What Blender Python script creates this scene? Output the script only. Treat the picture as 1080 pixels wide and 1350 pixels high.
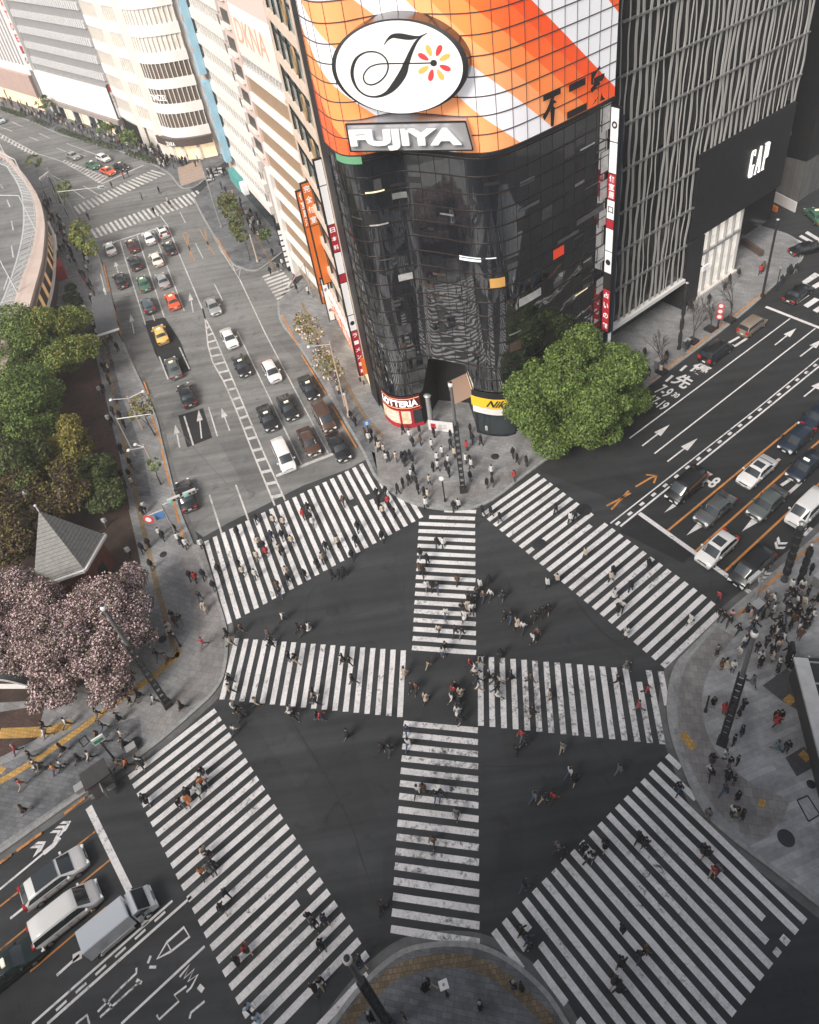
import bpy, bmesh, math, random
import numpy as np
from mathutils import Vector, Matrix
random.seed(7); rng=np.random.default_rng(7)
for o in list(bpy.data.objects): bpy.data.objects.remove(o, do_unlink=True)
scene=bpy.context.scene
COL=scene.collection
# ---------------------------------------------------------------- camera
FPX,CXP,CYP,HC=983.52,528.22,490.94,58.684
PITCH,ROLL=math.radians(38.602),math.radians(-9.7518)
cp,sp=math.cos(PITCH),math.sin(PITCH)
FW=np.array([0,cp,-sp]); UP0=np.array([0,sp,cp]); RX=np.array([1.,0,0])
cr,sr=math.cos(ROLL),math.sin(ROLL)
CR=cr*RX+sr*UP0; CU=-sr*RX+cr*UP0
cam=bpy.data.cameras.new('camera'); camo=bpy.data.objects.new('camera',cam); COL.objects.link(camo)
cam.sensor_fit='VERTICAL'; cam.sensor_height=36.0; cam.lens=FPX/1350*36
cam.shift_x=(540-CXP)/1350; cam.shift_y=(CYP-675)/1350
cam.clip_start=0.5; cam.clip_end=3000
camo.matrix_world=Matrix(((CR[0],CU[0],-FW[0],0),(CR[1],CU[1],-FW[1],0),(CR[2],CU[2],-FW[2],HC),(0,0,0,1)))
scene.camera=camo
# ---------------------------------------------------------------- sky, sun, exposure
SUN_EL,SUN_AZ=math.radians(42),math.radians(-140)   # azimuth measured from +Y towards +X
world=bpy.data.worlds.new('World'); scene.world=world; world.use_nodes=True
nt=world.node_tree; nt.nodes.clear()
sky=nt.nodes.new('ShaderNodeTexSky'); sky.sky_type='NISHITA'; sky.sun_disc=False
sky.sun_elevation=SUN_EL; sky.sun_rotation=SUN_AZ; sky.air_density=1.2; sky.dust_density=4.0; sky.ozone_density=1.0
bg=nt.nodes.new('ShaderNodeBackground'); bg.inputs['Strength'].default_value=0.10
hs=nt.nodes.new('ShaderNodeHueSaturation'); hs.inputs['Saturation'].default_value=0.35
wo=nt.nodes.new('ShaderNodeOutputWorld')
nt.links.new(sky.outputs[0],hs.inputs['Color']); nt.links.new(hs.outputs[0],bg.inputs['Color']); nt.links.new(bg.outputs[0],wo.inputs['Surface'])
sl=bpy.data.lights.new('sun','SUN'); sl.energy=2.8; sl.angle=math.radians(24); sl.color=(1.0,0.93,0.84)
so=bpy.data.objects.new('sun',sl); COL.objects.link(so)
sd=Vector((math.sin(SUN_AZ)*math.cos(SUN_EL),math.cos(SUN_AZ)*math.cos(SUN_EL),math.sin(SUN_EL)))
so.rotation_euler=sd.to_track_quat('Z','Y').to_euler(); so.location=sd*200
scene.view_settings.view_transform='Standard'; scene.view_settings.look='None'
scene.view_settings.exposure=0.55; scene.view_settings.gamma=1.0
scene.render.engine='CYCLES'
HAZE=.0006
scene.cycles.max_bounces=6; scene.cycles.diffuse_bounces=3; scene.cycles.glossy_bounces=3; scene.cycles.transmission_bounces=4
# ---------------------------------------------------------------- geometry helpers
def ray(px,py): return (px-CXP)/FPX*CR-(py-CYP)/FPX*CU+FW
def G(px,py,z=0.0):
    d=ray(px,py); t=(z-HC)/d[2]; return (float(d[0]*t),float(d[1]*t))
def G3(px,py,z=0.0):
    x,y=G(px,py,z); return (x,y,z)
def PP(px,py,o,n):
    """point of the plane (origin o, normal n) seen at a pixel of the photograph"""
    d=ray(px,py); c=np.array([0,0,HC]); o=np.array(o,float); n=np.array(n,float)
    t=((o-c)@n)/(d@n); return c+d*t
def to_pix(p):
    v=np.array(p,float)-np.array([0,0,HC]); w=v@FW
    return (CXP+FPX*(v@CR)/w, CYP-FPX*(v@CU)/w)
def catmull(P,n=8,closed=False):
    P=[np.array(p,float) for p in P]
    Q=[P[-1]]+P+[P[0],P[1]] if closed else [2*P[0]-P[1]]+P+[2*P[-1]-P[-2]]
    out=[]
    for i in range(1,len(Q)-2):
        for k in range(n):
            t=k/n; a,b,c,d=Q[i-1],Q[i],Q[i+1],Q[i+2]
            out.append(.5*((2*b)+(c-a)*t+(2*a-5*b+4*c-d)*t*t+(3*b-a-3*c+d)*t**3))
    if not closed: out.append(P[-1])
    return out
def offset_line(P,d):
    P=[np.array(p[:2],float) for p in P]; out=[]
    for i,p in enumerate(P):
        a=P[max(i-1,0)]; b=P[min(i+1,len(P)-1)]; t=(b-a)/max(np.linalg.norm(b-a),1e-9)
        out.append(p+d*np.array([-t[1],t[0]]))
    return out
def tri_poly(P):
    """ear clipping of a simple polygon -> triangles (indices)"""
    from mathutils.geometry import tessellate_polygon
    return [tuple(t) for t in tessellate_polygon([[Vector((p[0],p[1],0)) for p in P]])]
class MB:
    def __init__(s): s.v=[]; s.f=[]; s.m=[]; s.sm=[]; s.uv={}
    def add(s,vs,fs,m=0,smooth=False):
        b=len(s.v); s.v+= [tuple(float(c) for c in v) for v in vs]
        for f in fs: s.f.append(tuple(b+i for i in f)); s.m.append(m); s.sm.append(smooth)
        return b
    def quad(s,a,b,c,d,m=0): s.add([a,b,c,d],[(0,1,2,3)],m)
    def box(s,c,size,ax=None,m=0):
        """box: centre c, size (x,y,z), ax = rotation about z (rad) or 3 axis vectors"""
        if ax is None: A=np.eye(3)
        elif np.isscalar(ax): A=np.array([[math.cos(ax),math.sin(ax),0],[-math.sin(ax),math.cos(ax),0],[0,0,1.]])
        else: A=np.array(ax,float)
        c=np.array(c,float); h=np.array(size,float)/2
        vs=[c+A[0]*h[0]*i+A[1]*h[1]*j+A[2]*h[2]*k for k in (-1,1) for j in (-1,1) for i in (-1,1)]
        s.add(vs,[(0,2,3,1),(4,5,7,6),(0,1,5,4),(2,6,7,3),(0,4,6,2),(1,3,7,5)],m)
    def bar(s,a,b,w,h,m=0,up=(0,0,1)):
        """box beam from a to b, width w, height h"""
        a=np.array(a,float); b=np.array(b,float); d=b-a; L=np.linalg.norm(d)
        if L<1e-6: return
        x=d/L; u=np.array(up,float)
        if abs(x@u)>.98: u=np.array([1.,0,0])
        y=np.cross(u,x); y/=np.linalg.norm(y); z=np.cross(x,y)
        s.box((a+b)/2,(L,w,h),(x,y,z),m)
    def prism(s,P,z0,z1,m=0,mside=None,bottom=False):
        P=[tuple(p[:2]) for p in P]; n=len(P)
        A=sum(P[i][0]*P[(i+1)%n][1]-P[(i+1)%n][0]*P[i][1] for i in range(n))
        if A<0: P=P[::-1]
        vs=[(x,y,z0) for x,y in P]+[(x,y,z1) for x,y in P]
        T=tri_poly(P); top=[]
        for t in T:
            a,b,c=[np.array(P[i]) for i in t]
            if (b-a)[0]*(c-a)[1]-(b-a)[1]*(c-a)[0]<0: t=(t[0],t[2],t[1])
            top.append(t)
        s.add(vs,[tuple(i+n for i in t) for t in top],m)
        s.add(vs,[(i,(i+1)%n,(i+1)%n+n,i+n) for i in range(n)],m if mside is None else mside)
        if bottom: s.add(vs,[t[::-1] for t in top],m)
    def sheet(s,P,z,m=0):
        P=[tuple(p[:2]) for p in P]
        T=tri_poly(P); fs=[]
        for t in T:
            a,b,c=[np.array(P[i]) for i in t]
            fs.append(t if (b-a)[0]*(c-a)[1]-(b-a)[1]*(c-a)[0]>0 else (t[0],t[2],t[1]))
        s.add([(x,y,z) for x,y in P],fs,m)
    def ribbon(s,P,w,z,m=0,h=0.0,off=0.0):
        """flat strip of width w along a polyline (or a raised one of height h)"""
        L=offset_line(P,off+w/2); R=offset_line(P,off-w/2); n=len(L)
        z_=z if hasattr(z,'__len__') else [z]*n
        vs=[(p[0],p[1],z_[i]) for i,p in enumerate(L)]+[(p[0],p[1],z_[i]) for i,p in enumerate(R)]
        s.add(vs,[(n+i,n+i+1,i+1,i) for i in range(n-1)],m)
        if h:
            lo=[(x,y,zz-h) for x,y,zz in vs]
            s.add(vs+lo,[(i,i+1,i+1+2*n,i+2*n) for i in range(n-1)]+[(n+i+1,n+i,n+i+2*n,n+i+1+2*n) for i in range(n-1)]+[(0,2*n,3*n,n),(n-1,2*n-1,4*n-1,3*n-1)],m)
    def wall(s,P,z0,z1,m=0,flip=False):
        """vertical wall along a polyline"""
        n=len(P); vs=[(p[0],p[1],z0) for p in P]+[(p[0],p[1],z1) for p in P]
        s.add(vs,[((i,i+1,i+1+n,i+n) if not flip else (i+1,i,i+n,i+1+n)) for i in range(n-1)],m)
    def tube(s,a,b,r0,r1=None,n=8,m=0,caps=True,smooth=True):
        r1=r0 if r1 is None else r1
        a=np.array(a,float); b=np.array(b,float); d=b-a; L=np.linalg.norm(d); x=d/L
        u=np.array([0,0,1.]) if abs(x[2])<.9 else np.array([1.,0,0])
        y=np.cross(u,x); y/=np.linalg.norm(y); z=np.cross(x,y)
        vs=[]
        for c,r in ((a,r0),(b,r1)):
            for k in range(n):
                t=2*math.pi*k/n; vs.append(c+r*(math.cos(t)*y+math.sin(t)*z))
        s.add(vs,[(k,(k+1)%n,(k+1)%n+n,k+n) for k in range(n)],m,smooth)
        if caps: s.add(vs,[tuple(range(n))[::-1],tuple(range(n,2*n))],m)
    def lathe(s,prof,c=(0,0,0),n=16,m=0,smooth=True):
        vs=[]
        for r,z in prof:
            for k in range(n):
                t=2*math.pi*k/n; vs.append((c[0]+r*math.cos(t),c[1]+r*math.sin(t),c[2]+z))
        fs=[(i*n+k,i*n+(k+1)%n,(i+1)*n+(k+1)%n,(i+1)*n+k) for i in range(len(prof)-1) for k in range(n)]
        s.add(vs,fs,m,smooth)
    def build(s,name,mats,parent=None,local=False,kind=None,label=None,subsurf=0):
        me=bpy.data.meshes.new(name)
        V=np.array(s.v,float).reshape(-1,3)
        if parent is not None and not local:
            V=V-np.array(parent.matrix_world.translation if parent.parent is None else parent['_w'])
        me.from_pydata(V.tolist(),[],s.f)
        if not isinstance(mats,(list,tuple)): mats=[mats]
        for m in mats: me.materials.append(m)
        if len(s.f):
            me.polygons.foreach_set('material_index',s.m); me.polygons.foreach_set('use_smooth',s.sm)
        me.update()
        o=bpy.data.objects.new(name,me); COL.objects.link(o)
        if parent is not None: o.parent=parent
        if kind: o['kind']=kind
        if label: o['label']=label
        if subsurf:
            md=o.modifiers.new('s','SUBSURF'); md.levels=md.render_levels=subsurf
        return o
def empty(name,loc,rz=0.0):
    o=bpy.data.objects.new(name,None); COL.objects.link(o)
    o.location=loc; o.rotation_euler=(0,0,rz); o.empty_display_size=.3
    o.matrix_world=Matrix.Translation(loc)@Matrix.Rotation(rz,4,'Z')
    return o
def tag(o,label,cat,group=None,kind=None):
    o['label']=label; o['category']=cat
    if group: o['group']=group
    if kind: o['kind']=kind
    return o
def thing(name,label,cat,loc=(0,0,0),rz=0.0,group=None): return tag(empty(name,loc,rz),label,cat,group)
def sub(mb,name,mats,part,root):
    """a sub-part: child of a part whose own origin sits at the root's origin"""
    o=mb.build(name,mats,root); o.parent=part; return o
def kids(o): return [c for c in bpy.data.objects if c.parent is o]
CH={}
def remember(o):
    CH[o.name]=[c for c in o.children]
    for c in CH[o.name]: remember(c)
def copy_tree(o,parent=None):
    c=o.copy(); COL.objects.link(c)
    if parent is not None: c.parent=parent
    CH2=[copy_tree(k,c) for k in CH.get(o.name,[])]
    c_children[c.name]=CH2
    return c
c_children={}
# ---------------------------------------------------------------- materials
def M(name,col,rough=.6,metal=0.0,spec=.5,var=0.0,scale=3.0,emit=0.0,detail=4.0,col2=None,bump=0.0,coords='Object',coat=0.0):
    m=bpy.data.materials.new(name); m.use_nodes=True; nt=m.node_tree; b=nt.nodes['Principled BSDF']
    c=tuple(col)+(1,) if len(col)==3 else col
    b.inputs['Base Color'].default_value=c; b.inputs['Roughness'].default_value=rough; b.inputs['Metallic'].default_value=metal
    b.inputs['Specular IOR Level'].default_value=spec; b.inputs['Coat Weight'].default_value=coat
    if var>0 or bump>0:
        tc=nt.nodes.new('ShaderNodeTexCoord'); n=nt.nodes.new('ShaderNodeTexNoise'); n.inputs['Scale'].default_value=scale; n.inputs['Detail'].default_value=detail; n.inputs['Roughness'].default_value=.65
        nt.links.new(tc.outputs[coords],n.inputs['Vector'])
        if var>0:
            r=nt.nodes.new('ShaderNodeValToRGB'); r.color_ramp.elements[0].position=.3; r.color_ramp.elements[1].position=.7
            a=col2 if col2 else tuple(max(0,x*(1-var)) for x in c[:3]); bb=c[:3] if col2 else tuple(min(1,x*(1+var)) for x in c[:3])
            r.color_ramp.elements[0].color=tuple(a)+(1,); r.color_ramp.elements[1].color=tuple(bb)+(1,)
            nt.links.new(n.outputs['Fac'],r.inputs['Fac']); nt.links.new(r.outputs['Color'],b.inputs['Base Color'])
        if bump>0:
            bp=nt.nodes.new('ShaderNodeBump'); bp.inputs['Strength'].default_value=bump; bp.inputs['Distance'].default_value=.02
            nt.links.new(n.outputs['Fac'],bp.inputs['Height']); nt.links.new(bp.outputs['Normal'],b.inputs['Normal'])
    if emit>0:
        b.inputs['Emission Color'].default_value=c; b.inputs['Emission Strength'].default_value=emit
    return m
class NT:
    """small node-graph helper"""
    def __init__(s,m): s.t=m.node_tree; s.b=s.t.nodes['Principled BSDF']
    def n(s,typ,**kw):
        x=s.t.nodes.new(typ)
        for k,v in kw.items():
            if k in x.inputs: x.inputs[k].default_value=v
            else: setattr(x,k,v)
        return x
    def l(s,a,b): s.t.links.new(a,b)
    def math(s,op,a,b=None,c=None):
        x=s.t.nodes.new('ShaderNodeMath'); x.operation=op
        for i,v in enumerate((a,b,c)):
            if v is None: continue
            if isinstance(v,(int,float)): x.inputs[i].default_value=v
            else: s.l(v,x.inputs[i])
        return x.outputs[0]
    def mix(s,f,a,b):
        x=s.t.nodes.new('ShaderNodeMix'); x.data_type='RGBA'
        for k,v in ((0,f),(6,a),(7,b)):
            if isinstance(v,(int,float)): x.inputs[k].default_value=v
            elif isinstance(v,tuple): x.inputs[k].default_value=v+(1,) if len(v)==3 else v
            else: s.l(v,x.inputs[k])
        return x.outputs[2]
    def noise(s,scale,detail=5,rough=.6,vec=None,dist=0.0):
        x=s.n('ShaderNodeTexNoise',Scale=scale,Detail=detail,Roughness=rough,Distortion=dist)
        if vec is not None: s.l(vec,x.inputs['Vector'])
        return x.outputs['Fac']
    def coord(s,which='Object'): return s.n('ShaderNodeTexCoord').outputs[which]
    def ramp(s,f,stops,interp='LINEAR'):
        x=s.t.nodes.new('ShaderNodeValToRGB'); cr_=x.color_ramp; cr_.interpolation=interp
        while len(cr_.elements)<len(stops): cr_.elements.new(.5)
        for e,(p,c) in zip(cr_.elements,stops):
            e.position=p; e.color=tuple(c)+(1,) if not isinstance(c,(int,float)) else (c,c,c,1)
        s.l(f,x.inputs['Fac']); return x.outputs['Color']
def newmat(name,rough=.6,spec=.5,metal=0.0):
    m=M(name,(.5,.5,.5),rough,metal,spec); return m,NT(m)
# ---------------------------------------------------------------- lettering
_txt={}
def glyphs(txt,bold=0.0):
    """flat outline mesh of a text, normalised to a box 1 x 1 (plus its aspect)"""
    k=(txt,bold)
    if k in _txt: return _txt[k]
    c=bpy.data.curves.new('t','FONT'); c.body=txt; c.size=1; c.offset=bold; c.resolution_u=3
    o=bpy.data.objects.new('t',c); COL.objects.link(o); bpy.context.view_layer.update()
    me=bpy.data.meshes.new_from_object(o.evaluated_get(bpy.context.evaluated_depsgraph_get()))
    V=np.array([v.co[:2] for v in me.vertices]); F=[tuple(p.vertices) for p in me.polygons]
    bpy.data.objects.remove(o,do_unlink=True); bpy.data.curves.remove(c); bpy.data.meshes.remove(me)
    if len(V)==0: V=np.zeros((0,2)); _txt[k]=(V,F,1); return _txt[k]
    lo=V.min(0); hi=V.max(0); asp=(hi[0]-lo[0])/max(hi[1]-lo[1],1e-6); V=(V-lo)/(hi-lo+1e-9)
    _txt[k]=(V,F,asp); return _txt[k]
def text(mb,txt,o,ux,uy,w,h,m=0,bold=0.0,depth=0.0):
    """lettering filling the box with corner o and axes ux*w, uy*h"""
    V,F,_=glyphs(txt,bold); o=np.array(o,float); ux=np.array(ux,float); uy=np.array(uy,float)
    if len(V)==0: return
    n=np.cross(ux,uy)
    P=[o+ux*w*a+uy*h*b for a,b in V]
    if not depth: mb.add(P,F,m); return
    mb.add([p+n*depth for p in P],F,m)
    from collections import Counter
    ec=Counter()
    for f in F:
        for i in range(len(f)): ec[(f[i],f[(i+1)%len(f)])]+=1
    ed=[e for e in ec if (e[1],e[0]) not in ec]
    nP=len(P); mb.add(P+[p+n*depth for p in P],[(a,b,b+nP,a+nP) for a,b in ed],m)
# ---------------------------------------------------------------- ground, roads, pavements, paint
def asphalt(name,col,worn=0.0,scale=.12):
    m,n=newmat(name,.82,.35); c=n.coord()
    big=n.noise(scale,4,.6,c); fine=n.noise(22,3,.7,c); mid=n.noise(1.3,5,.65,c)
    f=n.math('ADD',n.math('MULTIPLY',big,.55),n.math('ADD',n.math('MULTIPLY',mid,.25),n.math('MULTIPLY',fine,.2)))
    lo=tuple(x*(.72-.1*worn) for x in col); hi=tuple(x*(1.28+.2*worn) for x in col)
    base=n.ramp(f,[(.3,lo),(.7,hi)])
    st=n.ramp(n.noise(.55,6,.75,c,.8),[(.56,(1,)*3),(.68,(.62,)*3)]); mp=n.n('ShaderNodeMapping'); mp.inputs['Rotation'].default_value=(0,0,.9); mp.inputs['Scale'].default_value=(.05,1.1,1); n.l(c,mp.inputs['Vector'])
    tr=n.ramp(n.noise(.8,3,.6,mp.outputs[0]),[(.34,(.76,)*3),(.66,(1.22,)*3)])
    for k in (st,tr):
        x=n.t.nodes.new('ShaderNodeMix'); x.data_type='RGBA'; x.blend_type='MULTIPLY'; x.inputs[0].default_value=1; n.l(base,x.inputs[6]); n.l(k,x.inputs[7]); base=x.outputs[2]
    n.l(base,n.b.inputs['Base Color'])
    bp=n.n('ShaderNodeBump',Strength=.35,Distance=.01); n.l(fine,bp.inputs['Height']); n.l(bp.outputs[0],n.b.inputs['Normal'])
    return m
def paint(name,col,under,wear=.42,scale=1.6,soft=.05):
    """road paint worn through to the asphalt"""
    m,n=newmat(name,.6,.4); c=n.coord()
    a=n.noise(scale,8,.75,c,.4); b=n.noise(.22,3,.5,c); d=n.noise(9,4,.7,c)
    w=n.math('ADD',n.math('MULTIPLY',a,.62),n.math('ADD',n.math('MULTIPLY',b,.28),n.math('MULTIPLY',d,.10)))
    f=n.ramp(w,[(wear-soft,0),(wear+soft,1)])
    dirt=n.ramp(n.math('ADD',n.math('MULTIPLY',n.noise(5,4,.6,c),.4),n.math('MULTIPLY',n.noise(.35,5,.7,c,.6),.6)),[(.32,tuple(x*.62 for x in col)),(.56,col)])
    n.l(n.mix(f,under,dirt),n.b.inputs['Base Color']); return m
def paving(name,col,tw,th,rot,mort=.012,var=.25,big=.5):
    m,n=newmat(name,.8,.35); c=n.coord()
    mp=n.n('ShaderNodeMapping'); mp.inputs['Rotation'].default_value=(0,0,rot); n.l(c,mp.inputs['Vector'])
    b=n.n('ShaderNodeTexBrick'); b.inputs['Scale'].default_value=1; b.inputs['Brick Width'].default_value=tw; b.inputs['Row Height'].default_value=th
    b.inputs['Mortar Size'].default_value=mort; b.inputs['Color1'].default_value=tuple(x*(1-var) for x in col)+(1,); b.inputs['Color2'].default_value=tuple(x*(1+var) for x in col)+(1,); b.inputs['Mortar'].default_value=tuple(x*.55 for x in col)+(1,)
    n.l(mp.outputs[0],b.inputs['Vector'])
    k=n.ramp(n.noise(.25,5,.65,c,.5),[(.32,(1-big,)*3),(.68,(1+.5*big,)*3)])
    x=n.t.nodes.new('ShaderNodeMix'); x.data_type='RGBA'; x.blend_type='MULTIPLY'; x.inputs[0].default_value=1
    n.l(b.outputs['Color'],x.inputs[6]); n.l(k,x.inputs[7]); 
    k2=n.ramp(n.noise(3.5,5,.7,c),[(.3,(.85,)*3),(.7,(1.12,)*3)])
    y=n.t.nodes.new('ShaderNodeMix'); y.data_type='RGBA'; y.blend_type='MULTIPLY'; y.inputs[0].default_value=1
    n.l(x.outputs[2],y.inputs[6]); n.l(k2,y.inputs[7]); n.l(y.outputs[2],n.b.inputs['Base Color']); return m
A_DARK=(.040,.042,.045); A_MID=(.165,.165,.162)
m_ground=M('city_ground',(.09,.09,.09),.9,var=.3,scale=.05)
m_asph=asphalt('asphalt',A_DARK); m_asph_old=asphalt('old_asphalt',A_MID,.5); m_asph_new=asphalt('fresh_asphalt',(.022,.022,.024))
m_asph_h=asphalt('avenue_asphalt',(.030,.031,.033))
W_=(.74,.72,.72); O_=(.55,.24,.07)
m_white=paint('white_paint',W_,A_DARK,.40,2.4); m_white_worn=paint('worn_white_paint',W_,A_DARK,.44,2.2,.05)
m_white_old=paint('faded_white_paint',(.62,.60,.58),A_MID,.43,1.5,.1); m_orange=paint('orange_paint',O_,A_DARK,.42)
m_orange_old=paint('faded_orange_paint',(.42,.24,.13),A_MID,.46,1.5,.1)
m_pave=paving('grey_paving',(.25,.25,.255),.9,.45,math.radians(30),var=.13,big=.35); m_pave2=paving('pinkish_paving',(.25,.238,.235),.6,.6,math.radians(17),var=.12,big=.35)
m_pave_w=paving('striped_paving',(.33,.335,.345),3.2,.42,math.radians(-12),.006,.16)
m_pave_d=paving('dark_paving',(.15,.155,.165),.6,.3,math.radians(17),.012,.2)
m_kerb=M('kerb_stone',(.27,.27,.265),.85,var=.25,scale=2.5)
m_gutter=M('gutter_concrete',(.12,.12,.12),.9,var=.3,scale=1.0)
m_tact=paving('tactile_tiles',(.50,.30,.09),.3,.3,math.radians(17),.02,.15,.35); m_tact_d=paving('worn_tactile_tiles',(.26,.19,.12),.3,.3,math.radians(17),.02,.15,.4)
m_soil=M('park_soil',(.055,.036,.028),.95,var=.45,scale=.6,bump=.4); m_brick=paving('red_brick_paving',(.085,.05,.042),.22,.11,math.radians(17),.01,.3)
m_iron=M('cast_iron',(.035,.035,.04),.6,.3,var=.3,scale=8)
mb=MB(); mb.quad((-700,-300,-.03),(700,-300,-.03),(700,1400,-.03),(-700,1400,-.03)); mb.build('ground',m_ground,kind='structure')
# carriageways
def ring(P): return [G(*p) for p in P]
mb=MB(); mb.sheet([(-75,-25),(60,-25),(95,75),(60,115),(-10,140),(-30,260),(-140,330),(-140,230),(-75,120),(-60,60),(-60,20)],0.0); mb.build('road',m_asph,kind='structure')
NWa=[G(268,708),G(300,690),G(345,668),G(400,640),G(460,618),G(482,606)]
mb=MB(); mb.sheet(NWa+[G(440,520),G(368,395),G(396,352),G(330,340),G(258,255),G(200,205),G(120,180),G(0,138)]+[(-125,235)]+[G(0,250),G(60,262),G(100,290),G(135,345),G(160,450),G(213,583),G(245,690)],0.004); mb.build('avenue',m_asph_old,kind='structure')
e_h=np.array([math.cos(math.radians(31.8)),math.sin(math.radians(31.8))]); r_h=np.array([e_h[1],-e_h[0]])
mb=MB(); a=np.array(G(843,676)); b=np.array(G(992,783)); mb.sheet([G(830,668),a,b+r_h*1,b+r_h*1+e_h*70,a-r_h*14+e_h*75,G(705,618)],0.004); mb.build('boulevard',m_asph_h,kind='structure')
mb=MB()
for P in ([(190,424),(217,418),(238,450),(252,488),(224,500),(205,466)],[(235,548),(268,538),(280,577),(247,590)],):
    mb.sheet(ring(P),0.008)
mb.sheet(ring([(843,677),(880,703),(917,728),(900,742),(815,700)]),0.008); mb.build('road_patch',m_asph_new,kind='structure')
m_patch1=asphalt('dark_patch',(.036,.037,.039)); m_patch2=asphalt('pale_patch',(.046,.048,.05)); m_seam=M('tar_seam',(.017,.017,.018),.5)
mb=MB(); mb.sheet(ring([(420,770),(520,745),(532,790),(440,822)]),0.004); mb.sheet(ring([(660,960),(720,950),(735,1010),(672,1022)]),0.004); mb.sheet(ring([(390,1000),(470,990),(500,1080),(420,1100)]),.004); mb.sheet(ring([(660,1080),(690,1075),(690,1150),(655,1155)]),.004); mb.build('road_patch',m_patch1,kind='structure')
mb=MB(); mb.sheet(ring([(650,730),(700,715),(760,790),(700,810)]),0.0055); mb.sheet(ring([(470,1130),(505,1120),(505,1220),(478,1200)]),.0055); mb.sheet(ring([(750,860),(860,850),(868,878),(752,870)]),.0055); mb.sheet(ring([(330,945),(365,938),(420,1010),(392,1040)]),.0055); mb.build('road_patch',m_patch2,kind='structure')
mb=MB()
for P in ([(402,822),(420,770),(520,745),(534,800)],[(640,700),(700,715),(790,830),(880,880)],[(380,940),(450,1060),(500,1200)],[(640,1010),(735,1010),(800,1010),(870,985)],[(660,1080),(655,1180),(640,1240)],[(300,700),(400,655),(482,622)],[(690,1150),(640,1155)],[(660,640),(780,705),(835,690)]):
    Q=[np.array(q) for q in catmull([G(*p) for p in P],6)]; Q=[q+np.array([random.uniform(-.07,.07),random.uniform(-.07,.07)]) for q in Q]; mb.ribbon(Q,.06,.0085)
mb.build('tar_seam',m_seam,kind='structure')
mb=MB()
for P in ([(230,560),(300,640)],[(250,420),(330,470)],[(180,400),(262,380)],[(330,520),(430,470)],[(290,470),(360,440)],[(205,520),(330,465)],[(262,690),(340,630)]):
    Q=[np.array(q) for q in catmull([G(*p) for p in P],8)]; Q=[q+np.array([random.uniform(-.1,.1),random.uniform(-.1,.1)]) for q in Q]; mb.ribbon(Q,.07,.0085)
mb.build('tar_seam',M('avenue_seam',(.09,.09,.09),.7),kind='structure')
mb=MB()
for P in ([(160,452),(192,430),(212,480),(190,505)],[(290,585),(340,572),(365,640),(330,655)],[(385,430),(420,470),(395,480),(362,445)]): mb.sheet(ring(P),.008)
mb.build('road_patch',asphalt('avenue_patch',(.135,.135,.135),.5),kind='structure')
# pavements with kerbs
def smooth(P,n=5): return catmull([G(*p) for p in P],n)
Z_P=.14
K_W=[(62,222),(85,258),(105,292),(122,320),(133,347),(143,387),(160,447),(200,537),(213,583),(233,663),(256,722),(281,778),(296,822),(299,855),(294,890),(282,912),(262,932),(200,985),(110,1046),(0,1124),(-60,1165)]
K_N=[(367,398),(371,425),(397,460),(440,530),(470,580),(482,602),(495,628),(512,645),(535,660),(560,668),(590,672),(615,671),(640,664),(665,648),(690,628),(770,569),(850,511),(970,421),(1045,353),(1056,343),(1058,330),(1050,318),(1035,309),(1005,300)]
K_S=[(1120,665),(1080,705),(1031,748),(990,784),(950,818),(925,843),(906,862),(895,874),(885,898),(881.5,937),(888,975),(899,1005),(909,1030),(922,1057),(940,1082),(975,1112),(1020,1146),(1080,1193),(1130,1232)]
K_B=[(425,1372),(443,1345),(468,1312),(500,1278),(533,1255),(565,1247),(600,1245),(637,1250),(680,1273),(720,1310),(745,1347),(760,1375)]
K_M=[(256,262),(270,290),(303,343),(318,353),(330,357),(345,354),(372,333)]
K_F=[(-30,136),(10,149),(43,161),(79,177),(123,189),(168,203),(200,216),(215,224),(226,232),(240,248),(258,246),(272,235),(285,222)]
def pavement(name,K,closure,mat,n=5):
    L=smooth(K,n); mb=MB(); mb.prism(L+[np.array(c) for c in closure],-.02,Z_P,0,1); mb.build(name,[mat,m_kerb],kind='structure')
    return L
LW=pavement('west_pavement',K_W,[(-50,16),(-80,55),(-92,130),(-82,168)],m_pave)
LN=pavement('north_pavement',K_N,[(58,104),(40,116),(10,112),(-12,101)],m_pave)
LS=pavement('south_pavement',K_S,[(45,5),(60,20),(62,45)],m_pave_w)
LB=pavement('island_pavement',K_B,[(4,-6),(-14,-6)],m_pave_d)
LM=pavement('side_pavement',K_M,[(-8,118),(-12,150),(-28,150)],m_pave_d)
LF=pavement('far_pavement',K_F,[(-20,165),(-40,230),(-110,290),(-150,290),(-140,235)],m_pave_d)
mb=MB()
for L,s in ((LW,1),(LN,1),(LS,1),(LB,1),(LM,1),(LF,1)):
    P=[p for p in L]
    A=sum(P[i][0]*P[i+1][1]-P[i+1][0]*P[i][1] for i in range(len(P)-1))
    mb.ribbon(P,.30,Z_P+.006,0,.17,off=-.10 if False else 0.0)
mb.build('kerb',m_kerb,kind='structure')
# gutter band and inner paving bands on the rounded corners
def band(name,L,i0,i1,off,w,z,mat):
    mb=MB(); P=L[int(i0*len(L)):int(i1*len(L))]; mb.ribbon(P,w,z,off=off); return mb.build(name,mat,kind='structure')
band('gutter',LW,.30,1,.45,.55,.010,m_gutter); band('gutter',LN,0,1,.45,.55,.010,m_gutter); band('gutter',LS,0,1,-.45,.55,.010,m_gutter)
band('gutter',LB,0,1,.45,.55,.010,m_gutter)
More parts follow.
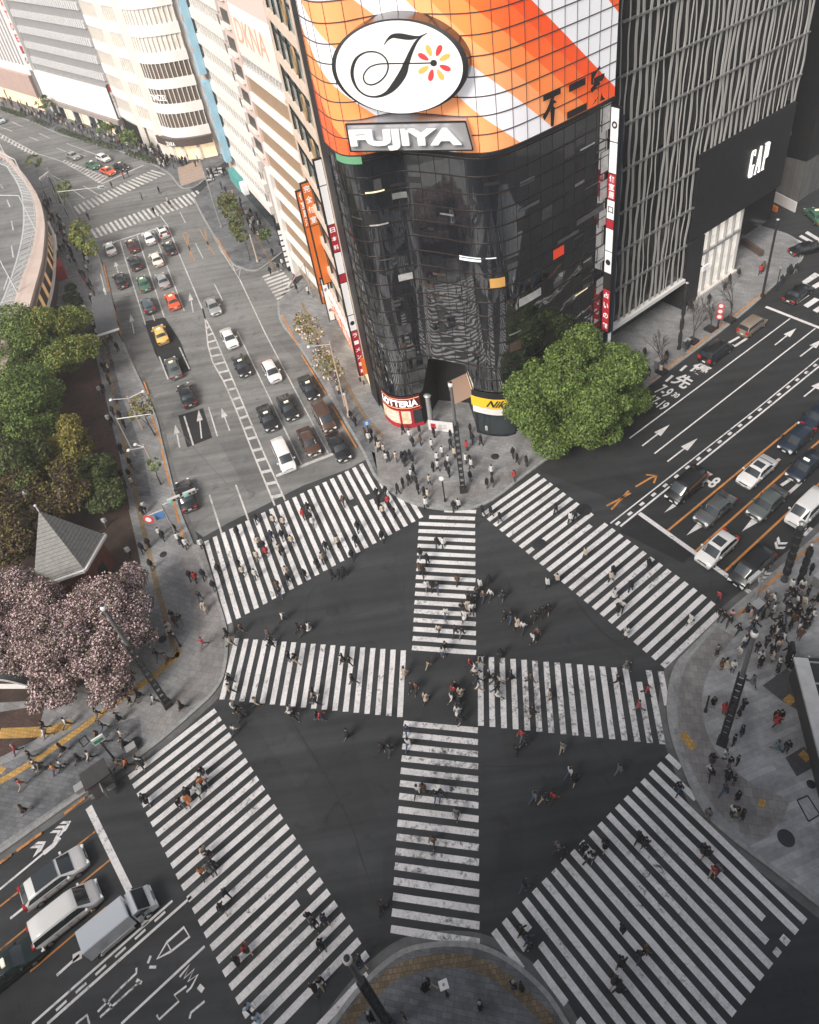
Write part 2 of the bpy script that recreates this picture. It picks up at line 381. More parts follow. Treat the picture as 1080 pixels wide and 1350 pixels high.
# darker and pinkish paving fields
mb=MB()
for P in ([(268,720),(285,775),(298,830),(296,880),(262,925),(205,975),(190,962),(235,915),(262,870),(262,830),(245,770),(236,716)],):
    mb.sheet(ring([(x,y) for x,y in P]),Z_P+.004)
mb.sheet(smooth([(945,828),(905,876),(893,935),(902,990),(925,1040),(955,1080),(1000,1110),(1040,1060),(1000,1040),(960,1010),(935,975),(925,930),(935,885),(968,840)],3),Z_P+.004)
mb.sheet(ring([(500,630),(545,657),(600,663),(650,650),(690,620),(690,606),(640,634),(560,640),(520,612),(490,596)]),Z_P+.004)
mb.build('paving_field',m_pave2,kind='structure')
mb=MB()
for P in ([(118,430),(136,480),(150,530),(172,620),(180,655),(200,655),(190,600),(160,520),(140,440)],[(470,585),(500,640),(490,560),(455,500),(420,445),(415,460)],):
    mb.sheet(ring(P),Z_P+.004)
mb.sheet(ring([(0,1010),(60,985),(125,945),(140,960),(185,945),(190,985),(110,1040),(0,1115)]),Z_P+.004)
mb.build('paving_field',m_pave_d,kind='structure')
mb=MB()
for P in ([(1037,882),(1060,905),(1068,918),(1056,940),(1030,925),(1005,905)],[(1035,1000),(1060,985),(1076,1010),(1050,1025)]): mb.sheet(ring(P),Z_P+.008)
mb.build('paving_field',M('charcoal_paving',(.07,.07,.075),.8,var=.2,scale=3),kind='structure')
# tactile lines
def tact(P,w,mat,z=Z_P+.012,kind=2):
    mb=MB(); mb.ribbon(catmull([G(*p) for p in P],6),w,z); mb.build('tactile_paving',mat,kind='structure')
tact([(136,440),(150,520),(168,600),(190,700),(212,790),(226,840),(232,860)],.5,m_tact_d)
tact([(238,862),(200,895),(150,930),(110,960),(50,1002),(0,1032),(-30,1048)],.55,m_tact)
tact([(232,862),(238,862)],.9,m_tact)
tact([(0,968),(60,965),(95,955)],.9,m_tact); tact([(0,1020),(6,1012)],.6,m_tact)
tact([(456,505),(480,548),(506,578)],.45,m_tact_d); tact([(398,400),(425,455),(455,505)],.35,m_tact_d)
tact([(333,300),(345,325),(362,355)],.35,m_tact_d)
mb=MB(); mb.ribbon(catmull([G(*p) for p in [(455,1352),(497,1303),(533,1278),(590,1267),(637,1275),(677,1302),(720,1342),(728,1356)]],6),.75,Z_P+.012); mb.build('tactile_paving',paving('dull_tactile_tiles',(.185,.14,.09),.3,.3,0,.02,.25,.4),kind='structure')
for P in ([(899,968),(915,988)],[(1036,928),(1045,920)],[(1055,993),(1066,1003)],[(1000,1058),(1008,1062)]): tact(P,.6,m_tact)
# yellow no-parking kerb lines
mb=MB()
def kl(P,w=.22): mb.ribbon([G(*p,Z_P) for p in P],w,Z_P+.016)
for P in ([(137,350),(146,390),(160,440)],[(190,503),(196,520)],[(200,550),(213,585)],[(213,592),(224,640)],[(227,650),(236,690)],[(238,697),(245,718)],[(398,468),(430,520)],[(438,535),(470,590)],[(372,415),(392,455)],[(286,318),(330,378)] if False else [(286,313),(304,345)],
          [(112,1052),(85,1073)],[(55,1098),(22,1122)],[(855,504),(900,470)],[(905,466),(935,442)],[(938,440),(1010,384)],[(1000,782),(1030,755)],[(972,812),(985,800)],[(1040,745),(1080,710)],[(-10,1145),(15,1127)]): kl(P)
mb.build('kerb_line',m_orange,kind='structure')
# zebra crossings: (normal angle, offset, n0, n1, end lines lo=(slope,icpt) hi, material)
CROSS={'N':(-105.15,-48.9,0,17,(.086,-13.72),(.078,-8.05),'m'),'S':(-105.25,-27.042,0,15,(.084,-12.026),(.079,-6.117),'w'),
 'W':(-9.25,-24.78,0,17,(-.098,30.317),(-.092,36.018),'m'),'E':(-10.65,-3.688,0,16,(-.078,27.813),(-.08,33.692),'w'),
 'NW':(17.2,-6.414,0,23,(.108,45.12),(.096,55.919),'m'),'NE':(-59.25,-38.989,0,24,(.008,29.741),(.005,37.66),'m'),
 'SE':(-148.9,-24.638,0,24,(-.009,-12.643),(-.006,-.949),'m'),'SW':(-56.35,-38.619,0,25,(-.018,-6.257),(-.019,1.617),'m')}
CUT={('N',0):(.45,1.02),('N',1):(.18,1.0),('W',0):(0,1),('NW',22):(.0,.55),('NW',21):(0,.75),('NW',23):(0,.33),('NW',20):(.0,1),('SE',0):(0,.10),('SE',1):(0,.27),('SE',19):(0,.22),('SW',24):(.93,1),('SW',25):(.0,.92),('E',14):(.0,.82),('E',16):(.52,1),('E',15):(0,1)}
GAPS={('NW',17):[(.52,.62)],('NW',19):[(.5,.58)],('NW',20):[(.4,.52)],('NE',7):[(.10,.25)],('NE',9):[(.85,1.0)],('SE',5):[(.93,.97)],('SE',4):[(.86,.96)],('SW',18):[(.75,.86)],('SE',18):[(.17,.24),(.46,.54)],('SE',17):[(.12,.2)]}
CDIR={}
for nm,(th,off,n0,n1,lo,hi,mt) in CROSS.items():
    t=math.radians(th); nn=np.array([math.cos(t),math.sin(t)]); tv=np.array([-nn[1],nn[0]]); mb=MB(); CDIR[nm]=(nn,tv)
    mx=n1 if nm not in('SE',) else 19
    for n in range(n0,mx+1):
        a=lo[0]*n+lo[1]; b=hi[0]*n+hi[1]; c0,c1=CUT.get((nm,n),(0,1)); segs=[(c0,c1)]
        for g0,g1 in GAPS.get((nm,n),[]):
            segs=[s for (s0,s1) in segs for s in ((s0,min(s1,g0)),(max(s0,g1),s1)) if s[1]-s[0]>.02]
        for s0,s1 in segs:
            d=off+.9*n; p0=nn*d+tv*(a+(b-a)*s0); p1=nn*d+tv*(a+(b-a)*s1); h=nn*.225
            K=max(2,int(abs(b-a)*(s1-s0)/1.2)); pts=[]; 
            L1=[p0+(p1-p0)*i/K-h+nn*random.uniform(-.012,.012) for i in range(K+1)]; L2=[p0+(p1-p0)*i/K+h+nn*random.uniform(-.012,.012) for i in range(K+1)]
            vs=[(q[0],q[1],.012) for q in L1]+[(q[0],q[1],.012) for q in L2]
            mb.add(vs,[(i+K+1,i+K+2,i+1,i) if False else (i,i+1,i+K+2,i+K+1) if (nn[0]*tv[1]-nn[1]*tv[0])<0 else (i+K+1,i+K+2,i+1,i) for i in range(K)])
    mb.build('zebra_crossing',m_white if mt=='m' else m_white_worn,kind='structure')
def bars(name,U0,U1,L0,L1,n,mat,fr=.5):
    mb=MB()
    for i in range(n):
        q=[]
        for t in ((i-.5*fr)/(n-1),(i+.5*fr)/(n-1)):
            q.append(np.array(G(*U0))*(1-t)+np.array(G(*U1))*t); q.append(np.array(G(*L0))*(1-t)+np.array(G(*L1))*t)
        mb.sheet([q[0],q[1],q[3],q[2]],.012)
    mb.build(name,mat,kind='structure')
bars('zebra_crossing',(120.6,302.4),(258.5,251.5),(128,313.5),(270.6,263.5),24,m_white_old)
bars('zebra_crossing',(98.3,271.9),(199.3,224.6),(105.7,282),(217.8,230.2),20,m_white_old)
bars('zebra_crossing',(346.3,365.4),(364.8,394.4),(372,356),(394,383),8,m_white_old)
bars('zebra_crossing',(1031,326),(1063,306),(1045,330),(1090,322),5,m_white)
bars('zebra_crossing',(1060,373),(1110,398),(1078,361),(1140,390),5,m_white)
bars('zebra_crossing',(1050,398),(1100,424),(1064,388),(1120,412),5,m_white)
bars('zebra_crossing',(262,222),(272,238),(290,218),(300,232),5,m_white_old)
# road lines
def line(P,w,mat,name='road_line',z=.012):
    mb=MB(); mb.ribbon([G(*p) for p in P],w,z); mb.build(name,mat,kind='structure')
for P,w in ([[(157.8,316),(174,370),(192,428)],.16],[[(181,310.5),(217,419)],.16],[[(202,304),(243,409.6)],.16],[[(209.6,282),(220.7,296.7),(231.9,324.4),(267,407.8)],.18],
  [[(150.4,319),(220.7,296.7)],.4],[[(237.4,280),(244.8,294)],.15],[[(257.8,320.7),(268,341)],.15],[[(282.8,374.4),(293.9,396.7)],.15],[[(313,437),(397.7,612)],.16],[[(265,280),(294,333.7),(316,368),(350,440),(433,598)],.15],
  [[(267,406.5),(270.4,418.7),(274.4,455.4),(280.6,477.8),(294.8,502.2),(311,539),(335,600),(362.6,666.7)],.18],[[(267,406.5),(270.4,418.7),(282.6,443),(349,600),(376,659.6)],.18],
  [[(275,536.7),(286.7,575)],.15],[[(210,470),(221.7,500)],.18],[[(236.7,458),(250,486.7)],.18],[[(200,411.7),(204,422.7)],.15],[[(276.3,652.4),(292.3,703)],.18],[[(311,639),(327.5,685)],.18],[[(364,627.5),(440.5,598)],.42],
  [[(243,548.5),(255,587)],.2],[[(0,167),(16,173)],.2],[[(16,161),(30,167)],.2],[[(38.5,180.5),(50.5,185.4)],.2],[[(52,176),(65,182)],.2],[[(88,189),(135,207)],.18],[[(75,195),(87,200)],.2],[[(96,200),(113,206)],.2],[[(48,202),(82,213),(135,242)],.2],[[(135,242),(189,218)],.4],[[(0,176),(48,202)],.2],[[(0,181),(45,204)],.2],
  [[(53,233),(60,229)],.2],[[(65,229),(95,245)],.2],[[(94,249),(112,262)],.2],[[(110,245),(130,257)],.2],[[(282,312),(293,334)],.15],[[(271,282),(288,290),(272,284)],.14],[[(304,344),(319,339),(315,368),(304,344)],.16],[[(308,350),(317,346)],.14],[[(311,357),(316.5,353)],.14],[[(271,286),(277,300)],.14],[[(274,288),(284,292)],.14]): line(P,w,m_white_old)
# hatching rungs on the avenue
mb=MB(); LE=[(270.4,418.7),(274.4,455.4),(280.6,477.8),(294.8,502.2),(311,539),(335,600),(362.6,666.7)]; RE=[(270.4,418.7),(282.6,443),(349,600),(376,659.6)]
def along(Lp,y):
    for (x0,y0),(x1,y1) in zip(Lp,Lp[1:]):
        if y0<=y<=y1: return (x0+(x1-x0)*(y-y0)/(y1-y0),y)
    return Lp[-1]
for y in [432,441,450,459,468.5,479,490,501,513,525.5,538,550,564,577.5,593,606,621.5,637,654]:
    a=along(LE,y+1.5); b=along(RE,y-1.5); mb.ribbon([G(*a),G(*b)],.45,.013)
mb.build('road_hatching',m_white_old,kind='structure')
mb=MB()
for i in range(14):
    t=i/13; a=(84+(129-84)*t,213+(241-213)*t); b=(86+(142-86)*t,211+(233-211)*t); mb.ribbon([G(*a),G(*b)],.55,.013)
for i in range(12):
    t=i/11; a=(0+48*t,176+26*t); b=(a[0]-2,a[1]+5); mb.ribbon([G(*a),G(*b)],.5,.013)
mb.build('road_hatching',m_white_old,kind='structure')
line([(88,214),(142,233.5)],.2,m_white_old)
# boulevard lines
for P,w in ([[(830,578),(1041.7,420)],.15],[[(863,598),(1075,433)],.15],[[(805,690),(996.7,540),(1080,472)],.13],[[(818,694),(1009.6,540),(1085,479)],.18],[[(843,676.7),(990,781.7)],.45],[[(1009.7,404.4),(1085,434)],.45]): line(P,w,m_white)
mb=MB(); a=np.array(G(812,692)); b=np.array(G(1082,476)); d=b-a; L=np.linalg.norm(d); d/=L
k=0.0
while k<L: mb.ribbon([a+d*k,a+d*(k+.55)],.28,.0135); k+=1.75
mb.build('road_line',m_white,kind='structure')
for P in ([(880,700),(1072.6,540),(1110,507)],[(917,727),(1080,581.7),(1110,555)],[(956,753),(1080,638),(1110,610)]): line(P,.2,m_orange)
def arrow(tail,head,mat,w=.16,hw=.42,frac=.45,ang=0):
    a=np.array(G(*tail)); b=np.array(G(*head)); d=b-a; L=np.linalg.norm(d); d/=L; n=np.array([-d[1],d[0]]); mb=MB()
    mb.ribbon([a,a+d*L*(1-frac)],w,.0135); c=a+d*L*(1-frac); mb.sheet([c-n*hw,c+n*hw,b],.0135); mb.build('road_arrow',mat,kind='structure')
for t,h in (((880,608.5),(919.8,578)),((846.7,588),(883,560)),((1021.7,455),(1050,432.7)),((1055,470),(1085,447)),((1060,523),(1086,502))): arrow(t,h,m_white)
for t,h in (((897,660),(876,676)),((925,690.5),(905,706)),((996,685.5),(978,701))): arrow(t,h,m_white,.5,.32,.99)
for t,h in (((266,578),(262,540)),((237,590),(231,560)),((303,568),(292,538)),((255,412),(250,386)),((177,440),(172,414)),((156,360),(152,345))): arrow(t,h,m_white_old,.15,.38,.4)
for P in ([(800,667),(831.7,650)],[(806,672),(829,647)],[(838,641.7),(858,630),(866,627)],[(852,626),(866,627),(862,637)]): line(P,.2,m_orange)
for P in ([(241,308),(257,344)],[(247,310),(252,345)],[(263,302),(283,336)],[(270,303),(276,330)],[(243,306),(250,312)]): line(P,.22,m_orange_old)
# lettering on the boulevard
def road_text(txt,c,w,h,ux,uy,mat,bold=.02):
    mb=MB(); c=np.array(G(*c)); o=c-np.array(ux)*w/2-np.array(uy)*h/2
    text(mb,txt,(o[0],o[1],.0135),(ux[0],ux[1],0),(uy[0],uy[1],0),w,h,0,bold); mb.build('road_lettering',mat,kind='structure')
road_text('7-9',(876,515.5),1.5,1.9,r_h,e_h,m_white); road_text('30',(891,521),.7,.9,r_h,e_h,m_white,.03); road_text('17-19',(868,531),2.1,1.6,r_h,e_h,m_white)
road_text('先',(900.5,502.5),1.9,2.4,r_h,e_h,m_white,.03); road_text('優',(923.5,486.5),1.9,2.2,r_h,e_h,m_white,.03); road_text('7-8',(935.5,632.5),1.7,1.7,r_h,e_h,m_white,.03)
for P in ([(897,489),(905,482)],[(878,503),(887,495)],[(961,452),(975,444)],[(968,457),(985,446)],[(1007,621),(1028,605)],[(1038,652),(1058,634)],[(1030,640),(1052,626)],[(1052,705),(1062,695)],[(1075,702),(1085,694)] if False else [(1060,706),(1070,696)]): line(P,.3,m_white)
for c in ((1000,768),(1004,763),(1008,758),(1023,724),(1026,718)): 
    a=np.array(G(*c)); mb=MB(); mb.sheet([a,a+r_h*.45+e_h*.5,a+r_h*.45+e_h*.85,a+e_h*.35],.0135); mb.sheet([a,a-r_h*.45+e_h*.5,a-r_h*.45+e_h*.85,a+e_h*.35],.0135); mb.build('road_chevron',m_white,kind='structure')
# lower left boulevard
for P,w in ([[(117,1064),(192.5,1218.8)],.5],[[(42.5,1350),(227.5,1187.5)],.16],[[(62.5,1350),(252.5,1182)],.18],[[(160,1350),(270,1247.5)],.16],[[(0,1172.5),(57.5,1125)],.16],[[(57.5,1125),(70,1115),(79,1104)],.35],
   [[(13.7,1211),(32.5,1196)],.18],[[(31,1257.5),(60,1235)],.18],[[(75,1286),(105,1259)],.18],[[(96,1264),(108,1258)],.5],
   [[(220,1242.5),(242.5,1222.5),(250,1235),(226,1254),(220,1242.5),(207.5,1264),(226,1254)],.16],[[(199,1260),(195,1270)],.16],[[(197,1275),(206,1275)],.16],
   [[(180,1276),(180,1283),(162,1300),(129,1334)],.14],[[(185,1294),(132,1341)],.14],[[(180,1292),(187,1296)],.2],[[(136,1317),(144,1323)],.14],[[(145,1324),(148,1330)],.14],
   [[(237,1288),(250,1272),(243,1290),(256,1278),(248,1294),(261,1285),(252,1302),(246,1308)],.13],[[(207,1338),(210,1344),(236,1320),(230,1312),(246,1300)],.13],[[(250,1343),(252,1335),(258,1330),(270,1320)],.13],[[(100,1350),(115,1338),(118,1350)],.14],[[(262,1300),(268,1306)],.3],
   ): line(P,w,m_white_worn if w<.15 else m_white)
for i in range(6):
    a=(218-26*i,1202+23.5*i); b=(a[0]-14,a[1]+12.8); line([a,b],.16,m_white,z=.0135)
for P in ([(0,1195),(126,1096)],[(0,1252.5),(145,1133.7)],[(40,1281),(140,1196)]): line(P,.13,m_orange)
for c in ((76,1098),(83,1092),(89,1086),(50,1118),(56,1113)):
    a=np.array(G(*c)); mb=MB(); mb.sheet([a,a+r_h*.4-e_h*.5,a+r_h*.4-e_h*.2,a+e_h*.3],.0135); mb.sheet([a,a-r_h*.4-e_h*.5,a-r_h*.4-e_h*.2,a+e_h*.3],.0135); mb.build('road_chevron',m_white,kind='structure')
# covers in the road and pavement
def cover(px,py,r,lab,z=.014):
    mb=MB(); x,y=G(px,py); mb.lathe([(0,.02),(r*.55,.02),(r*.6,.012),(r*.92,.012),(r,.004),(r,-.01)],(x,y,z),20); o=mb.build('manhole_cover',m_iron); tag(o,lab,'manhole cover','iron covers in the ground')
cover(712,717,.62,'round iron cover interrupting a stripe of the upper right zebra crossing'); cover(770,672,.75,'large dark iron cover at the upper edge of the upper right zebra crossing')
cover(216,732,.38,'dark oval cover in the left pavement near the avenue kerb',Z_P+.004); cover(215,844,.38,'iron cover in the left pavement beside the cherry tree',Z_P+.004)
cover(180,980,.5,'ringed round cover by the kerb of the lower left zebra crossing',Z_P+.004); cover(1036,1106,.55,'ringed round cover on the right hand pavement',Z_P+.004); cover(1069,1035,.3,'small dark cover near the right edge on the pavement',Z_P+.004); cover(653,603,.45,'ringed cover in the plaza left of the big green tree',Z_P+.004)
cover(438,806,.6,'faint round cover in the asphalt between the crossings',.004)
# park ground on the left
mb=MB(); mb.sheet([G(*p) for p in [(60,395),(112,425),(132,500),(152,590),(172,680),(186,742),(188,800),(176,850),(150,880),(90,915),(40,925),(-40,930)]]+[(-75,60),(-85,110)],Z_P+.004); mb.build('park_ground',m_soil,kind='structure')
mb=MB(); mb.sheet([G(*p) for p in [(118,430),(136,510),(158,600),(172,672),(150,690),(110,640),(70,560),(60,480)]],Z_P+.008); mb.sheet(ring([(0,940),(60,930),(50,975),(0,1000),(-30,1000)]),Z_P+.008); mb.build('brick_path',m_brick,kind='structure')
mb=MB(); mb.sheet(ring([(234,221.6),(264,212),(271.5,235),(239,246.6)]),Z_P+.008); mb.build('plaza_paving',M('tan_paving',(.36,.27,.22),.85,var=.15,scale=2),kind='structure')
# ---------------------------------------------------------------- buildings
class Plane:
    """vertical facade through two ground points; d along, z up, o outwards (towards the camera side)"""
    def __init__(s,a,b,side=None):
        s.a=np.array(a,float); s.b=np.array(b,float); s.L=float(np.linalg.norm(s.b-s.a)); s.u=(s.b-s.a)/s.L
        n=np.array([s.u[1],-s.u[0]]); s.n=n if (n@(np.array([0,0])-s.a))>0 else -n
        if side: s.n=s.n*side
    def W(s,d,z,o=0.0): p=s.a+s.u*d+s.n*o; return (p[0],p[1],z)
    def px(s,x,y,o=0.0):
        p=PP(x,y,(*(s.a+s.n*o),0),(*s.n,0)); return float((p[:2]-s.a)@s.u),float(p[2])
    def quad(s,mb,d0,d1,z0,z1,o=0.0,m=0):
        q=[s.W(d0,z0,o),s.W(d1,z0,o),s.W(d1,z1,o),s.W(d0,z1,o)]
        if s.flip(): q=q[::-1]
        mb.add(q,[(0,1,2,3)],m)
    def flip(s): return (s.u[1]*s.n[0]-s.u[0]*s.n[1])<0
    def box(s,mb,d0,d1,z0,z1,o0,o1,m=0):
        c=np.array(s.W((d0+d1)/2,(z0+z1)/2,(o0+o1)/2)); mb.box(c,(d1-d0,abs(o1-o0),z1-z0),((*s.u,0),(*s.n,0),(0,0,1)),m)
    def text(s,mb,txt,d0,d1,z0,z1,o=0.0,m=0,bold=0.0,depth=0.0,rev=None):
        # reading direction seen from outside
        right=np.array([-s.n[1],s.n[0]]); 
        if right@s.u>0: a=s.W(d0,z0,o); 
        else: a=s.W(d1,z0,o)
        text(mb,txt,a,(*right,0),(0,0,1),abs(d1-d0),z1-z0,m,bold,depth)
def glassmat(name,col=(.012,.013,.015),rough=.03,ior=2.1,bump=.05,scale=.35):
    m,n=newmat(name,rough,.5); n.b.inputs['Base Color'].default_value=tuple(col)+(1,); n.b.inputs['IOR'].default_value=ior
    c=n.coord(); f=n.noise(scale,2,.5,c); bp=n.n('ShaderNodeBump',Strength=bump,Distance=.5); n.l(f,bp.inputs['Height']); n.l(bp.outputs[0],n.b.inputs['Normal'])
    return m
m_bglass=glassmat('dark_mirror_glass',(.010,.012,.016),.03,2.9,.05,.30); m_glass=glassmat('window_glass',(.03,.04,.045),.06,1.7,.03)
m_frame_d=M('dark_metal',(.03,.03,.032),.4,.6); m_bronze=M('bronze_mullion',(.032,.024,.022),.45,.4)
m_concrete=M('concrete',(.32,.31,.30),.85,var=.2,scale=.8); m_roof=M('roof_membrane',(.16,.16,.16),.9,var=.25,scale=.4)
m_wpanel=M('white_panel',(.78,.76,.74),.5,var=.05,scale=.5); m_wsign=M('white_sign',(.80,.79,.80),.4,emit=.12); m_red=M('red_sign',(.42,.02,.035),.45,emit=.06)
m_black=M('black_panel',(.016,.016,.018),.55,var=.3,scale=1.5); m_chrome=M('chrome',(.55,.55,.57),.14,1.0); m_ink=M('black_ink',(.02,.02,.022),.5)
m_orange_s=M('orange_sign',(.80,.20,.035),.45,emit=.05); m_peach=M('peach_panel',(.70,.56,.46),.6,var=.08,scale=.6); m_cream=M('cream_panel',(.78,.73,.68),.6,var=.07,scale=.7)
m_yellow=M('yellow_sign',(.80,.52,.03),.45,emit=.08); m_lit=M('lit_interior',(.85,.62,.40),.5,emit=.55,var=.35,scale=1.2); m_litw=M('lit_white_interior',(.80,.84,.90),.5,emit=.45,var=.12,scale=1.5)
# --- corner building with dark curved glass
PL=[(-3.2,67.6),(-2.35,65.0),(-1.4,63.6),(0.2,63.0),(1.8,63.2),(3.2,63.2),(4.7,62.4),(6.4,61.25),(7.9,60.1),(9.4,59.3),(10.9,59.1),(12.8,59.75),(15.9,61.6),(18.7,63.4),(23.4,66.6)]
FC=np.array(catmull(PL,14)); FS=np.r_[0,np.cumsum(np.hypot(*np.diff(FC,axis=0).T))]
def FP(s,o=0.0):
    k=min(max(int(np.searchsorted(FS,s))-1,0),len(FC)-2); t=(s-FS[k])/(FS[k+1]-FS[k]); p=FC[k]*(1-t)+FC[k+1]*t; d=FC[k+1]-FC[k]; d/=np.linalg.norm(d); return p+o*np.array([d[1],-d[0]])
def FW3(s,z,o=0.0): p=FP(s,o); return (p[0],p[1],z)
SMAX=float(FS[-1])
fuj=thing('corner_building','corner office tower of wavy dark mirror glass under an orange striped sign wall','building',(10,66,0))
def skin(mb,s0,s1,zlo,zhi,o=0.0,ds=.35,m=0,zs=None):
    n=max(2,int((s1-s0)/ds)); S=[s0+(s1-s0)*i/n for i in range(n+1)]
    lo=[zlo(s) if callable(zlo) else zlo for s in S]
    vs=[FW3(s,lo[i],o) for i,s in enumerate(S)]+[FW3(s,zhi,o) for s in S]
    mb.add(vs,[(i,i+1,i+n+2,i+n+1) for i in range(n)],m,True)
def zlo(s):
    if s<8.0: return 4.9
    if s<9.2: return 4.9+(s-8)/1.2*4.6
    if s<13.5: return 9.5
    if s<14.5: return 9.5-(s-13.5)*3.2
    return 6.3
mb=MB(); skin(mb,0,SMAX,zlo,33.1); mb.build('glass_wall',m_bglass,fuj)
mb=MB()
for z in np.arange(6.6,33,1.62):
    n=120
    for i in range(n):
        s0=SMAX*i/n; s1=SMAX*(i+1)/n
        if z<zlo(s0)+.1: continue
        mb.bar(FW3(s0,z,.03),FW3(s1,z,.03),.05,.11)
mb.build('transoms',m_bronze,fuj)
mb=MB()
for s in np.arange(.4,SMAX,1.5): mb.bar(FW3(s,zlo(s),.02),FW3(s,33.1,.02),.035,.03)
mb.build('mullions',m_black,fuj)

# body behind the skin
back=[(22.2,80),(-7.5,80)]
mb=MB(); mb.prism([tuple(FP(s,-.25)) for s in np.linspace(0,SMAX,60)]+[(16,90),(2,90),(-2.6,69.5)],9.6,45.4,0,1); 
mb.prism([tuple(FP(s,-.25)) for s in np.linspace(0,7.6,16)]+[(3.8,67),(7.2,65.6),(8.9,64.1)]+[tuple(FP(s,-.25)) for s in np.linspace(14.2,SMAX,30)]+[(16,90),(2,90),(-2.6,69.5)],0,9.6,0,1)
mb.build('core',[m_roof,m_black],fuj)
# side wall along the avenue (dark slit glass)
mb=MB(); mb.wall([(-3.9,70.0),(-3.2,67.6)],0,45.4); mb.build('side_wall',m_black,fuj)
# visible lit windows and blinds on the dark glass
def fpix(px,py):
    best=(1e9,)
    for z in np.arange(0,50,.15):
        g=np.array(G(px,py,z)); d=np.hypot(*(FC-g).T); k=int(d.argmin())
        if d[k]<best[0]: best=(d[k],FS[k],z)
    return best[1],best[2]
m_blind=M('window_blind',(.42,.42,.42),.8,var=.25,scale=2); m_amber=M('amber_panel',(.55,.30,.09),.5,emit=.1); m_screen=M('pale_blue_screen',(.55,.68,.85),.5,emit=.35); m_dim=M('dim_window',(.085,.085,.09),.5,var=.4,scale=1.5); m_redlit=M('red_lit_board',(.6,.05,.02),.5,emit=.3)
def fpane(px0,px1,mat,h=None,name='lit_window',o=.05):
    s0,z0=fpix(*px0); s1,z1=fpix(*px1)
    if s0>s1: s0,s1=s1,s0
    zl,zh=min(z0,z1),max(z0,z1)
    mb=MB(); n=max(1,int((s1-s0)/.4)); 
    for i in range(n): mb.quad(FW3(s0+(s1-s0)*i/n,zl,o),FW3(s0+(s1-s0)*(i+1)/n,zl,o),FW3(s0+(s1-s0)*(i+1)/n,zh,o),FW3(s0+(s1-s0)*i/n,zh,o))
    mb.build(name,mat,fuj)
for a,b,mt in (((482,256),(506,249),m_lit),((526,371),(543,358),m_blind),((647,380),(665,364),m_amber),((715,386),(756,360),m_screen),((728,343),(744,322),m_redlit),((736,318),(762,306),m_dim),((758,390),(776,380),m_lit),((768,346),(778,341),m_blind),((763,199),(782,186),m_blind),((487,297),(512,294),m_blind),((512,449),(532,446),m_amber),((684,394),(713,388),m_blind),((496,343),(520,340),m_dim),((684,246),(706,230),m_dim),((684,280),(712,262),m_dim),((640,342),(655,339),m_litw),((606,342),(634,340),m_litw),((770,248),(790,240),m_dim),((760,290),(788,280),m_dim)): fpane(a,b,mt)
for z0,z1 in ((30.2,32.8),(26.0,28.2),(23.2,25.2),(20.2,22.0),(16.0,18.0),(12.2,14.0)): 
    mb=MB(); mb.quad(FW3(31.2,z0,.05),FW3(32.4,z0,.05),FW3(32.4,z1,.05),FW3(31.2,z1,.05)); mb.build('lit_window',m_blind,fuj)
rr_=random.Random(21); dm=[M('room_dark',(.022,.021,.022),.5,var=.5,scale=1.2),M('room_grey',(.06,.06,.064),.5,var=.6,scale=1.5),M('room_brown',(.075,.05,.038),.5,var=.6,scale=1.5),M('room_blind',(.17,.17,.17),.6,var=.3,scale=2)]
for mi,cnt in ((0,26),(1,14),(2,12),(3,5)):
    for _ in range(cnt):
        c=rr_.randrange(0,21); r_=rr_.randrange(2,16); s0=.4+1.5*c+.06; z0=6.6+1.62*r_+.08; w=1.38*rr_.choice([1,1,.5])
        if s0+w>SMAX-.3 or z0<zlo(s0)+.3 or z0>31.6: continue
        n=4; h_=1.46*rr_.choice([.8,.4,.2,.12]); zb=z0+(1.46-h_)*rr_.random(); mb=MB(); o_=.012+.001*rr_.random()*8
        for i in range(n): mb.quad(FW3(s0+w*i/n,zb,o_),FW3(s0+w*(i+1)/n,zb,o_),FW3(s0+w*(i+1)/n,zb+h_,o_),FW3(s0+w*i/n,zb+h_,o_))
        mb.build('room_window',dm[mi],fuj)
# orange striped sign wall
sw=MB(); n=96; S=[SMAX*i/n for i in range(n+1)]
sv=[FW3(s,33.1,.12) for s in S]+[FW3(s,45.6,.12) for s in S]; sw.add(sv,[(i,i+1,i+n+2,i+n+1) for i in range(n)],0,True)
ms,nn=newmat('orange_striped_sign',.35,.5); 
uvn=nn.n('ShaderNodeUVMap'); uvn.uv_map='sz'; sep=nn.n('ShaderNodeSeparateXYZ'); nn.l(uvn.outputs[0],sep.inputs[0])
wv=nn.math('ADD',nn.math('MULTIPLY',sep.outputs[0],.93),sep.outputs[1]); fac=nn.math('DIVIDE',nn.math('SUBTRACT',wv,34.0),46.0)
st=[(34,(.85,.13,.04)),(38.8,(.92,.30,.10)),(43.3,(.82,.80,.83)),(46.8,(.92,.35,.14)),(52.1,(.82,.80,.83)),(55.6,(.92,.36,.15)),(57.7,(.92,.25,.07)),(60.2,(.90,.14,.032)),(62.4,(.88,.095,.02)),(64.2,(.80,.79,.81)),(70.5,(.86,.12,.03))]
colr=nn.ramp(fac,[(max(0,(w-34)/46),c) for w,c in st],'CONSTANT'); nn.l(colr,nn.b.inputs['Base Color']); nn.l(colr,nn.b.inputs['Emission Color']); nn.b.inputs['Emission Strength'].default_value=.28  # slight glow added to brighten the whole sign print
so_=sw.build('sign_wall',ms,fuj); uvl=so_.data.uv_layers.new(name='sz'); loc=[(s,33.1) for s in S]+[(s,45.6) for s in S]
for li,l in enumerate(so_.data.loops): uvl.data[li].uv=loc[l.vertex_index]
mb=MB()
for z in list(np.arange(33.1,45.7,1.56)):
    for i in range(n): mb.bar(FW3(S[i],z,.15),FW3(S[i+1],z,.15),.05,.09)
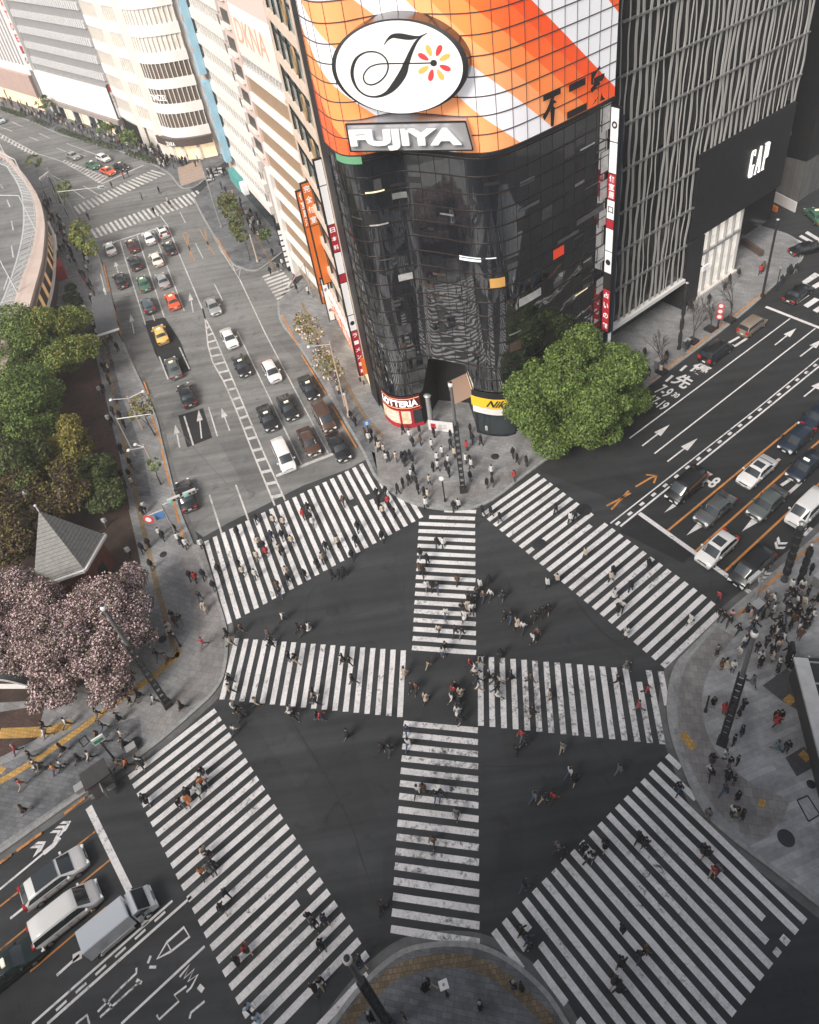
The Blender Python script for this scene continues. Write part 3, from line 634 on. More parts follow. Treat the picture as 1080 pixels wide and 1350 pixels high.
for s in np.arange(.3,SMAX+.1,1.5): mb.bar(FW3(min(s,SMAX),33.1,.15),FW3(min(s,SMAX),45.6,.15),.035,.04)
mb.build('sign_frame',M('sign_frame_metal',(.11,.075,.075),.5,.4),fuj)
mb=MB(); mb.wall([tuple(FP(s,.14)) for s in np.linspace(0,SMAX,80)],32.75,33.1); mb.build('sill_band',m_black,fuj)
mb=MB(); mb.wall([tuple(FP(s,.16)) for s in np.linspace(2.9,5.8,14)],32.3,33.0); mb.build('green_band',M('green_panel',(.14,.36,.20),.5),fuj)
mb=MB(); mb.wall([tuple(FP(s,.1)) for s in np.linspace(0,SMAX,80)],45.6,46.6); mb.build('parapet',M('lilac_panel',(.55,.55,.62),.5),fuj)
# ground floor: burger shop corner, recess, camera shop
mb=MB(); skin(mb,2.4,7.6,2.9,4.9,.10); mb.build('fascia',M('dark_red_fascia',(.10,.02,.02),.5),fuj)
mb=MB(); skin(mb,2.2,6.2,.75,2.9,.06); mb.build('shop_window',M('lit_shop_window',(.80,.46,.30),.4,emit=.35,var=.5,scale=2.2),fuj)
mb=MB(); skin(mb,2.2,7.7,0,.75,.10); skin(mb,5.0,5.25,.7,2.9,.10); skin(mb,6.35,6.6,.7,2.9,.10); skin(mb,2.2,7.7,2.75,2.95,.13); mb.build('shop_frame',m_red,fuj)
mb=MB(); skin(mb,6.6,7.6,.3,2.9,.05); mb.build('door',m_glass,fuj)
mb=MB(); pm_=M('pale_menu_poster',(.75,.55,.45),.5,emit=.25,var=.4,scale=4); skin(mb,6.0,6.3,.9,2.7,.12); mb.build('poster',pm_,fuj); mb=MB(); skin(mb,3.1,4.9,1.0,2.6,.09); mb.build('poster',pm_,fuj)
lot=thing('shop_sign','white LOTTERIA lettering above the red burger shop corner','sign',FW3(5,3,.1))
mb=MB(); V,F,_=glyphs('LOTTERIA',.03); s0,s1=2.75,7.25
mb.add([FW3(s0+(s1-s0)*a,3.4+.95*b,.16) for a,b in V],F,0); mb.build('letters',M('lit_white_letters',(.95,.93,.92),.4,emit=.9),lot)
mb=MB(); skin(mb,2.6,7.5,3.15,3.25,.14); skin(mb,2.6,7.5,4.5,4.6,.14); mb.build('neon_strip',M('orange_neon',(.9,.32,.16),.4,emit=.8),lot)
rec=[(3.85,66.6),(7.2,65.6),(8.7,64.3)]
e0=tuple(FP(7.7)); e1=tuple(FP(14.3))
mb=MB(); mb.wall([e0,(3.9,66.9)],0,9.6); mb.wall([(3.9,66.9),(7.3,65.5)],0,9.6); mb.build('recess_wall',m_black,fuj)
mb=MB(); mb.wall([(7.3,65.5),e1],0,9.6); mb.build('recess_wall',M('charcoal_wall',(.03,.03,.033),.5),fuj)
rp=Plane((7.3,65.5),e1)
mb=MB()
for k in range(4): rp.quad(mb,.5+k*1.15,1.5+k*1.15,6.4,8.0,.05)
mb.build('window_strip',M('milky_windows',(.72,.70,.66),.5,emit=.3),fuj)
mb=MB(); rp.quad(mb,-.3+.35,.45,6.2,8.6,.08); mb.build('red_panel',m_red,fuj)
mb=MB(); rp.quad(mb,.8,4.6,5.1,5.5,.06); mb.build('warm_strip',m_lit,fuj)
mb=MB(); a0,a1=np.array(rp.W(.3,4.9,.05)),np.array(rp.W(4.3,4.9,.05)); n3=np.array((*rp.n,-.35))*2.2
mb.quad(a0,a1,a1+n3,a0+n3); mb.quad(a0+n3,a1+n3,a1+n3+(0,0,-.3),a0+n3+(0,0,-.3)); mb.build('awning',M('brown_awning',(.30,.20,.15),.8),fuj)
mb=MB(); skin(mb,14.3,18.6,0,3.1,.04); mb.build('shop_window',m_glass,fuj)
mb=MB(); skin(mb,14.0,19.2,3.3,4.2,.10); mb.build('white_band',m_wpanel,fuj)
mb=MB(); skin(mb,14.0,19.2,5.7,6.5,.16); skin(mb,14.2,14.45,0,3.3,.12); skin(mb,14.2,18.6,0,.35,.12); mb.build('shop_frame',m_black,fuj)
mb=MB(); skin(mb,19.2,SMAX,0,6.3,.04); mb.build('shop_window',m_glass,fuj)
nik=thing('shop_sign','yellow sign band with black Nikon lettering over the rounded camera shop','sign',FW3(16,4.2,.15))
mb=MB(); skin(mb,13.9,19.2,4.3,5.65,.18); mb.build('band',m_yellow,nik)
mb=MB(); V,F,_=glyphs('Nikon',.03); s0,s1=15.6,18.6; mb.add([FW3(s0+(s1-s0)*(a+.18*b),4.5+.95*b,.21) for a,b in V],F,0); mb.build('letters',m_ink,nik)
# low white hoarding board and round column in the recess
t=thing('notice_board','low white notice board standing before the dark recessed entrance','board',G3(585,569,Z_P))
pl=Plane(G(566,567),G(600,571)); mb=MB(); pl.box(mb,0,pl.L,Z_P,1.5,-.1,.1); mb.build('panel',M('white_board',(.70,.68,.68),.6,var=.1,scale=4),t)
mb=MB(); pl.quad(mb,.3,.9,.4,1.2,.11); mb.build('red_notice',m_red,t); mb=MB(); pl.text(mb,'三三',1.2,2.2,.6,1.1,.11); mb.build('print',m_ink,t)
# script oval sign
OU=np.array([.924,-.382]); ON=np.array([-.382,-.924]); OO=np.array([4.95,61.2])
def oval(u,z,o): p=OO+OU*u+ON*o; return np.array((p[0],p[1],z))
ov=thing('oval_sign','white oval sign with a black script F and a red and orange flower','sign',tuple(oval(-.6,36.8,0)))
uc,zc,ru,rz_=-.62,40.65,5.6,3.62; FO=1.5; K=72
def ell(k,ru,rz_): t=2*math.pi*k/K; return uc+ru*math.cos(t),zc+rz_*math.sin(t)
mb=MB()
vs=[oval(*ell(k,ru,rz_),FO-.15) for k in range(K)]+[oval(*ell(k,ru,rz_),-1.6) for k in range(K)]
mb.add(vs,[(k,k+K,(k+1)%K+K,(k+1)%K) for k in range(K)],0,True); mb.build('drum',M('black_gloss',(.03,.03,.032),.2,.6,.8),ov)
mb=MB(); vs=[oval(*ell(k,ru,rz_),FO-.15) for k in range(K)]+[oval(*ell(k,ru-.42,rz_-.10),FO) for k in range(K)]; mb.add(vs,[(k+K,k,(k+1)%K,(k+1)%K+K) for k in range(K)],0,True); mb.build('rim',m_ink,ov)
mb=MB(); mb.add([oval(*ell(k,ru-.42,rz_-.10),FO) for k in range(K)],[tuple(range(K))[::-1]],0); mb.build('face',M('white_oval_face',(.82,.81,.80),.4,emit=.12),ov)
o3=np.array((*(OO+ON*(FO+.03)),0)); n3=(*ON,0)
def ovp(x,y): return PP(400+x/4.5,y/4.5,o3,n3)
def stroke(mb,pts,n=6):
    P=catmull([np.array(p[:2]) for p in pts],n); Wd=catmull([np.array([p[2],0]) for p in pts],n)
    L,R=[],[]
    for i,p in enumerate(P):
        d=P[min(i+1,len(P)-1)]-P[max(i-1,0)]; d=d/max(np.linalg.norm(d),1e-6); q=np.array([-d[1],d[0]])*max(Wd[i][0],1.2)/2
        L.append(ovp(*(p+q))); R.append(ovp(*(p-q)))
    k=len(P); mb.add(L+R,[(i,i+1,i+k+1,i+k) for i in range(k-1)],0)
mb=MB()
stroke(mb,[(478,266,3),(500,235,12),(530,214,24),(575,214,34),(630,222,30),(680,220,14),(712,208,8),(736,194,3)])
stroke(mb,[(708,212,4),(672,245,16),(640,305,24),(612,375,34),(588,440,48),(540,510,42),(490,555,22),(430,574,12),(370,565,10),(322,528,12),(294,470,18),(290,410,20),(312,350,16),(355,316,10),(405,306,9),(455,318,9),(490,350,9),(503,395,9),(488,445,9),(450,485,9),(405,503,9),(370,492,9),(356,460,8),(368,425,8),(400,395,8),(450,380,8),(520,377,8),(620,376,8),(700,375,8),(760,373,8)])
mb.build('script_letter',m_ink,ov)
for k,(cx,cy,c) in enumerate([(745,300,1),(803,300,0),(838,341,1),(841,402,0),(812,443,1),(758,446,0),(713,413,1),(712,338,0)]):
    dx,dy=cx-773,cy-374; L=math.hypot(dx,dy); dx/=L; dy/=L; mb=MB(); pts=[]
    for j in range(16):
        t=2*math.pi*j/16; a=36*math.cos(t); b=16*math.sin(t)*(1+.25*math.cos(t)); pts.append(ovp(cx+dx*a-dy*b,cy+dy*a+dx*b))
    mb.add(pts,[tuple(range(16))],0); mb.build('petal',M('red_petal',(.75,.05,.05),.5,emit=.1) if c==0 else M('orange_petal',(.85,.42,.10),.5,emit=.1),ov)
mb=MB(); mb.add([ovp(773+20*math.cos(t*.393),374+20*math.sin(t*.393)) for t in range(16)],[tuple(range(16))],0); mb.build('flower_centre',m_ink,ov)
# chrome board with block letters
bd=thing('name_board','chrome board with raised white FUJIYA block letters below the oval','sign',tuple(oval(-.7,33.6,0)))
mb=MB()
A=[oval(-6.05,33.75,1.0),oval(4.75,33.75,1.0),oval(4.3,36.15,1.0),oval(-6.05,36.15,1.0)]; B=[oval(-6.05,33.75,-1.4),oval(4.75,33.75,-1.4),oval(4.3,36.15,-1.4),oval(-6.05,36.15,-1.4)]
mb.add(A+B,[(0,1,2,3),(3,2,6,7),(0,3,7,4),(1,5,6,2),(0,4,5,1)],0); mb.build('panel',M('mirror_chrome',(.55,.55,.57),.35,.6),bd)
mb=MB(); 
for p,q in ((A[0],A[1]),(A[1],A[2]),(A[2],A[3]),(A[3],A[0])): mb.bar(p,q,.12,.12)
mb.build('edge_trim',m_frame_d,bd)
mb=MB(); text(mb,'FUJIYA',oval(-5.75,33.98,1.25),(OU[0],OU[1],0),(0,0,1),9.7,1.78,0,.05,.22); mb.build('letters',m_wsign,bd)
# brush characters on the sign wall
kj=thing('brush_lettering','black brush characters 不二家 at the lower right of the orange sign wall','sign',FW3(26,33.6,.3))
mb=MB()
for ch,s0,s1,z0,z1 in (('不',22.9,25.2,33.35,36.3),('二',25.9,28.5,33.3,36.2),('家',28.9,31.4,33.3,36.6)):
    V,F,_=glyphs(ch,.042); mb.add([FW3(s0+(s1-s0)*a,z0+(z1-z0)*b,.34) for a,b in V],F,0)
mb.build('characters',m_ink,kj)
# vertical tenant signs
def vsign(base,out,z0,z1,w,segs,label,t=.35):
    """board standing out from a wall at base, direction out; segs = list of (fraction, material, text, text material)"""
    b=np.array(base,float); o=np.array(out,float)/np.linalg.norm(out); s=thing('vertical_sign',label,'sign',(b[0],b[1],z0))
    nrm=np.array([o[1],-o[0]]); nrm=nrm if nrm@(-b)>0 else -nrm
    mb=MB(); c=b+o*w/2; mb.box((c[0],c[1],(z0+z1)/2),(w+.12,t,z1-z0+.15),((*o,0),(*nrm,0),(0,0,1))); mb.build('case',m_frame_d,s)
    z=z1
    for fr,mt,tx,tm in segs:
        h=(z1-z0)*fr; mb=MB(); q=b+nrm*(t/2+.012); e=.06
        right=np.array([-nrm[1],nrm[0]]); p0=q if right@o>0 else q+o*w
        P=lambda a,zz,k=0.0:(p0[0]+right[0]*a+nrm[0]*k,p0[1]+right[1]*a+nrm[1]*k,zz)
        mb.quad(P(e,z-h+.05),P(w-e,z-h+.05),P(w-e,z-.05),P(e,z-.05)); pa=mb.build('panel',mt,s)
        if tx:
            mb=MB(); k=len(tx); ch=min((h-.2)/k,(w-.2)*1.1)
            for i,chx in enumerate(tx):
                zz=z-.1-(h-.2)*(i+.5)/k; mb2=text(mb,chx,P(w*.18,zz-ch*.4,.012),(*right,0),(0,0,1),w*.64,ch*.8,0,.02)
            sub(mb,'lettering',tm,pa,s)
        z-=h
mW,mR,mI=m_wsign,m_red,m_ink; mWh=M('sign_white_print',(.88,.86,.86),.5,emit=.2)
vsign((-4.1,70.6),(-1,-.3),3.2,30.4,.85,[(.10,mW,'',mI),(.16,mW,'',mI),(.12,mR,'日本料',mWh),(.10,mW,'',mI),(.04,mR,'',mI),(.16,mW,'',mI),(.08,mW,'・',mI),(.24,mR,'ラーメン家系',mWh)],'tall tenant sign, white panels over long red panel, at glass tower left corner')
vsign(tuple(FP(32.5,.1)),(.53,-.85),7.0,32.3,1.0,[(.13,mW,'◎',mI),(.125,mW,'',mI),(.11,mR,'個室居',mWh),(.085,mW,'口',mI),(.04,mR,'',mI),(.105,mW,'',mI),(.105,mW,'・',mI),(.08,m_black,'',mI),(.22,mR,'占いの館',mWh)],'tall tenant sign of white and red panels between the glass tower and GAP')
t=thing('downpipe_column','dark blue strip column between the glass tower and GAP','column',(24.3,66.9,0)); mb=MB(); mb.box((24.35,67.25,15.5),(.35,.8,31),math.radians(31.8)); mb.build('shaft',M('navy_cladding',(.03,.05,.09),.5),t); mb=MB(); mb.box((24.2,66.6,4.5),(.3,.2,3.4),math.radians(31.8)); mb.build('lit_slot',m_wsign,t)
# --- black store with wavy fins
gap=thing('clothing_store','black clothing store tower with wavy pale vertical fins and a cantilevered black box','building',(40,85,0))
gp=Plane(G(892,411),G(968,358.5))
mb=MB(); P=[gp.W(-13.9,0,-.4)[:2],gp.W(20.2,0,-.4)[:2],gp.W(20.2,0,-26)[:2],gp.W(-13.9,0,-26)[:2]]; mb.prism(P,9.6,56,0,0,True); mb.prism([gp.W(-13.9,0,-.4)[:2],gp.W(3.6,0,-.4)[:2],gp.W(3.6,0,-26)[:2],gp.W(-13.9,0,-26)[:2]],4.6,9.6,0,0,True); mb.prism([gp.W(-13.9,0,-2.5)[:2],gp.W(3.6,0,-2.5)[:2],gp.W(3.6,0,-26)[:2],gp.W(-13.9,0,-26)[:2]],0,4.6); mb.prism([gp.W(3.6,0,-.4)[:2],gp.W(12.4,0,-.4)[:2],gp.W(12.4,0,-26)[:2],gp.W(3.6,0,-26)[:2]],0,9.6); mb.build('body',m_black,gap)
mb=MB(); gp.quad(mb,-13.9,20.1,4.7,56,-.35); mb.build('glass_wall',glassmat('black_facade_glass',(.012,.012,.013),.12,1.5,.02),gap)
mfin=M('pale_metal_fin',(.40,.395,.385),.5,.0); mb=MB(); random.seed(5)
zs=[4.7+4.85*k for k in range(12)]
x=-13.7; nf=0
while x<20:
    ph=random.uniform(0,6.28); am=random.uniform(.05,.20); fr=random.uniform(.5,1.0); pair=random.random()<.6
    for dx in ((0,.2) if pair else (0,)):
        pts=[]
        for z in np.arange(4.8,54,.6):
            if (1.0<x<19.8) and z<20.9: continue
            k=(z-4.7)/4.85; w=am*math.sin(2*math.pi*fr*k*.5+ph)+.07*math.sin(2*math.pi*k*.9+ph*2)
            pts.append(gp.W(x+dx+w,z,.0))
        for a,b in zip(pts,pts[1:]): mb.bar(a,b,.085,.20,0,(*gp.u,0)) if False else mb.box((np.array(a)+np.array(b))/2,(.055,.12,np.linalg.norm(np.array(b)-np.array(a))),((*gp.u,0),(*gp.n,0),(np.array(b)-np.array(a))/np.linalg.norm(np.array(b)-np.array(a))))
    x+=random.uniform(.68,1.12); nf+=1
mb.build('wavy_fins',mfin,gap)
m_rail_=M('rail_grey',(.22,.22,.22),.5,.3)
for z in zs[1:]:
    d=-13.7; mb=MB(); gp.box(mb,-13.8,20 if z>20.9 else .8,z-.03,z+.03,-.22,-.1)
    while d<20: 
        if not (z<20.9 and d>.7): gp.box(mb,d,min(d+.35,20),z-.08,z+.08,-.2,.16)
        d+=.55
    mb.build('floor_rail',m_rail_,gap)
mb=MB(); gp.box(mb,-13.9,.6,4.25,4.75,-.4,.35); mb.build('ledge',m_wpanel,gap)
mb=MB(); gp.box(mb,.9,20.1,9.7,20.8,-3,.12); gp.box(mb,.6,3.7,.1,9.7,-2.4,.3); 
mk,nk=newmat('black_brick',.5,.5); bt=nk.n('ShaderNodeTexBrick'); bt.inputs['Scale'].default_value=1; bt.inputs['Brick Width'].default_value=.55; bt.inputs['Row Height'].default_value=.28; bt.inputs['Mortar Size'].default_value=.03
bt.inputs['Color1'].default_value=(.018,.018,.02,1); bt.inputs['Color2'].default_value=(.03,.03,.035,1); bt.inputs['Mortar'].default_value=(.006,.006,.006,1); sx=nk.n('ShaderNodeSeparateXYZ'); cx_=nk.n('ShaderNodeCombineXYZ'); co=nk.coord(); nk.l(co,sx.inputs[0]); nk.l(sx.outputs[0],cx_.inputs[0]); nk.l(sx.outputs[2],cx_.inputs[1]); nk.l(cx_.outputs[0],bt.inputs['Vector']); nk.l(bt.outputs[0],nk.b.inputs['Base Color'])
mb.build('brick_box',mk,gap)
mb=MB(); gp.quad(mb,3.75,12.3,.4,6.3,-.3); gp.quad(mb,3.75,12.3,6.7,9.6,-.3); mb.build('shop_window',M('warm_display_window',(.78,.71,.64),.3,emit=.40,var=.45,scale=.9),gap)
mb=MB(); gp.box(mb,3.7,12.4,6.3,6.7,-.35,.0); 
for d in (3.7,5.4,7.1,8.8,10.5,12.2): gp.box(mb,d,d+.14,.3,9.6,-.35,.02)
mb.build('window_frame',M('pale_steel',(.42,.42,.42),.4,.4),gap)
mb=MB(); gp.box(mb,3.6,12.5,.1,.45,-.4,.35); mb.build('plinth',M('white_plinth',(.66,.62,.58),.5),gap)
mb=MB(); gp.quad(mb,-13,.4,.2,4.2,-2.45); mb.build('shop_window',m_glass,gap)
gs=thing('store_sign','tall white serif GAP letters on the black brick box','sign',gp.W(13,14.2,.6))
mb=MB()
def gl(pts,w):  # strokes in the sign plane, (d,z) pairs
    for a,b in zip(pts,pts[1:]): mb.bar(gp.W(a[0],a[1],.66),gp.W(b[0],b[1],.66),.14,w,0,(*gp.u,0)) if False else None
def blk(d0,d1,z0,z1): gp.box(mb,d0,d1,z0,z1,.14,.30)
def poly(P,):
    q=[gp.W(d,z,.74) for d,z in P]; mb.add(q if not gp.flip() else q[::-1],[tuple(range(len(q)))],0)
D0,Z0,Hh=11.5,14.0,3.5
Hh=3.5; tk=.17
def stem(d,z0,z1,w=.24): blk(d,d+w,z0,z1)
# G
stem(D0,Z0+.3,Z0+Hh-.3); blk(D0+.08,D0+.26,Z0+.1,Z0+.4); blk(D0+.08,D0+.26,Z0+Hh-.4,Z0+Hh-.1); blk(D0+.2,D0+.72,Z0,Z0+.13); blk(D0+.2,D0+.66,Z0+Hh-.13,Z0+Hh); stem(D0+.62,Z0+.05,Z0+1.45,.17); blk(D0+.48,D0+.92,Z0+1.4,Z0+1.5); stem(D0+.68,Z0+Hh-.8,Z0+Hh,.09)
# A
a=D0+1.3
for i in range(22):
    t=i/22; blk(a+.10+.40*t,a+.17+.40*t,Z0+Hh*t,Z0+Hh*(t+1/22)+.02); blk(a+.86-.36*t,a+1.06-.34*t,Z0+Hh*t,Z0+Hh*(t+1/22)+.02)
blk(a+.22,a+.9,Z0+1.0,Z0+1.1); blk(a-.04,a+.32,Z0,Z0+.09); blk(a+.74,a+1.2,Z0,Z0+.09)
# P
b=D0+2.85
stem(b+.1,Z0,Z0+Hh); blk(b-.04,b+.48,Z0,Z0+.09); blk(b-.04,b+.72,Z0+Hh-.11,Z0+Hh); blk(b+.3,b+.72,Z0+1.5,Z0+1.61); stem(b+.70,Z0+1.6,Z0+Hh-.1,.2)
mb.build('letters',M('sign_letter_white',(.86,.85,.83),.4,emit=.5),gs)
t=thing('hanging_sign','small white lettered sign jutting from the black brick pillar','sign',gp.W(3.7,5.2,.4)); mb=MB(); gp.box(mb,3.0,4.1,5.0,5.7,.9,1.1); mb.build('plate',m_wsign,t); mb=MB(); gp.box(mb,3.4,3.5,5.3,5.45,.3,.9); mb.build('bracket',m_frame_d,t)
# far dark block across the side street
fb=thing('dark_tower','dark tower on a grey stone base beyond the GAP box','building',(75,110,0))
a=np.array(G(1052,266)); mb=MB(); P=[a,a+e_h*50,a+e_h*50-r_h*45,a-r_h*45]; mb.prism(P,6.4,62); mb.build('upper_wall',m_black,fb)
mb=MB(); mb.prism([p-(e_h-r_h*0)*.1 for p in P],0,6.4); mb.build('stone_base',paving('stone_blocks',(.16,.155,.15),1.6,.8,0,.02,.1,.2),fb)
for k in range(3):
    mb=MB(); q=a-e_h*.12-r_h*(3+k*4); mb.bar((*q,10+k*9),(*(q-r_h*2),10+k*9),.1,.6); mb.build('light_strip',M('dim_strip',(.2,.2,.21),.5),fb)
t=thing('construction_hoarding','white construction hoarding with an orange barrier in the side street','hoarding',G3(1015,262))
pl=Plane(G(1013,262),G(1048,280)); mb=MB(); pl.box(mb,0,pl.L,0,1.6,-.1,.1); mb.build('panel',m_wpanel,t); mb=MB(); pl.box(mb,-2,pl.L-1.5,0,.8,1.8,2.1); mb.build('barrier',m_orange_s,t)
t=thing('side_street_wall','low brown wall beside the GAP store entrance','wall',G3(985,330)); mb=MB(); mb.bar((*G(978,322),.5),(*G(1004,339),.5),.5,1.0); mb.build('wall_body',M('brown_stone',(.10,.07,.06),.8,var=.2,scale=2),t)
# --- cream banded building beside the tower
b1=thing('banded_building','cream office building with projecting white floor bands and a rooftop billboard','building',(-12,98,0))
p1=Plane(G(388,357),G(446,428)); T1=31.0; L1=p1.L
mb=MB(); mb.prism([p1.W(0,0,-.9)[:2],p1.W(L1,0,-.9)[:2],p1.W(L1,0,-18)[:2],p1.W(0,0,-18)[:2]],0,T1,0,1); mb.build('body',[m_roof,m_cream],b1)
mb=MB(); fl=3.45
for k in range(9):
    z=k*fl+3.2 if k else 3.2
    p1.box(mb,1.9,L1,z,z+1.15,-.9,.22)
mb.build('floor_band',M('ivory_band',(.84,.80,.76),.55,var=.06,scale=.6),b1)
mb=MB()
for k in range(8):
    z=k*fl+3.2+1.15; p1.quad(mb,1.9,L1,z,z+fl-1.15,-.12)
p1.quad(mb,1.9,L1,.2,3.2,-.4); mb.build('window_strip',M('brown_window',(.32,.235,.16),.3,var=.35,scale=.8),b1)
m_tanm=M('tan_mullion',(.45,.33,.24),.6)
for k in range(8):
    z=k*fl+4.45; mb=MB(); p1.box(mb,2.0,L1-.05,z-.12,z+.02,-.2,-.03)
    for d in np.arange(2.2,L1,.55): p1.box(mb,d,d+.1,z-.1,z+fl-1.25,-.2,-.02)
    mb.build('mullion',m_tanm,b1)
mb=MB(); p1.box(mb,0,1.9,0,17.5,-.9,.45); mb.build('pilaster',m_wpanel,b1)
mb=MB(); p1.box(mb,-3.2,1.9,17.5,45,-3.5,.2); mb.build('stair_tower',M('blush_panel',(.66,.52,.47),.6,var=.06,scale=.5),b1)
for z in (19.5,22.9,26.4,29.8,33.2,36.6,40):
    mb=MB(); p1.quad(mb,-2.6,.8,z,z+1.7,.23); w=mb.build('window',M('dark_opening',(.07,.065,.06),.4),b1); mb=MB(); p1.box(mb,-2.7,.9,z-.5,z,.2,.6); sub(mb,'sill',m_cream,w,b1)  # flat dark window panes on the stair tower
mb=MB(); p1.box(mb,1.9,L1,31,31.5,-2,.3); mb.build('parapet',m_cream,b1)
mb=MB()
for i in range(14): p1.box(mb,2.2+i*1.2,2.3+i*1.2,31.5,34,-.1,.1); 
for z in (32.2,33.2): p1.box(mb,2,L1,z,z+.08,-.1,.1)
mb.build('railing',M('rail_white',(.6,.58,.56),.5),b1)
bb=thing('rooftop_billboard','pink and orange patterned rooftop billboard on the cream banded building','billboard',p1.W(9,31.5,-1))
mp_,np_=newmat('pink_billboard_print',.5,.4); uvb=np_.n('ShaderNodeUVMap'); uvb.uv_map='dz'; sx=np_.n('ShaderNodeSeparateXYZ'); np_.l(uvb.outputs[0],sx.inputs[0])
wz=np_.n('ShaderNodeTexWave',Scale=.55,Distortion=5.0); wz.wave_type='BANDS'; np_.l(uvb.outputs[0],wz.inputs['Vector'])
pk=np_.ramp(wz.outputs['Fac'],[(.35,(.80,.52,.47)),(.55,(.82,.66,.61)),(.8,(.78,.45,.40))]); ws2=np_.n('ShaderNodeTexWave',Scale=.42,Distortion=3.0); np_.l(uvb.outputs[0],ws2.inputs['Vector']); og=np_.ramp(ws2.outputs['Fac'],[(.35,(.83,.72,.66)),(.6,(.80,.50,.30)),(.85,(.84,.76,.7))])
q=np_.math('GREATER_THAN',sx.outputs[1],39.0); q2=np_.math('LESS_THAN',np_.math('ABSOLUTE',np_.math('SUBTRACT',sx.outputs[1],38.7)),.75)
f1=np_.mix(q,og,pk); f2=np_.mix(q2,f1,(.84,.82,.82)); np_.l(f2,np_.b.inputs['Base Color']); np_.l(f2,np_.b.inputs['Emission Color']); np_.b.inputs['Emission Strength'].default_value=.1
mb=MB(); p1.quad(mb,1.4,L1-.2,33.6,52,.12); o=mb.build('print',mp_,bb); ul=o.data.uv_layers.new(name='dz'); pts=[(1.4,33.6),(L1-.2,33.6),(L1-.2,52),(1.4,52)]
if p1.flip(): pts=pts[::-1]
for li,l in enumerate(o.data.loops): ul.data[li].uv=pts[l.vertex_index]
mb=MB(); p1.box(mb,1.3,L1,33.3,52,-.6,.06); mb.build('frame',m_wpanel,bb)
mb=MB(); p1.text(mb,'DKNA',3,L1-3,35,38,.16); mb.build('print_shapes',M('salmon_print',(.78,.42,.30),.5),bb)
# orange vertical signs
vsign(p1.W(L1-.1,0,.2)[:2],tuple(p1.n),4.2,20.6,1.3,[(.30,m_orange_s,'個室居酒',mWh),(.52,m_orange_s,'',mWh),(.18,m_orange_s,'口',mWh)],'orange vertical sign with white characters hung on the cream banded building')
vsign(p1.W(L1+2.4,0,.2)[:2],tuple(p1.n),8.5,22.5,1.2,[(.4,m_orange_s,'完全個室',mWh),(.6,m_orange_s,'',mWh)],'second orange vertical sign nearer the glass tower, on the peach building')
# --- peach framed narrow building
b2=thing('peach_building','narrow building with peach frames around large green glass windows','building',(-6,80,0))
p2=Plane(G(446,428),(-3.9,70.3)); L2=p2.L; T2=50
mb=MB(); mb.prism([p2.W(.05,0,-.5)[:2],p2.W(L2-.05,0,-.5)[:2],(4,74),(0,92)],0,T2,0,1); mb.build('body',[m_roof,m_peach],b2)
mgg=glassmat('green_window_glass',(.11,.15,.145),.12,1.6,.03)
for k in range(10):
    z=6.5+k*4.35; mb=MB(); p2.quad(mb,.8,L2-.5,z,z+3.4,-.15); w=mb.build('window',mgg,b2)
    mb=MB()
    for d in np.linspace(.8,L2-.5,5): p2.box(mb,d-.06,d+.06,z,z+3.4,-.14,0)
    p2.box(mb,.8,L2-.5,z+2.3,z+2.4,-.14,0); sub(mb,'frame',m_frame_d,w,b2)
mb=MB()
for k in range(11): p2.box(mb,0,L2,6.5+k*4.35-.95,6.5+k*4.35,-.5,.15)
p2.box(mb,0,.8,5.5,T2,-.5,.12); p2.box(mb,L2-.5,L2,5.5,T2,-.5,.12); mb.build('frame_band',m_peach,b2)
for k in range(6):
    z=22+k*4.35; mb=MB(); c=np.array(p2.W(L2-1.6,z,.5)); 
    for j in range(20):
        t0,t1=2*math.pi*j/20,2*math.pi*(j+1)/20; mb.bar(c+np.array([*(p2.u*math.cos(t0)*.7),math.sin(t0)*1.2]),c+np.array([*(p2.u*math.cos(t1)*.7),math.sin(t1)*1.2]),.16,.16)
    mb.build('gilded_ring',M('gilded_metal',(.55,.38,.20),.4,.5),b2)
mb=MB(); p2.box(mb,0,L2,3.2,5.6,-.5,.5); mb.build('shop_fascia',m_orange_s,b2); mb=MB(); p2.text(mb,'焼肉 居酒屋',1,L2-1,3.6,5.2,.52,0,.02); mb.build('fascia_lettering',mWh,b2)
mb=MB()
for d in np.arange(.3,L2-.5,1.5): p2.box(mb,d,d+.75,5.6,6.4,.2,.55)
mb.build('lantern_row',m_wsign,b2); mb=MB(); p2.quad(mb,.4,L2-.4,.2,3.1,-.2); mb.build('shop_window',m_lit,b2)
vsign(p2.W(.6,0,.3)[:2],tuple(p2.n),1.5,8.2,.8,[(1.0,mW,'手相',mI)],'white vertical sign with black characters at the foot of the orange sign')
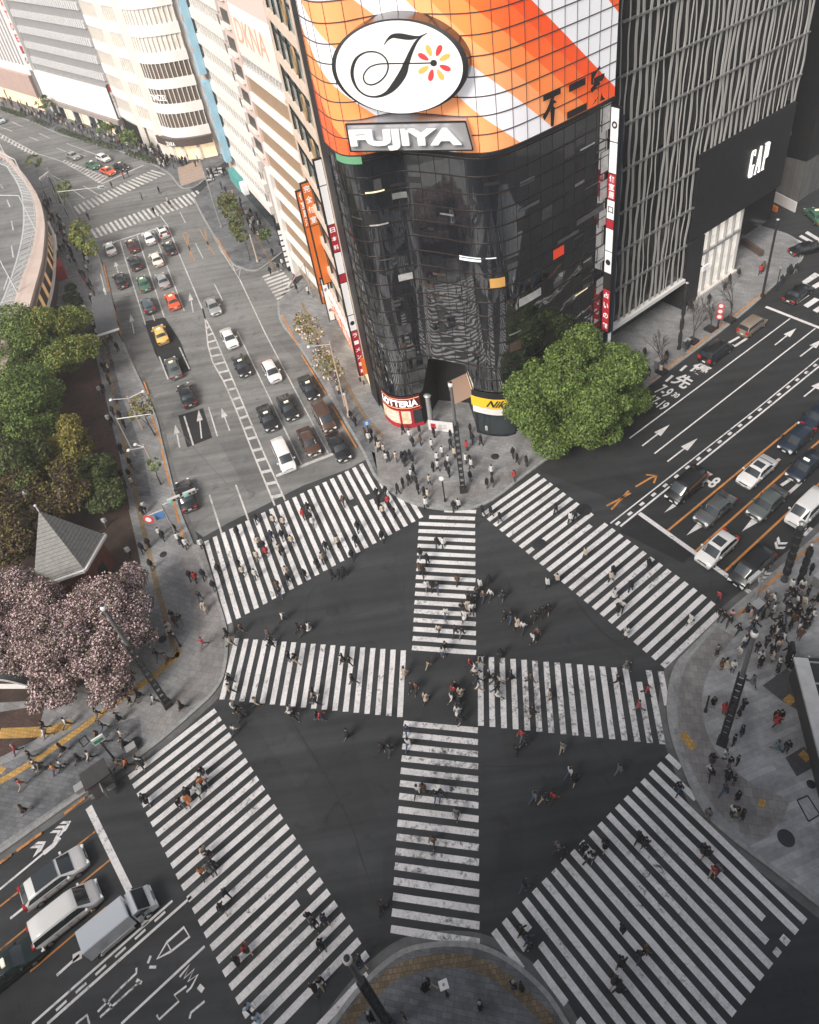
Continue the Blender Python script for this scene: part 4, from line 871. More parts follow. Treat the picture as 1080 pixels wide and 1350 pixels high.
# --- blue signed building further along
b3=thing('blue_sign_building','pale building with a tan corner column, slanted window bands and long blue banners','building',(-22,128,0))
p3=Plane(G(312,245),G(366,308)); L3=p3.L
mb=MB(); mb.prism([p3.W(0,0,-.4)[:2],p3.W(L3,0,-.4)[:2],p3.W(L3,0,-22)[:2],p3.W(0,0,-22)[:2]],0,46,0,1); mb.build('body',[m_roof,M('blush_wall',(.74,.65,.61),.6,var=.06,scale=.4)],b3)
mb=MB(); p3.box(mb,0,2.4,0,46,-.4,.3); mb.build('corner_column',M('tan_cladding',(.50,.36,.28),.6,var=.1,scale=.6),b3)
for k in range(10):
    z=5.2+k*4.0; mb=MB(); p3.quad(mb,2.6,L3-2.2,z,z+2.3,-.35); w=mb.build('window_strip',M('hazy_window',(.30,.34,.36),.25,var=.3,scale=.8),b3)
    mb=MB()
    p3.box(mb,2.7,L3-2.3,z+.02,z+.14,-.35,-.08)
    for d in np.arange(3.2,L3-2.2,1.6): p3.box(mb,d,d+.1,z,z+2.3,-.35,-.1)
    sub(mb,'mullion',m_cream,w,b3)
mb=MB()
for k in range(11): p3.box(mb,2.5,L3,3.6+k*4.0,5.1+k*4.0,-.4,.2)
mb.build('floor_band',m_cream,b3)
for k in range(9):
    mb=MB(); p3.quad(mb,L3-1.6,L3-.7,5.6+k*4,7.0+k*4,.02); mb.build('window',M('small_dark_window',(.08,.075,.07),.4),b3)
mblue=M('blue_banner',(.30,.50,.62),.6,emit=.05); mmark=M('coral_mark',(.72,.28,.20),.6)
for z0,z1,lb in ((22.5,45.5,'upper light blue banner sign with coral characters on the pale building'),(6.6,21.3,'lower light blue banner sign with coral characters on the pale building')):
    s=thing('banner_sign',lb,'sign',p3.W(2.7,z0,.4)); mb=MB(); p3.box(mb,2.5,4.4,z0,z1,.25,1.4); mb.build('box',mblue,s); mb=MB(); n_=int((z1-z0)/2.6)
    for i in range(n_):
        zz=z1-1.2-i*2.5; p3.text(mb,'カラオケ館の酒場ビ'[i%9],2.85,4.05,zz-.9,zz+.6,1.44,0,.02)
    mb.build('characters',mmark,s)
t=thing('shop_awning_sign','teal and white shop sign at street level below the blue banners','sign',p3.W(5,3,.5)); mb=MB(); p3.box(mb,3,9.5,2.6,5.0,.3,1.3); mb.build('fascia',M('teal_fascia',(.10,.35,.33),.5),t); mb=MB(); p3.box(mb,9.6,12,2.8,4.6,.3,1.2); mb.build('white_panel',m_wsign,t)
mb=MB(); p3.quad(mb,2.6,L3-.3,.2,3.2,.03); mb.build('shop_window',m_glass,b3)
t=thing('entrance_sign','dark vertical sign box with stacked white panels at the side street corner','sign',G3(384,352)); pl=Plane(G(377,315+25),G(387,357)); mb=MB(); 
c=np.array(G(386,356)); mb.box((c[0]-.3,c[1]+.3,4),(1.0,.9,8),math.radians(20)); mb.build('case',m_frame_d,t)
mb=MB()
for k in range(7): mb.box((c[0]-.35,c[1]-.17,1.2+k*.95),(.7,.06,.7),math.radians(20))
mb.build('panel',m_wsign,t)
# --- curved cream corner building
b4=thing('curved_building','tall cream building with a rounded glass corner and dark ground floor shops','building',(-40,170,0))
P4=catmull([G(170,181),G(190,192),G(210,200.5),G(224,207),G(238,211.5),G(254,211.5),G(270,209.5),G(288,206)],6); P4=[np.array(p) for p in P4]
S4=np.r_[0,np.cumsum([np.linalg.norm(b-a) for a,b in zip(P4,P4[1:])])]
O4=lambda o: offset_line(P4,-o)
def z4(px,py): return None
bk=[np.array((-18,175)),np.array((-40,205))]
mb=MB(); mb.prism(O4(-.5)+[np.array((-20,160)),np.array((-26,190)),np.array((-48,200))],0,46,0,1); mb.build('body',[m_roof,m_cream],b4)
mb=MB(); fl4=5.0
for k in range(9): mb.wall(O4(.25),5.2+k*fl4,7.2+k*fl4); mb.ribbon(O4(-.1),.7,7.2+k*fl4)
mb.build('floor_band',M('white_curved_band',(.84,.80,.77),.45,var=.05,scale=.4),b4)
def seg4(a,b): return [p for p,s in zip(O4(.0),S4) if a*S4[-1]-.01<=s<=b*S4[-1]+.01]
mfrost=M('frosted_warm_glass',(.76,.71,.64),.35,var=.15,scale=.7); mdk=glassmat('brown_curtain_glass',(.14,.11,.09),.1,1.6,.02)
for k in range(8):
    z0,z1=7.2+k*fl4,5.2+(k+1)*fl4
    for a,b,dk in ((0,.34,0),(.34,.60,0),(.60,1.0,1)):
        mb=MB(); mb.wall(seg4(a,b),z0,z1); mb.build('window_strip',(mdk if (dk and k<3) else mfrost),b4)
mb=MB()
tot=S4[-1]; Q=O4(.12)
def at4(s):
    k=min(max(int(np.searchsorted(S4,s))-1,0),len(Q)-2); t=(s-S4[k])/(S4[k+1]-S4[k]); return Q[k]*(1-t)+Q[k+1]*t
s=.5
while s<tot: p=at4(s); mb.bar((*p,7.0),(*p,45),.16,.16); s+=.95
for s in (.34*tot,.60*tot,.63*tot): p=at4(s); mb.bar((*p,0),(*p,45),1.4,1.2)
mb.build('mullion',M('ivory_mullion',(.78,.73,.68),.5),b4)
mb=MB(); mb.wall(seg4(0,.36),.2,4.6); mb.build('shop_window',m_black,b4); mb=MB(); mb.wall(seg4(.6,1),.2,3.6); mb.build('shop_window',m_lit,b4)
mb=MB(); mb.wall([p for p,s in zip(O4(1.2),S4) if s>.58*tot],3.6,5.2); mb.ribbon([p for p,s in zip(O4(.6),S4) if s>.58*tot],1.3,5.2); mb.build('canopy',M('brown_canopy',(.09,.07,.06),.5),b4)
mb=MB()
for s in (.64,.72,.80,.9): p=at4(s*tot); mb.bar((*p,0),(*p,3.6),.7,.6)
mb.build('pillar',m_cream,b4)
t=thing('facade_sign','white NANZEN lettering on the curved cream building\'s dark window strip','sign',(*at4(.74*tot),14.0)); mb=MB(); q=Plane(at4(.66*tot),at4(.84*tot)); q.text(mb,'TIMEZEL',.5,q.L-.8,13.0,14.2,.9,0,.03); mb.build('letters',m_wsign,t)
t=thing('canopy_sign','small white letters on the dark canopy of the rounded corner','sign',(*at4(.78*tot),4)); mb=MB(); q=Plane(at4(.70*tot),at4(.82*tot)); q.text(mb,'ZARA',.6,q.L-1,3.9,4.8,1.75,0,.03); mb.build('letters',m_wsign,t)
vsign(at4(.2),(-.35,-.94),5.0,12.5,1.1,[(.2,mR,'',mI),(.3,mW,'○',M('red_print',(.6,.05,.04),.5)),(.5,mW,'',mI)],'white vertical sign with red marks between the grey striped and the curved cream buildings')
# --- grey striped department store and white neighbour
b5=thing('striped_store','grey department store with white window stripes above a blank white wall','building',(-68,195,0))
p5=Plane(G(70,150),G(168,183)); L5=p5.L
mb=MB(); mb.prism([p5.W(0,0,-.4)[:2],p5.W(L5,0,-.4)[:2],p5.W(L5,0,-30)[:2],p5.W(0,0,-30)[:2]],0,44,0,1); mb.build('body',[m_roof,M('warm_grey_tiles',(.27,.265,.27),.7,var=.08,scale=.8)],b5)
mb=MB(); p5.box(mb,0,L5,4.6,11.4,-.4,.4); mb.build('blank_wall',M('blank_white_wall',(.80,.77,.76),.6,var=.03,scale=.3),b5)
for k in range(8):
    z=13.3+k*3.7; mb=MB(); d=1.2; i=0
    while d<L5-1: p5.box(mb,d,d+.72,z,z+1.6,-.4,.06); d+=1.08; i+=1
    mb.build('window_stripe',M('pale_window',(.66,.65,.66),.4,var=.12,scale=1.5),b5)
mb=MB(); p5.box(mb,0,L5,3.4,4.5,-.4,.8); mb.build('fascia',M('taupe_fascia',(.34,.29,.27),.6,var=.1,scale=1),b5)
for d in np.arange(1.5,L5-2,4.2):
    mb=MB(); p5.quad(mb,d,d+3,.2,3.2,.03); mb.build('shop_window',m_lit if int(d)%3==0 else m_glass,b5)
mb=MB()
for d in np.arange(.6,L5,4.2): p5.box(mb,d,d+.8,0,3.4,-.2,.2)
mb.build('pillar',m_cream,b5)
b6=thing('white_store','white department store behind a pink canopy at the far left','building',(-95,220,0))
p6=Plane(G(-60,108),G(60,147)); L6=p6.L
mb=MB(); mb.prism([p6.W(0,0,-.4)[:2],p6.W(L6,0,-.4)[:2],p6.W(L6,0,-30)[:2],p6.W(0,0,-30)[:2]],0,50,0,1); mb.build('body',[m_roof,M('pale_white_cladding',(.78,.74,.74),.5,var=.04,scale=.4)],b6)
mb=MB(); p6.box(mb,0,L6,3.8,9.5,-.4,.5); mb.build('canopy_wall',M('pink_stone',(.46,.33,.29),.7,var=.08,scale=.5),b6)
mb=MB(); p6.quad(mb,0,L6,.1,3.7,.05); mb.build('shop_window',m_lit,b6)
mb=MB()
for d in np.arange(2,L6,2.2): p6.box(mb,d,d+.06,12,50,-.3,.06)
mb.build('panel_joint',M('joint_grey',(.5,.48,.48),.6),b6)
t=thing('letter_column','white sign column with red capital letters and rings stacked top to bottom','sign',p5.W(-.3,11,.5)); mb=MB(); p5.box(mb,-2.0,.2,11.4,40,-.3,.5); mb.build('column',m_wpanel,t)
mrd=M('red_letter',(.55,.04,.03),.5,emit=.08); mb=MB(); mb2=MB()
for i,chx in enumerate('SATOEI'): p5.text(mb,chx,-1.7,-.1,29.3-i*2.75,31.2-i*2.75,.53,0,.04)
for i in range(2): p5.text(mb2,'◎',-1.7,-.1,12.9-i*0+(1-i)*0+ (2.6 if i==0 else 0),14.6+(2.6 if i==0 else 0),.53)
mb.build('letter',mrd,t); mb2.build('ring',m_ink,t)
t=thing('arched_canopy','pale barrel vaulted canopy over the far left pavement','canopy',G3(0,120)); mb=MB(); a=np.array((*G(-30,116),0)); b=np.array((*G(24,128),0)); d=(b-a)/np.linalg.norm(b-a); nn_=np.array([d[1],-d[0],0]); K=10
vs=[p+nn_*3*math.cos(math.pi*k/K)+np.array([0,0,3+2.2*math.sin(math.pi*k/K)]) for p in (a,b) for k in range(K+1)]; mb.add(vs,[(k,k+1,k+K+2,k+K+1) for k in range(K)],0,True); mb.build('vault',M('pale_vault',(.62,.62,.63),.4),t)
mb=MB()
for p in (a,b,(a+b)/2): 
    for s_ in (-3,3): mb.tube(p+nn_*s_,p+nn_*s_+np.array([0,0,3]),.15)
mb.build('post',m_frame_d,t)
# --- elevated road on shops at the left
er=thing('elevated_expressway','curved elevated expressway with tan parapet above a row of lit shops','elevated road',(-60,125,0))
ZD=7.4
OUT=[G(x,y,ZD) for x,y in [(-60,182),(0,199),(23,220.5),(38.5,239.7),(52,263),(58.8,288),(59.7,311),(56,345.7),(46,384),(34,425),(10,480),(-30,560)]]
INN=[G(x,y,ZD) for x,y in [(-60,190),(0,206),(20,226),(34,244),(44,262),(48.5,285),(48,305),(42,335),(29,371),(14.5,415),(-15,470),(-60,550)]]
EDG=[G(x,y,ZD) for x,y in [(-60,205),(0,215),(13.5,226),(25,245.5),(30,266.7),(30.8,295.6),(25,330),(11.6,372.7),(-3,405),(-40,450),(-90,520)]]
OUT=catmull(OUT,5); INN=catmull(INN,5); EDG=catmull(EDG,5)
mb=MB(); mb.prism([np.array(p) for p in OUT]+[np.array(p) for p in [(-130,55),(-175,120),(-150,190)]],ZD-1.0,ZD-.2,0,0,True); mb.build('deck',m_asph_old,er)
mb=MB(); n_=min(len(OUT),len(INN)); 
A=[np.array(OUT[int(i*(len(OUT)-1)/60)]) for i in range(61)]; B=[np.array(INN[int(i*(len(INN)-1)/60)]) for i in range(61)]; E_=[np.array(EDG[int(i*(len(EDG)-1)/60)]) for i in range(61)]
for i in range(60): mb.quad((*B[i],ZD+.3),(*B[i+1],ZD+.3),(*A[i+1],ZD+.3),(*A[i],ZD+.3)); mb.quad((*A[i],ZD-1.2),(*A[i],ZD+.3),(*A[i+1],ZD+.3),(*A[i+1],ZD-1.2)); mb.quad((*B[i],ZD-.2),(*B[i+1],ZD-.2),(*B[i+1],ZD+.3),(*B[i],ZD+.3))
mb.build('parapet',M('tan_parapet',(.52,.42,.37),.8,var=.12,scale=.3),er)
mb=MB()
for i in range(60): mb.quad((*E_[i],ZD-.17),(*E_[i+1],ZD-.17),(*B[i+1],ZD-.17),(*B[i],ZD-.17))
mb.build('verge',M('pale_concrete',(.30,.30,.30),.85,var=.15,scale=.3),er)
mb=MB()
for i in range(0,60):
    mb.bar((*E_[i],ZD-.14),(*B[i],ZD+.15),.12,.08)
for i in range(60): mb.bar((*E_[i],ZD-.15),(*E_[i+1],ZD-.15),.28,.04); mb.bar((*B[i],ZD+1.0),(*B[i+1],ZD+1.0),.06,.06)
for i in range(0,60,2): mb.bar((*B[i],ZD+.3),(*B[i],ZD+1.0),.06,.06)
mb.build('guard_rail',M('galvanised',(.55,.55,.55),.5,.3),er)
mb=MB()
for P in ([(0,242),(4,248)],[(8.7,262),(12.5,271.5)],[(14.5,290),(17,302.5)],[(14.5,322.6),(17,338)],[(10.6,362),(4,381)],[(-6,400),(-18,420)]): mb.ribbon([G(x,y,ZD) for x,y in P],.2,ZD-.185)
mb.build('lane_dash',m_white_old,er)
inset=lambda L,o: offset_line(L,o)
W1=[p for p in A]; sg=-1 if np.linalg.norm(offset_line(A,1.0)[40])<np.linalg.norm(A[40]) else 1
mb=MB(); mb.wall(offset_line(A,sg*.8),0,ZD-1.0); mb.build('shop_wall',M('dark_shop_wall',(.06,.045,.04),.7),er)
Wl=offset_line(A,sg*.68)
for i in range(22,60,2):
    a=Wl[i]*.9+Wl[i+1]*.1; b=Wl[i]*.15+Wl[i+1]*.85; mb=MB(); mb.wall([a,b],2.6,6.0); mb.build('shop_window',M('amber_shop_window',(.66,.40,.20),.4,emit=.3),er)
mb=MB(); CE=catmull([G(x,y,3.2) for x,y in [(63.6,292),(72,317),(70,372),(58,423)]],6); mb.ribbon(CE,.35,3.25,0,.3); mb.build('canopy_edge',m_wpanel,er)
for i in (8,20,33,46): 
    a=A[i]; b=E_[i]; mb=MB(); mb.bar((*B[i],ZD+.3),(*B[i],ZD+6.5),.14,.14); q=B[i]+(E_[i]-B[i])*1.6; mb.bar((*B[i],ZD+6.5),(*q,ZD+7.3),.12,.12); lp=mb.build('lamp_pole',M('lamp_grey',(.6,.6,.6),.5),er); mb=MB(); mb.box((*q,ZD+7.25),(.9,.35,.18),0.3); sub(mb,'lamp_head',m_wsign,lp,er)
t=thing('red_stall','red fronted kiosk with a white awning below the expressway','kiosk',G3(79,368)); mb=MB(); mb.box((*G(80,365),1.3),(2.2,3.6,2.6),math.radians(20)); mb.build('body',M('red_stall_paint',(.36,.03,.03),.6),t); mb=MB(); mb.box((*G(77,340),2.9),(1.8,6.5,.15),math.radians(17)); mb.build('awning',m_wpanel,t); mb=MB(); mb.box((*G(77,332),1.5),(.2,1.8,2.0),math.radians(17)); mb.build('poster',m_red,t)
# --- police box with a steep pyramid roof
kb=thing('police_box','small brick police box with a steep pale slate pyramid roof','police box',(-34,49,0))
Zr=4.2; q1,q2,q3=np.array(G(112,752,Zr)),np.array(G(139,705,Zr)),np.array(G(44,776,Zr)); q4=q2+q3-q1; ctr=(q2+q3)/2; ap=None
bz=min((math.hypot(to_pix((ctr[0],ctr[1],z))[0]-52,to_pix((ctr[0],ctr[1],z))[1]-673),z) for z in np.arange(6,16,.1))[1]
# slide the tip so that it stands where the photograph shows it
tip=np.array(G(52,673,bz)); tip=ctr*.35+tip*.65
ms_,ns_=newmat('pale_slate',.8,.3); cc=ns_.coord(); sz_=ns_.n('ShaderNodeSeparateXYZ'); ns_.l(cc,sz_.inputs[0]); wv=ns_.math('FRACT',ns_.math('MULTIPLY',sz_.outputs[2],2.6)); ed=ns_.math('LESS_THAN',wv,.14)
bcol=ns_.ramp(ns_.noise(3.5,5,.7,cc),[(.3,(.24,.24,.235)),(.7,(.42,.42,.40))]); ns_.l(ns_.mix(ed,bcol,(.15,.15,.15)),ns_.b.inputs['Base Color'])
mb=MB(); T=(*tip,bz); R=[(*q,Zr) for q in (q1,q2,q4,q3)]
for a,b in zip(R,R[1:]+R[:1]): mb.add([a,b,T],[(0,1,2)],0)
rf=mb.build('roof',ms_,kb)
mb=MB(); mb.tube(T,(T[0],T[1],T[2]+.8),.06); mb.lathe([(0,.9),(.12,.8),(.12,.7),(0,.6)],T); sub(mb,'finial',m_wpanel,rf,kb)
mb=MB(); mb.prism([ctr+(q-ctr)*.86 for q in (q1,q2,q4,q3)],0,Zr-.15); mb.build('wall',M('red_brick',(.16,.05,.035),.85,var=.3,scale=4),kb)
mb=MB()
for a,b in zip(R,R[1:]+R[:1]): mb.bar(a,b,.35,.3)
mb.build('eaves',m_wpanel,kb)
mb=MB(); a=ctr+(q1-ctr)*.87; b=ctr+(q2-ctr)*.87; c0=a*.65+b*.35; c1=a*.35+b*.65; mb.wall([c0,c1],.1,2.3); mb.build('door',m_glass,kb)
# --- tower the photograph is taken from (stands below the camera, outside the frame)
tw=thing('viewpoint_tower','glass shopping tower the view looks down from','building',(-8,-22,0))
mb=MB(); mb.prism([(-26,-6),(-3,-6.5),(13,-10.5),(26,-45),(-40,-45)],0,55.5,0,1); mb.prism([(-24,-14),(10,-15),(22,-42),(-36,-42)],55.5,68,0,1); mb.build('body',[m_roof,glassmat('tower_glass',(.08,.09,.10),.15,1.6,.02)],tw)  # set-back upper storey added behind the camera to cut skylight on the near ground
nb=thing('added_shade_block','office block on the near side of the boulevard, left of the viewpoint','building',(-66,-42,0))  # unseen block, added only to shade the lower left road
mb=MB(); mb.prism([(-95,-34),(-46,-20),(-44,-60),(-95,-60)],0,58,0,1); mb.build('body',[m_roof,m_concrete],nb)
# ---------------------------------------------------------------- trees and plants
def leafmat(name,col,var=.35):
    m,n=newmat(name,.6,.3); c=n.coord(); k=n.noise(.9,3,.6,c); 
    n.l(n.ramp(k,[(.3,tuple(x*(1-var) for x in col)),(.7,tuple(min(1,x*(1+var)) for x in col))]),n.b.inputs['Base Color'])
    n.b.inputs['Subsurface Weight'].default_value=0.0; return m
L_G=[leafmat('leaf_mid_green',(.095,.150,.034)),leafmat('leaf_bright_green',(.155,.215,.055)),leafmat('leaf_deep_green',(.055,.08,.022))]
L_Y=[leafmat('leaf_olive',(.15,.14,.032)),leafmat('leaf_yellow_green',(.24,.205,.04)),leafmat('leaf_russet',(.075,.05,.022))]
L_R=[leafmat('leaf_reddish_brown',(.075,.045,.028)),leafmat('leaf_olive_dull',(.16,.145,.03)),leafmat('leaf_dark_brown',(.04,.03,.02))]
L_C=[leafmat('blossom_pink',(.50,.36,.375),.15),leafmat('blossom_pale',(.64,.51,.51),.12),leafmat('blossom_brown_twig',(.10,.055,.05)),leafmat('young_leaf_green',(.10,.13,.04))]  # third tone is the brown of twigs between the blossoms
m_bark=M('bark',(.07,.055,.045),.9,var=.35,scale=3,bump=.4)
def leaves(name,lumps,n,size,mats,weights,parent,seed,shell=.68,flat=.7,asp=.6):
    r=np.random.default_rng(seed); vol=np.array([l[3]**2*l[4] if len(l)>4 else l[3]**3 for l in lumps]); vol=vol**.75; pk=r.choice(len(lumps),n,p=vol/vol.sum())
    L=np.array([(l[0],l[1],l[2],l[3],l[4] if len(l)>4 else l[3]*.8) for l in lumps])[pk]
    d=r.normal(size=(n,3)); d/=np.linalg.norm(d,axis=1)[:,None]
    # clustered directions: leaf sprays rather than an even skin
    K=96; cd=r.normal(size=(len(lumps)*K//8,3)); cd/=np.linalg.norm(cd,axis=1)[:,None]
    ci=r.integers(0,len(cd),n); use=r.random(n)<.88; d=np.where(use[:,None],cd[ci]+r.normal(size=(n,3))*.15,d); d/=np.linalg.norm(d,axis=1)[:,None]
    rad=(shell+(1-shell)*r.random(n)**.6)*(1+.10*np.sin(ci*1.7))
    P=L[:,:3]+d*np.c_[L[:,3],L[:,3],L[:,4]]*rad[:,None]
    keep=P[:,2]>.6; P=P[keep]; d=d[keep]; n=len(P)
    nn=d*flat+r.normal(size=(n,3))*.6+np.array([0,0,.35]); nn/=np.linalg.norm(nn,axis=1)[:,None]
    u=np.cross(nn,r.normal(size=(n,3))); u/=np.linalg.norm(u,axis=1)[:,None]; v=np.cross(nn,u)
    s=size*(.6+.8*r.random(n))[:,None]
    V=np.empty((n,4,3)); V[:,0]=P-u*s; V[:,1]=P-v*s*asp; V[:,2]=P+u*s; V[:,3]=P+v*s*asp
    off=np.array(parent.location); V-=off
    me=bpy.data.meshes.new(name); me.vertices.add(n*4); me.vertices.foreach_set('co',V.reshape(-1)); me.loops.add(n*4); me.loops.foreach_set('vertex_index',np.arange(n*4)); me.polygons.add(n); me.polygons.foreach_set('loop_start',np.arange(0,n*4,4))
    for m in mats: me.materials.append(m)
    me.polygons.foreach_set('material_index',r.choice(len(mats),n,p=weights)); me.update(); me.validate()
    o=bpy.data.objects.new(name,me); COL.objects.link(o); o.parent=parent; return o
def trunk(parent,base,lumps,r0,fork,seed,z0=0):
    r=random.Random(seed); mb=MB(); b=np.array((base[0],base[1],z0)); f=np.array((base[0]+r.uniform(-.3,.3),base[1]+r.uniform(-.3,.3),fork)); mb.tube(b,f,r0,r0*.75,8)
    for l in lumps:
        c=np.array(l[:3]); m=f+(c-f)*.5+np.array([r.uniform(-.4,.4),r.uniform(-.4,.4),.3]); mb.tube(f,m,r0*.5,r0*.3,6); mb.tube(m,c,r0*.3,r0*.1,5)
        for _ in range(3 if len(lumps)<20 else 1): q=c+np.array([r.uniform(-1,1),r.uniform(-1,1),r.uniform(-.2,.9)])*l[3]*.7; mb.tube(m*.4+c*.6,q,r0*.14,r0*.04,4)
    return mb.build('trunk',m_bark,parent)
def tree(name,label,base,lumps,n,size,mats,weights,r0=.3,fork=2.5,seed=1,group=None,split=0,**kw):
    if split:
        r=random.Random(seed); o=[]
        for l in lumps:
            for _ in range(split):
                v=np.array([r.gauss(0,1),r.gauss(0,1),r.gauss(.3,.7)]); v/=np.linalg.norm(v); rr=l[3]*r.uniform(.34,.58); o.append((l[0]+v[0]*(l[3]-rr*.6),l[1]+v[1]*(l[3]-rr*.6),l[2]+v[2]*(l[4]-rr*.4),rr,rr*.75))
        lumps=o
    t=thing(name,label,'tree',(base[0],base[1],0),0,group); leaves('crown',lumps,n,size,mats,weights,t,seed,**kw); trunk(t,base,lumps,r0,fork,seed); return t
def lp(px,py,z,r,rz=None): x,y=G(px,py,z); return (x,y,z,r,rz or r*.75)
rt=random.Random(9); c0=np.array([17.6,57.2,6.4]); big=[]
for k in range(58):
    v=np.array([rt.gauss(0,1),rt.gauss(0,1),rt.gauss(.25,.8)]); v/=np.linalg.norm(v); q=c0+v*np.array([7.2,7.2,4.4])*rt.uniform(.66,1.04); r_=rt.uniform(.95,2.1)
    if q[2]>2.3: big.append((*q,r_,r_*.7))
for k in range(5): q=c0+np.array([rt.uniform(-3,3),rt.uniform(-3,3),rt.uniform(-.5,2.5)]); big.append((*q,2.2,1.6))
tree('street_tree','large round bright green tree on the pavement corner before the dark glass tower',(17.2,59.2),big,105000,.135,L_G,[.5,.3,.2],.45,2.6,3)
gt=[('tall green tree at the upper left edge under the expressway',[lp(15,450,7,4.0),lp(-15,480,7,3.5),lp(40,470,6,2.6)],(-50,82),L_G,[.4,.42,.18]),
    ('olive green tree standing next to the expressway shops',[lp(60,440,7,3.0),lp(90,435,6,2.6),lp(102,462,5,2.2),lp(80,470,5,2.4)],(-45,80),L_G+[L_Y[1]],[.25,.35,.12,.28]),
    ('wide mid green tree on the park edge left of the brick path',[lp(20,530,7,3.6),lp(45,515,6,2.6),lp(50,550,5.5,2.4),lp(5,560,7,3.2),lp(60,570,4.5,2.0)],(-47,70),L_G,[.4,.42,.18]),
    ('yellow green shrubby tree beside the dark park path',[lp(75,580,4.5,2.4),lp(95,590,4,1.9),lp(65,600,4.5,1.9)],(-41,60),L_Y,[.45,.35,.2]),
    ('dark green tree under the yellow one at the left edge',[lp(15,600,6,2.8),lp(30,625,5,2.2),lp(-10,620,6,2.6)],(-46,58),[L_G[2],L_G[0],L_R[0]],[.5,.25,.25]),
    ('russet and olive thin crowned tree above the police box',[lp(45,620,5,2.2),lp(75,640,4.5,2.2),lp(90,655,4,1.7),lp(20,650,5,2.2),lp(62,662,4,1.8)],(-41,54),L_R,[.45,.3,.25]),
    ('reddish brown sparse tree at the left edge behind the police box',[lp(10,690,5,2.4),lp(25,715,5,2.2),lp(-5,720,5,2.4)],(-44,49),L_R,[.55,.25,.2]),
    ('small dark evergreen along the pavement by the police box',[lp(135,640,3,1.7),lp(142,665,2.6,1.5),lp(128,620,2.8,1.5)],(-33,53),[L_G[2],L_R[2],L_G[0]],[.5,.3,.2])]
for i,(lab,lm,b,ms_,w) in enumerate(gt): tree('park_tree',lab,(lm[0][0]+.5,lm[0][1]-.3),[(l[0],l[1],l[2],l[3]*1.3,l[4]*1.25) for l in lm],30000 if i not in(5,6) else 19000,.15,ms_,w,.25,2.0,20+i,'park trees on the left',split=9,asp=.55)
ch=[('pink blossoming cherry tree nearest the tall lamp post',[lp(150,800,5,2.9),lp(170,850,4,2.3),lp(140,860,4.5,2.6),lp(165,770,4,1.9),lp(120,830,5.5,2.8),lp(150,900,3.5,1.9)],(0,0)),
    ('pink blossoming cherry tree in front of the police box',[lp(70,800,5,3.0),lp(100,790,5,2.4),lp(40,800,5,2.6),lp(75,845,5.5,2.8),lp(100,880,4,2.3),lp(110,910,3,1.8)],(0,0)),
    ('pink cherry tree cut by the left edge over the glass canopy',[lp(5,790,5,2.8),lp(15,840,5,2.5),lp(40,860,4.5,2.4),lp(-20,820,5,3),lp(65,910,3.2,1.8),lp(20,775,5,2)],(0,0))]
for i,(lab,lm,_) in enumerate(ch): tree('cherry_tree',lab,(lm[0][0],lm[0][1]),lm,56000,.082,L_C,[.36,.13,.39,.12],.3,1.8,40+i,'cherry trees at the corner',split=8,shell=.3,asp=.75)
# slender street trees
sm=[('thin half bare street tree midway along the left pavement',(205,575),[(185,530,5,1.3),(178,545,4.5,1.0),(195,540,4,.9)],700,L_Y,.13),
 ('young sparse tree near the signal arm on the left pavement',(213,640),[(203,612,3.5,.9)],250,L_G,.12),
 ('light green street tree at the left end of the far crossing',(112,345),[(104,300,5,1.8),(112,318,4.5,1.7),(120,328,4,1.3),(100,312,5,1.3)],1800,[L_G[1],L_Y[1],L_G[0]],.2),
 ('slender tree at the left end of the second far crossing',(90,285),[(84,245,5,1.5),(82,255,5,1.2)],600,[L_G[1],L_Y[0],L_G[0]],.2),
 ('slender tree beside the expressway before the far crossing',(62,262),[(44,212,6,1.6)],500,[L_G[1],L_Y[0],L_G[0]],.2),
 ('pale yellow leaved tree at the corner of the side street',(425,470),[(404,428,5,1.7),(412,440,4.5,1.5),(398,420,5,1.2)],900,[L_Y[1],L_Y[0],L_C[1]],.17),
 ('pale yellow leaved tree behind the double armed lamp',(455,522),[(430,478,4.5,1.6),(440,490,4,1.4),(425,466,4.8,1.2)],900,[L_Y[1],L_Y[0],L_C[1]],.16),
 ('olive street tree in front of the blue bannered building',(313,318),[(300,268,5,1.9),(306,280,4.5,1.7),(296,262,5,1.4),(312,292,4,1.3)],1500,[L_Y[0],L_G[0],L_Y[2]],.2),
 ('olive street tree along the kerb hatchings',(330,345),[(318,310,4,1.3),(310,300,4.5,1.2)],600,[L_Y[0],L_G[0],L_Y[2]],.18),
 ('light green tree before the curved cream building',(175,192),[(172,183,4.5,2.0),(165,178,4.5,1.6)],600,L_G,.25),
 ('light green tree before the grey striped store',(145,178),[(138,168,4.5,2.0)],500,L_G,.25),
 ('light green tree near the pink canopy',(65,150),[(58,135,5,2.2)],500,[L_G[2],L_G[0],L_G[1]],.25),
 ('small fresh green tree at the side street mouth',(355,322),[(349,308,3,1.2)],350,L_G,.17)]
for i,(lab,b,lm,n,ms_,sz) in enumerate(sm): tree('slender_tree',lab,G(*b),[lp(*l) for l in lm],n,sz,ms_,[.4,.35,.25],.10,1.6,60+i,'street trees along the avenue')
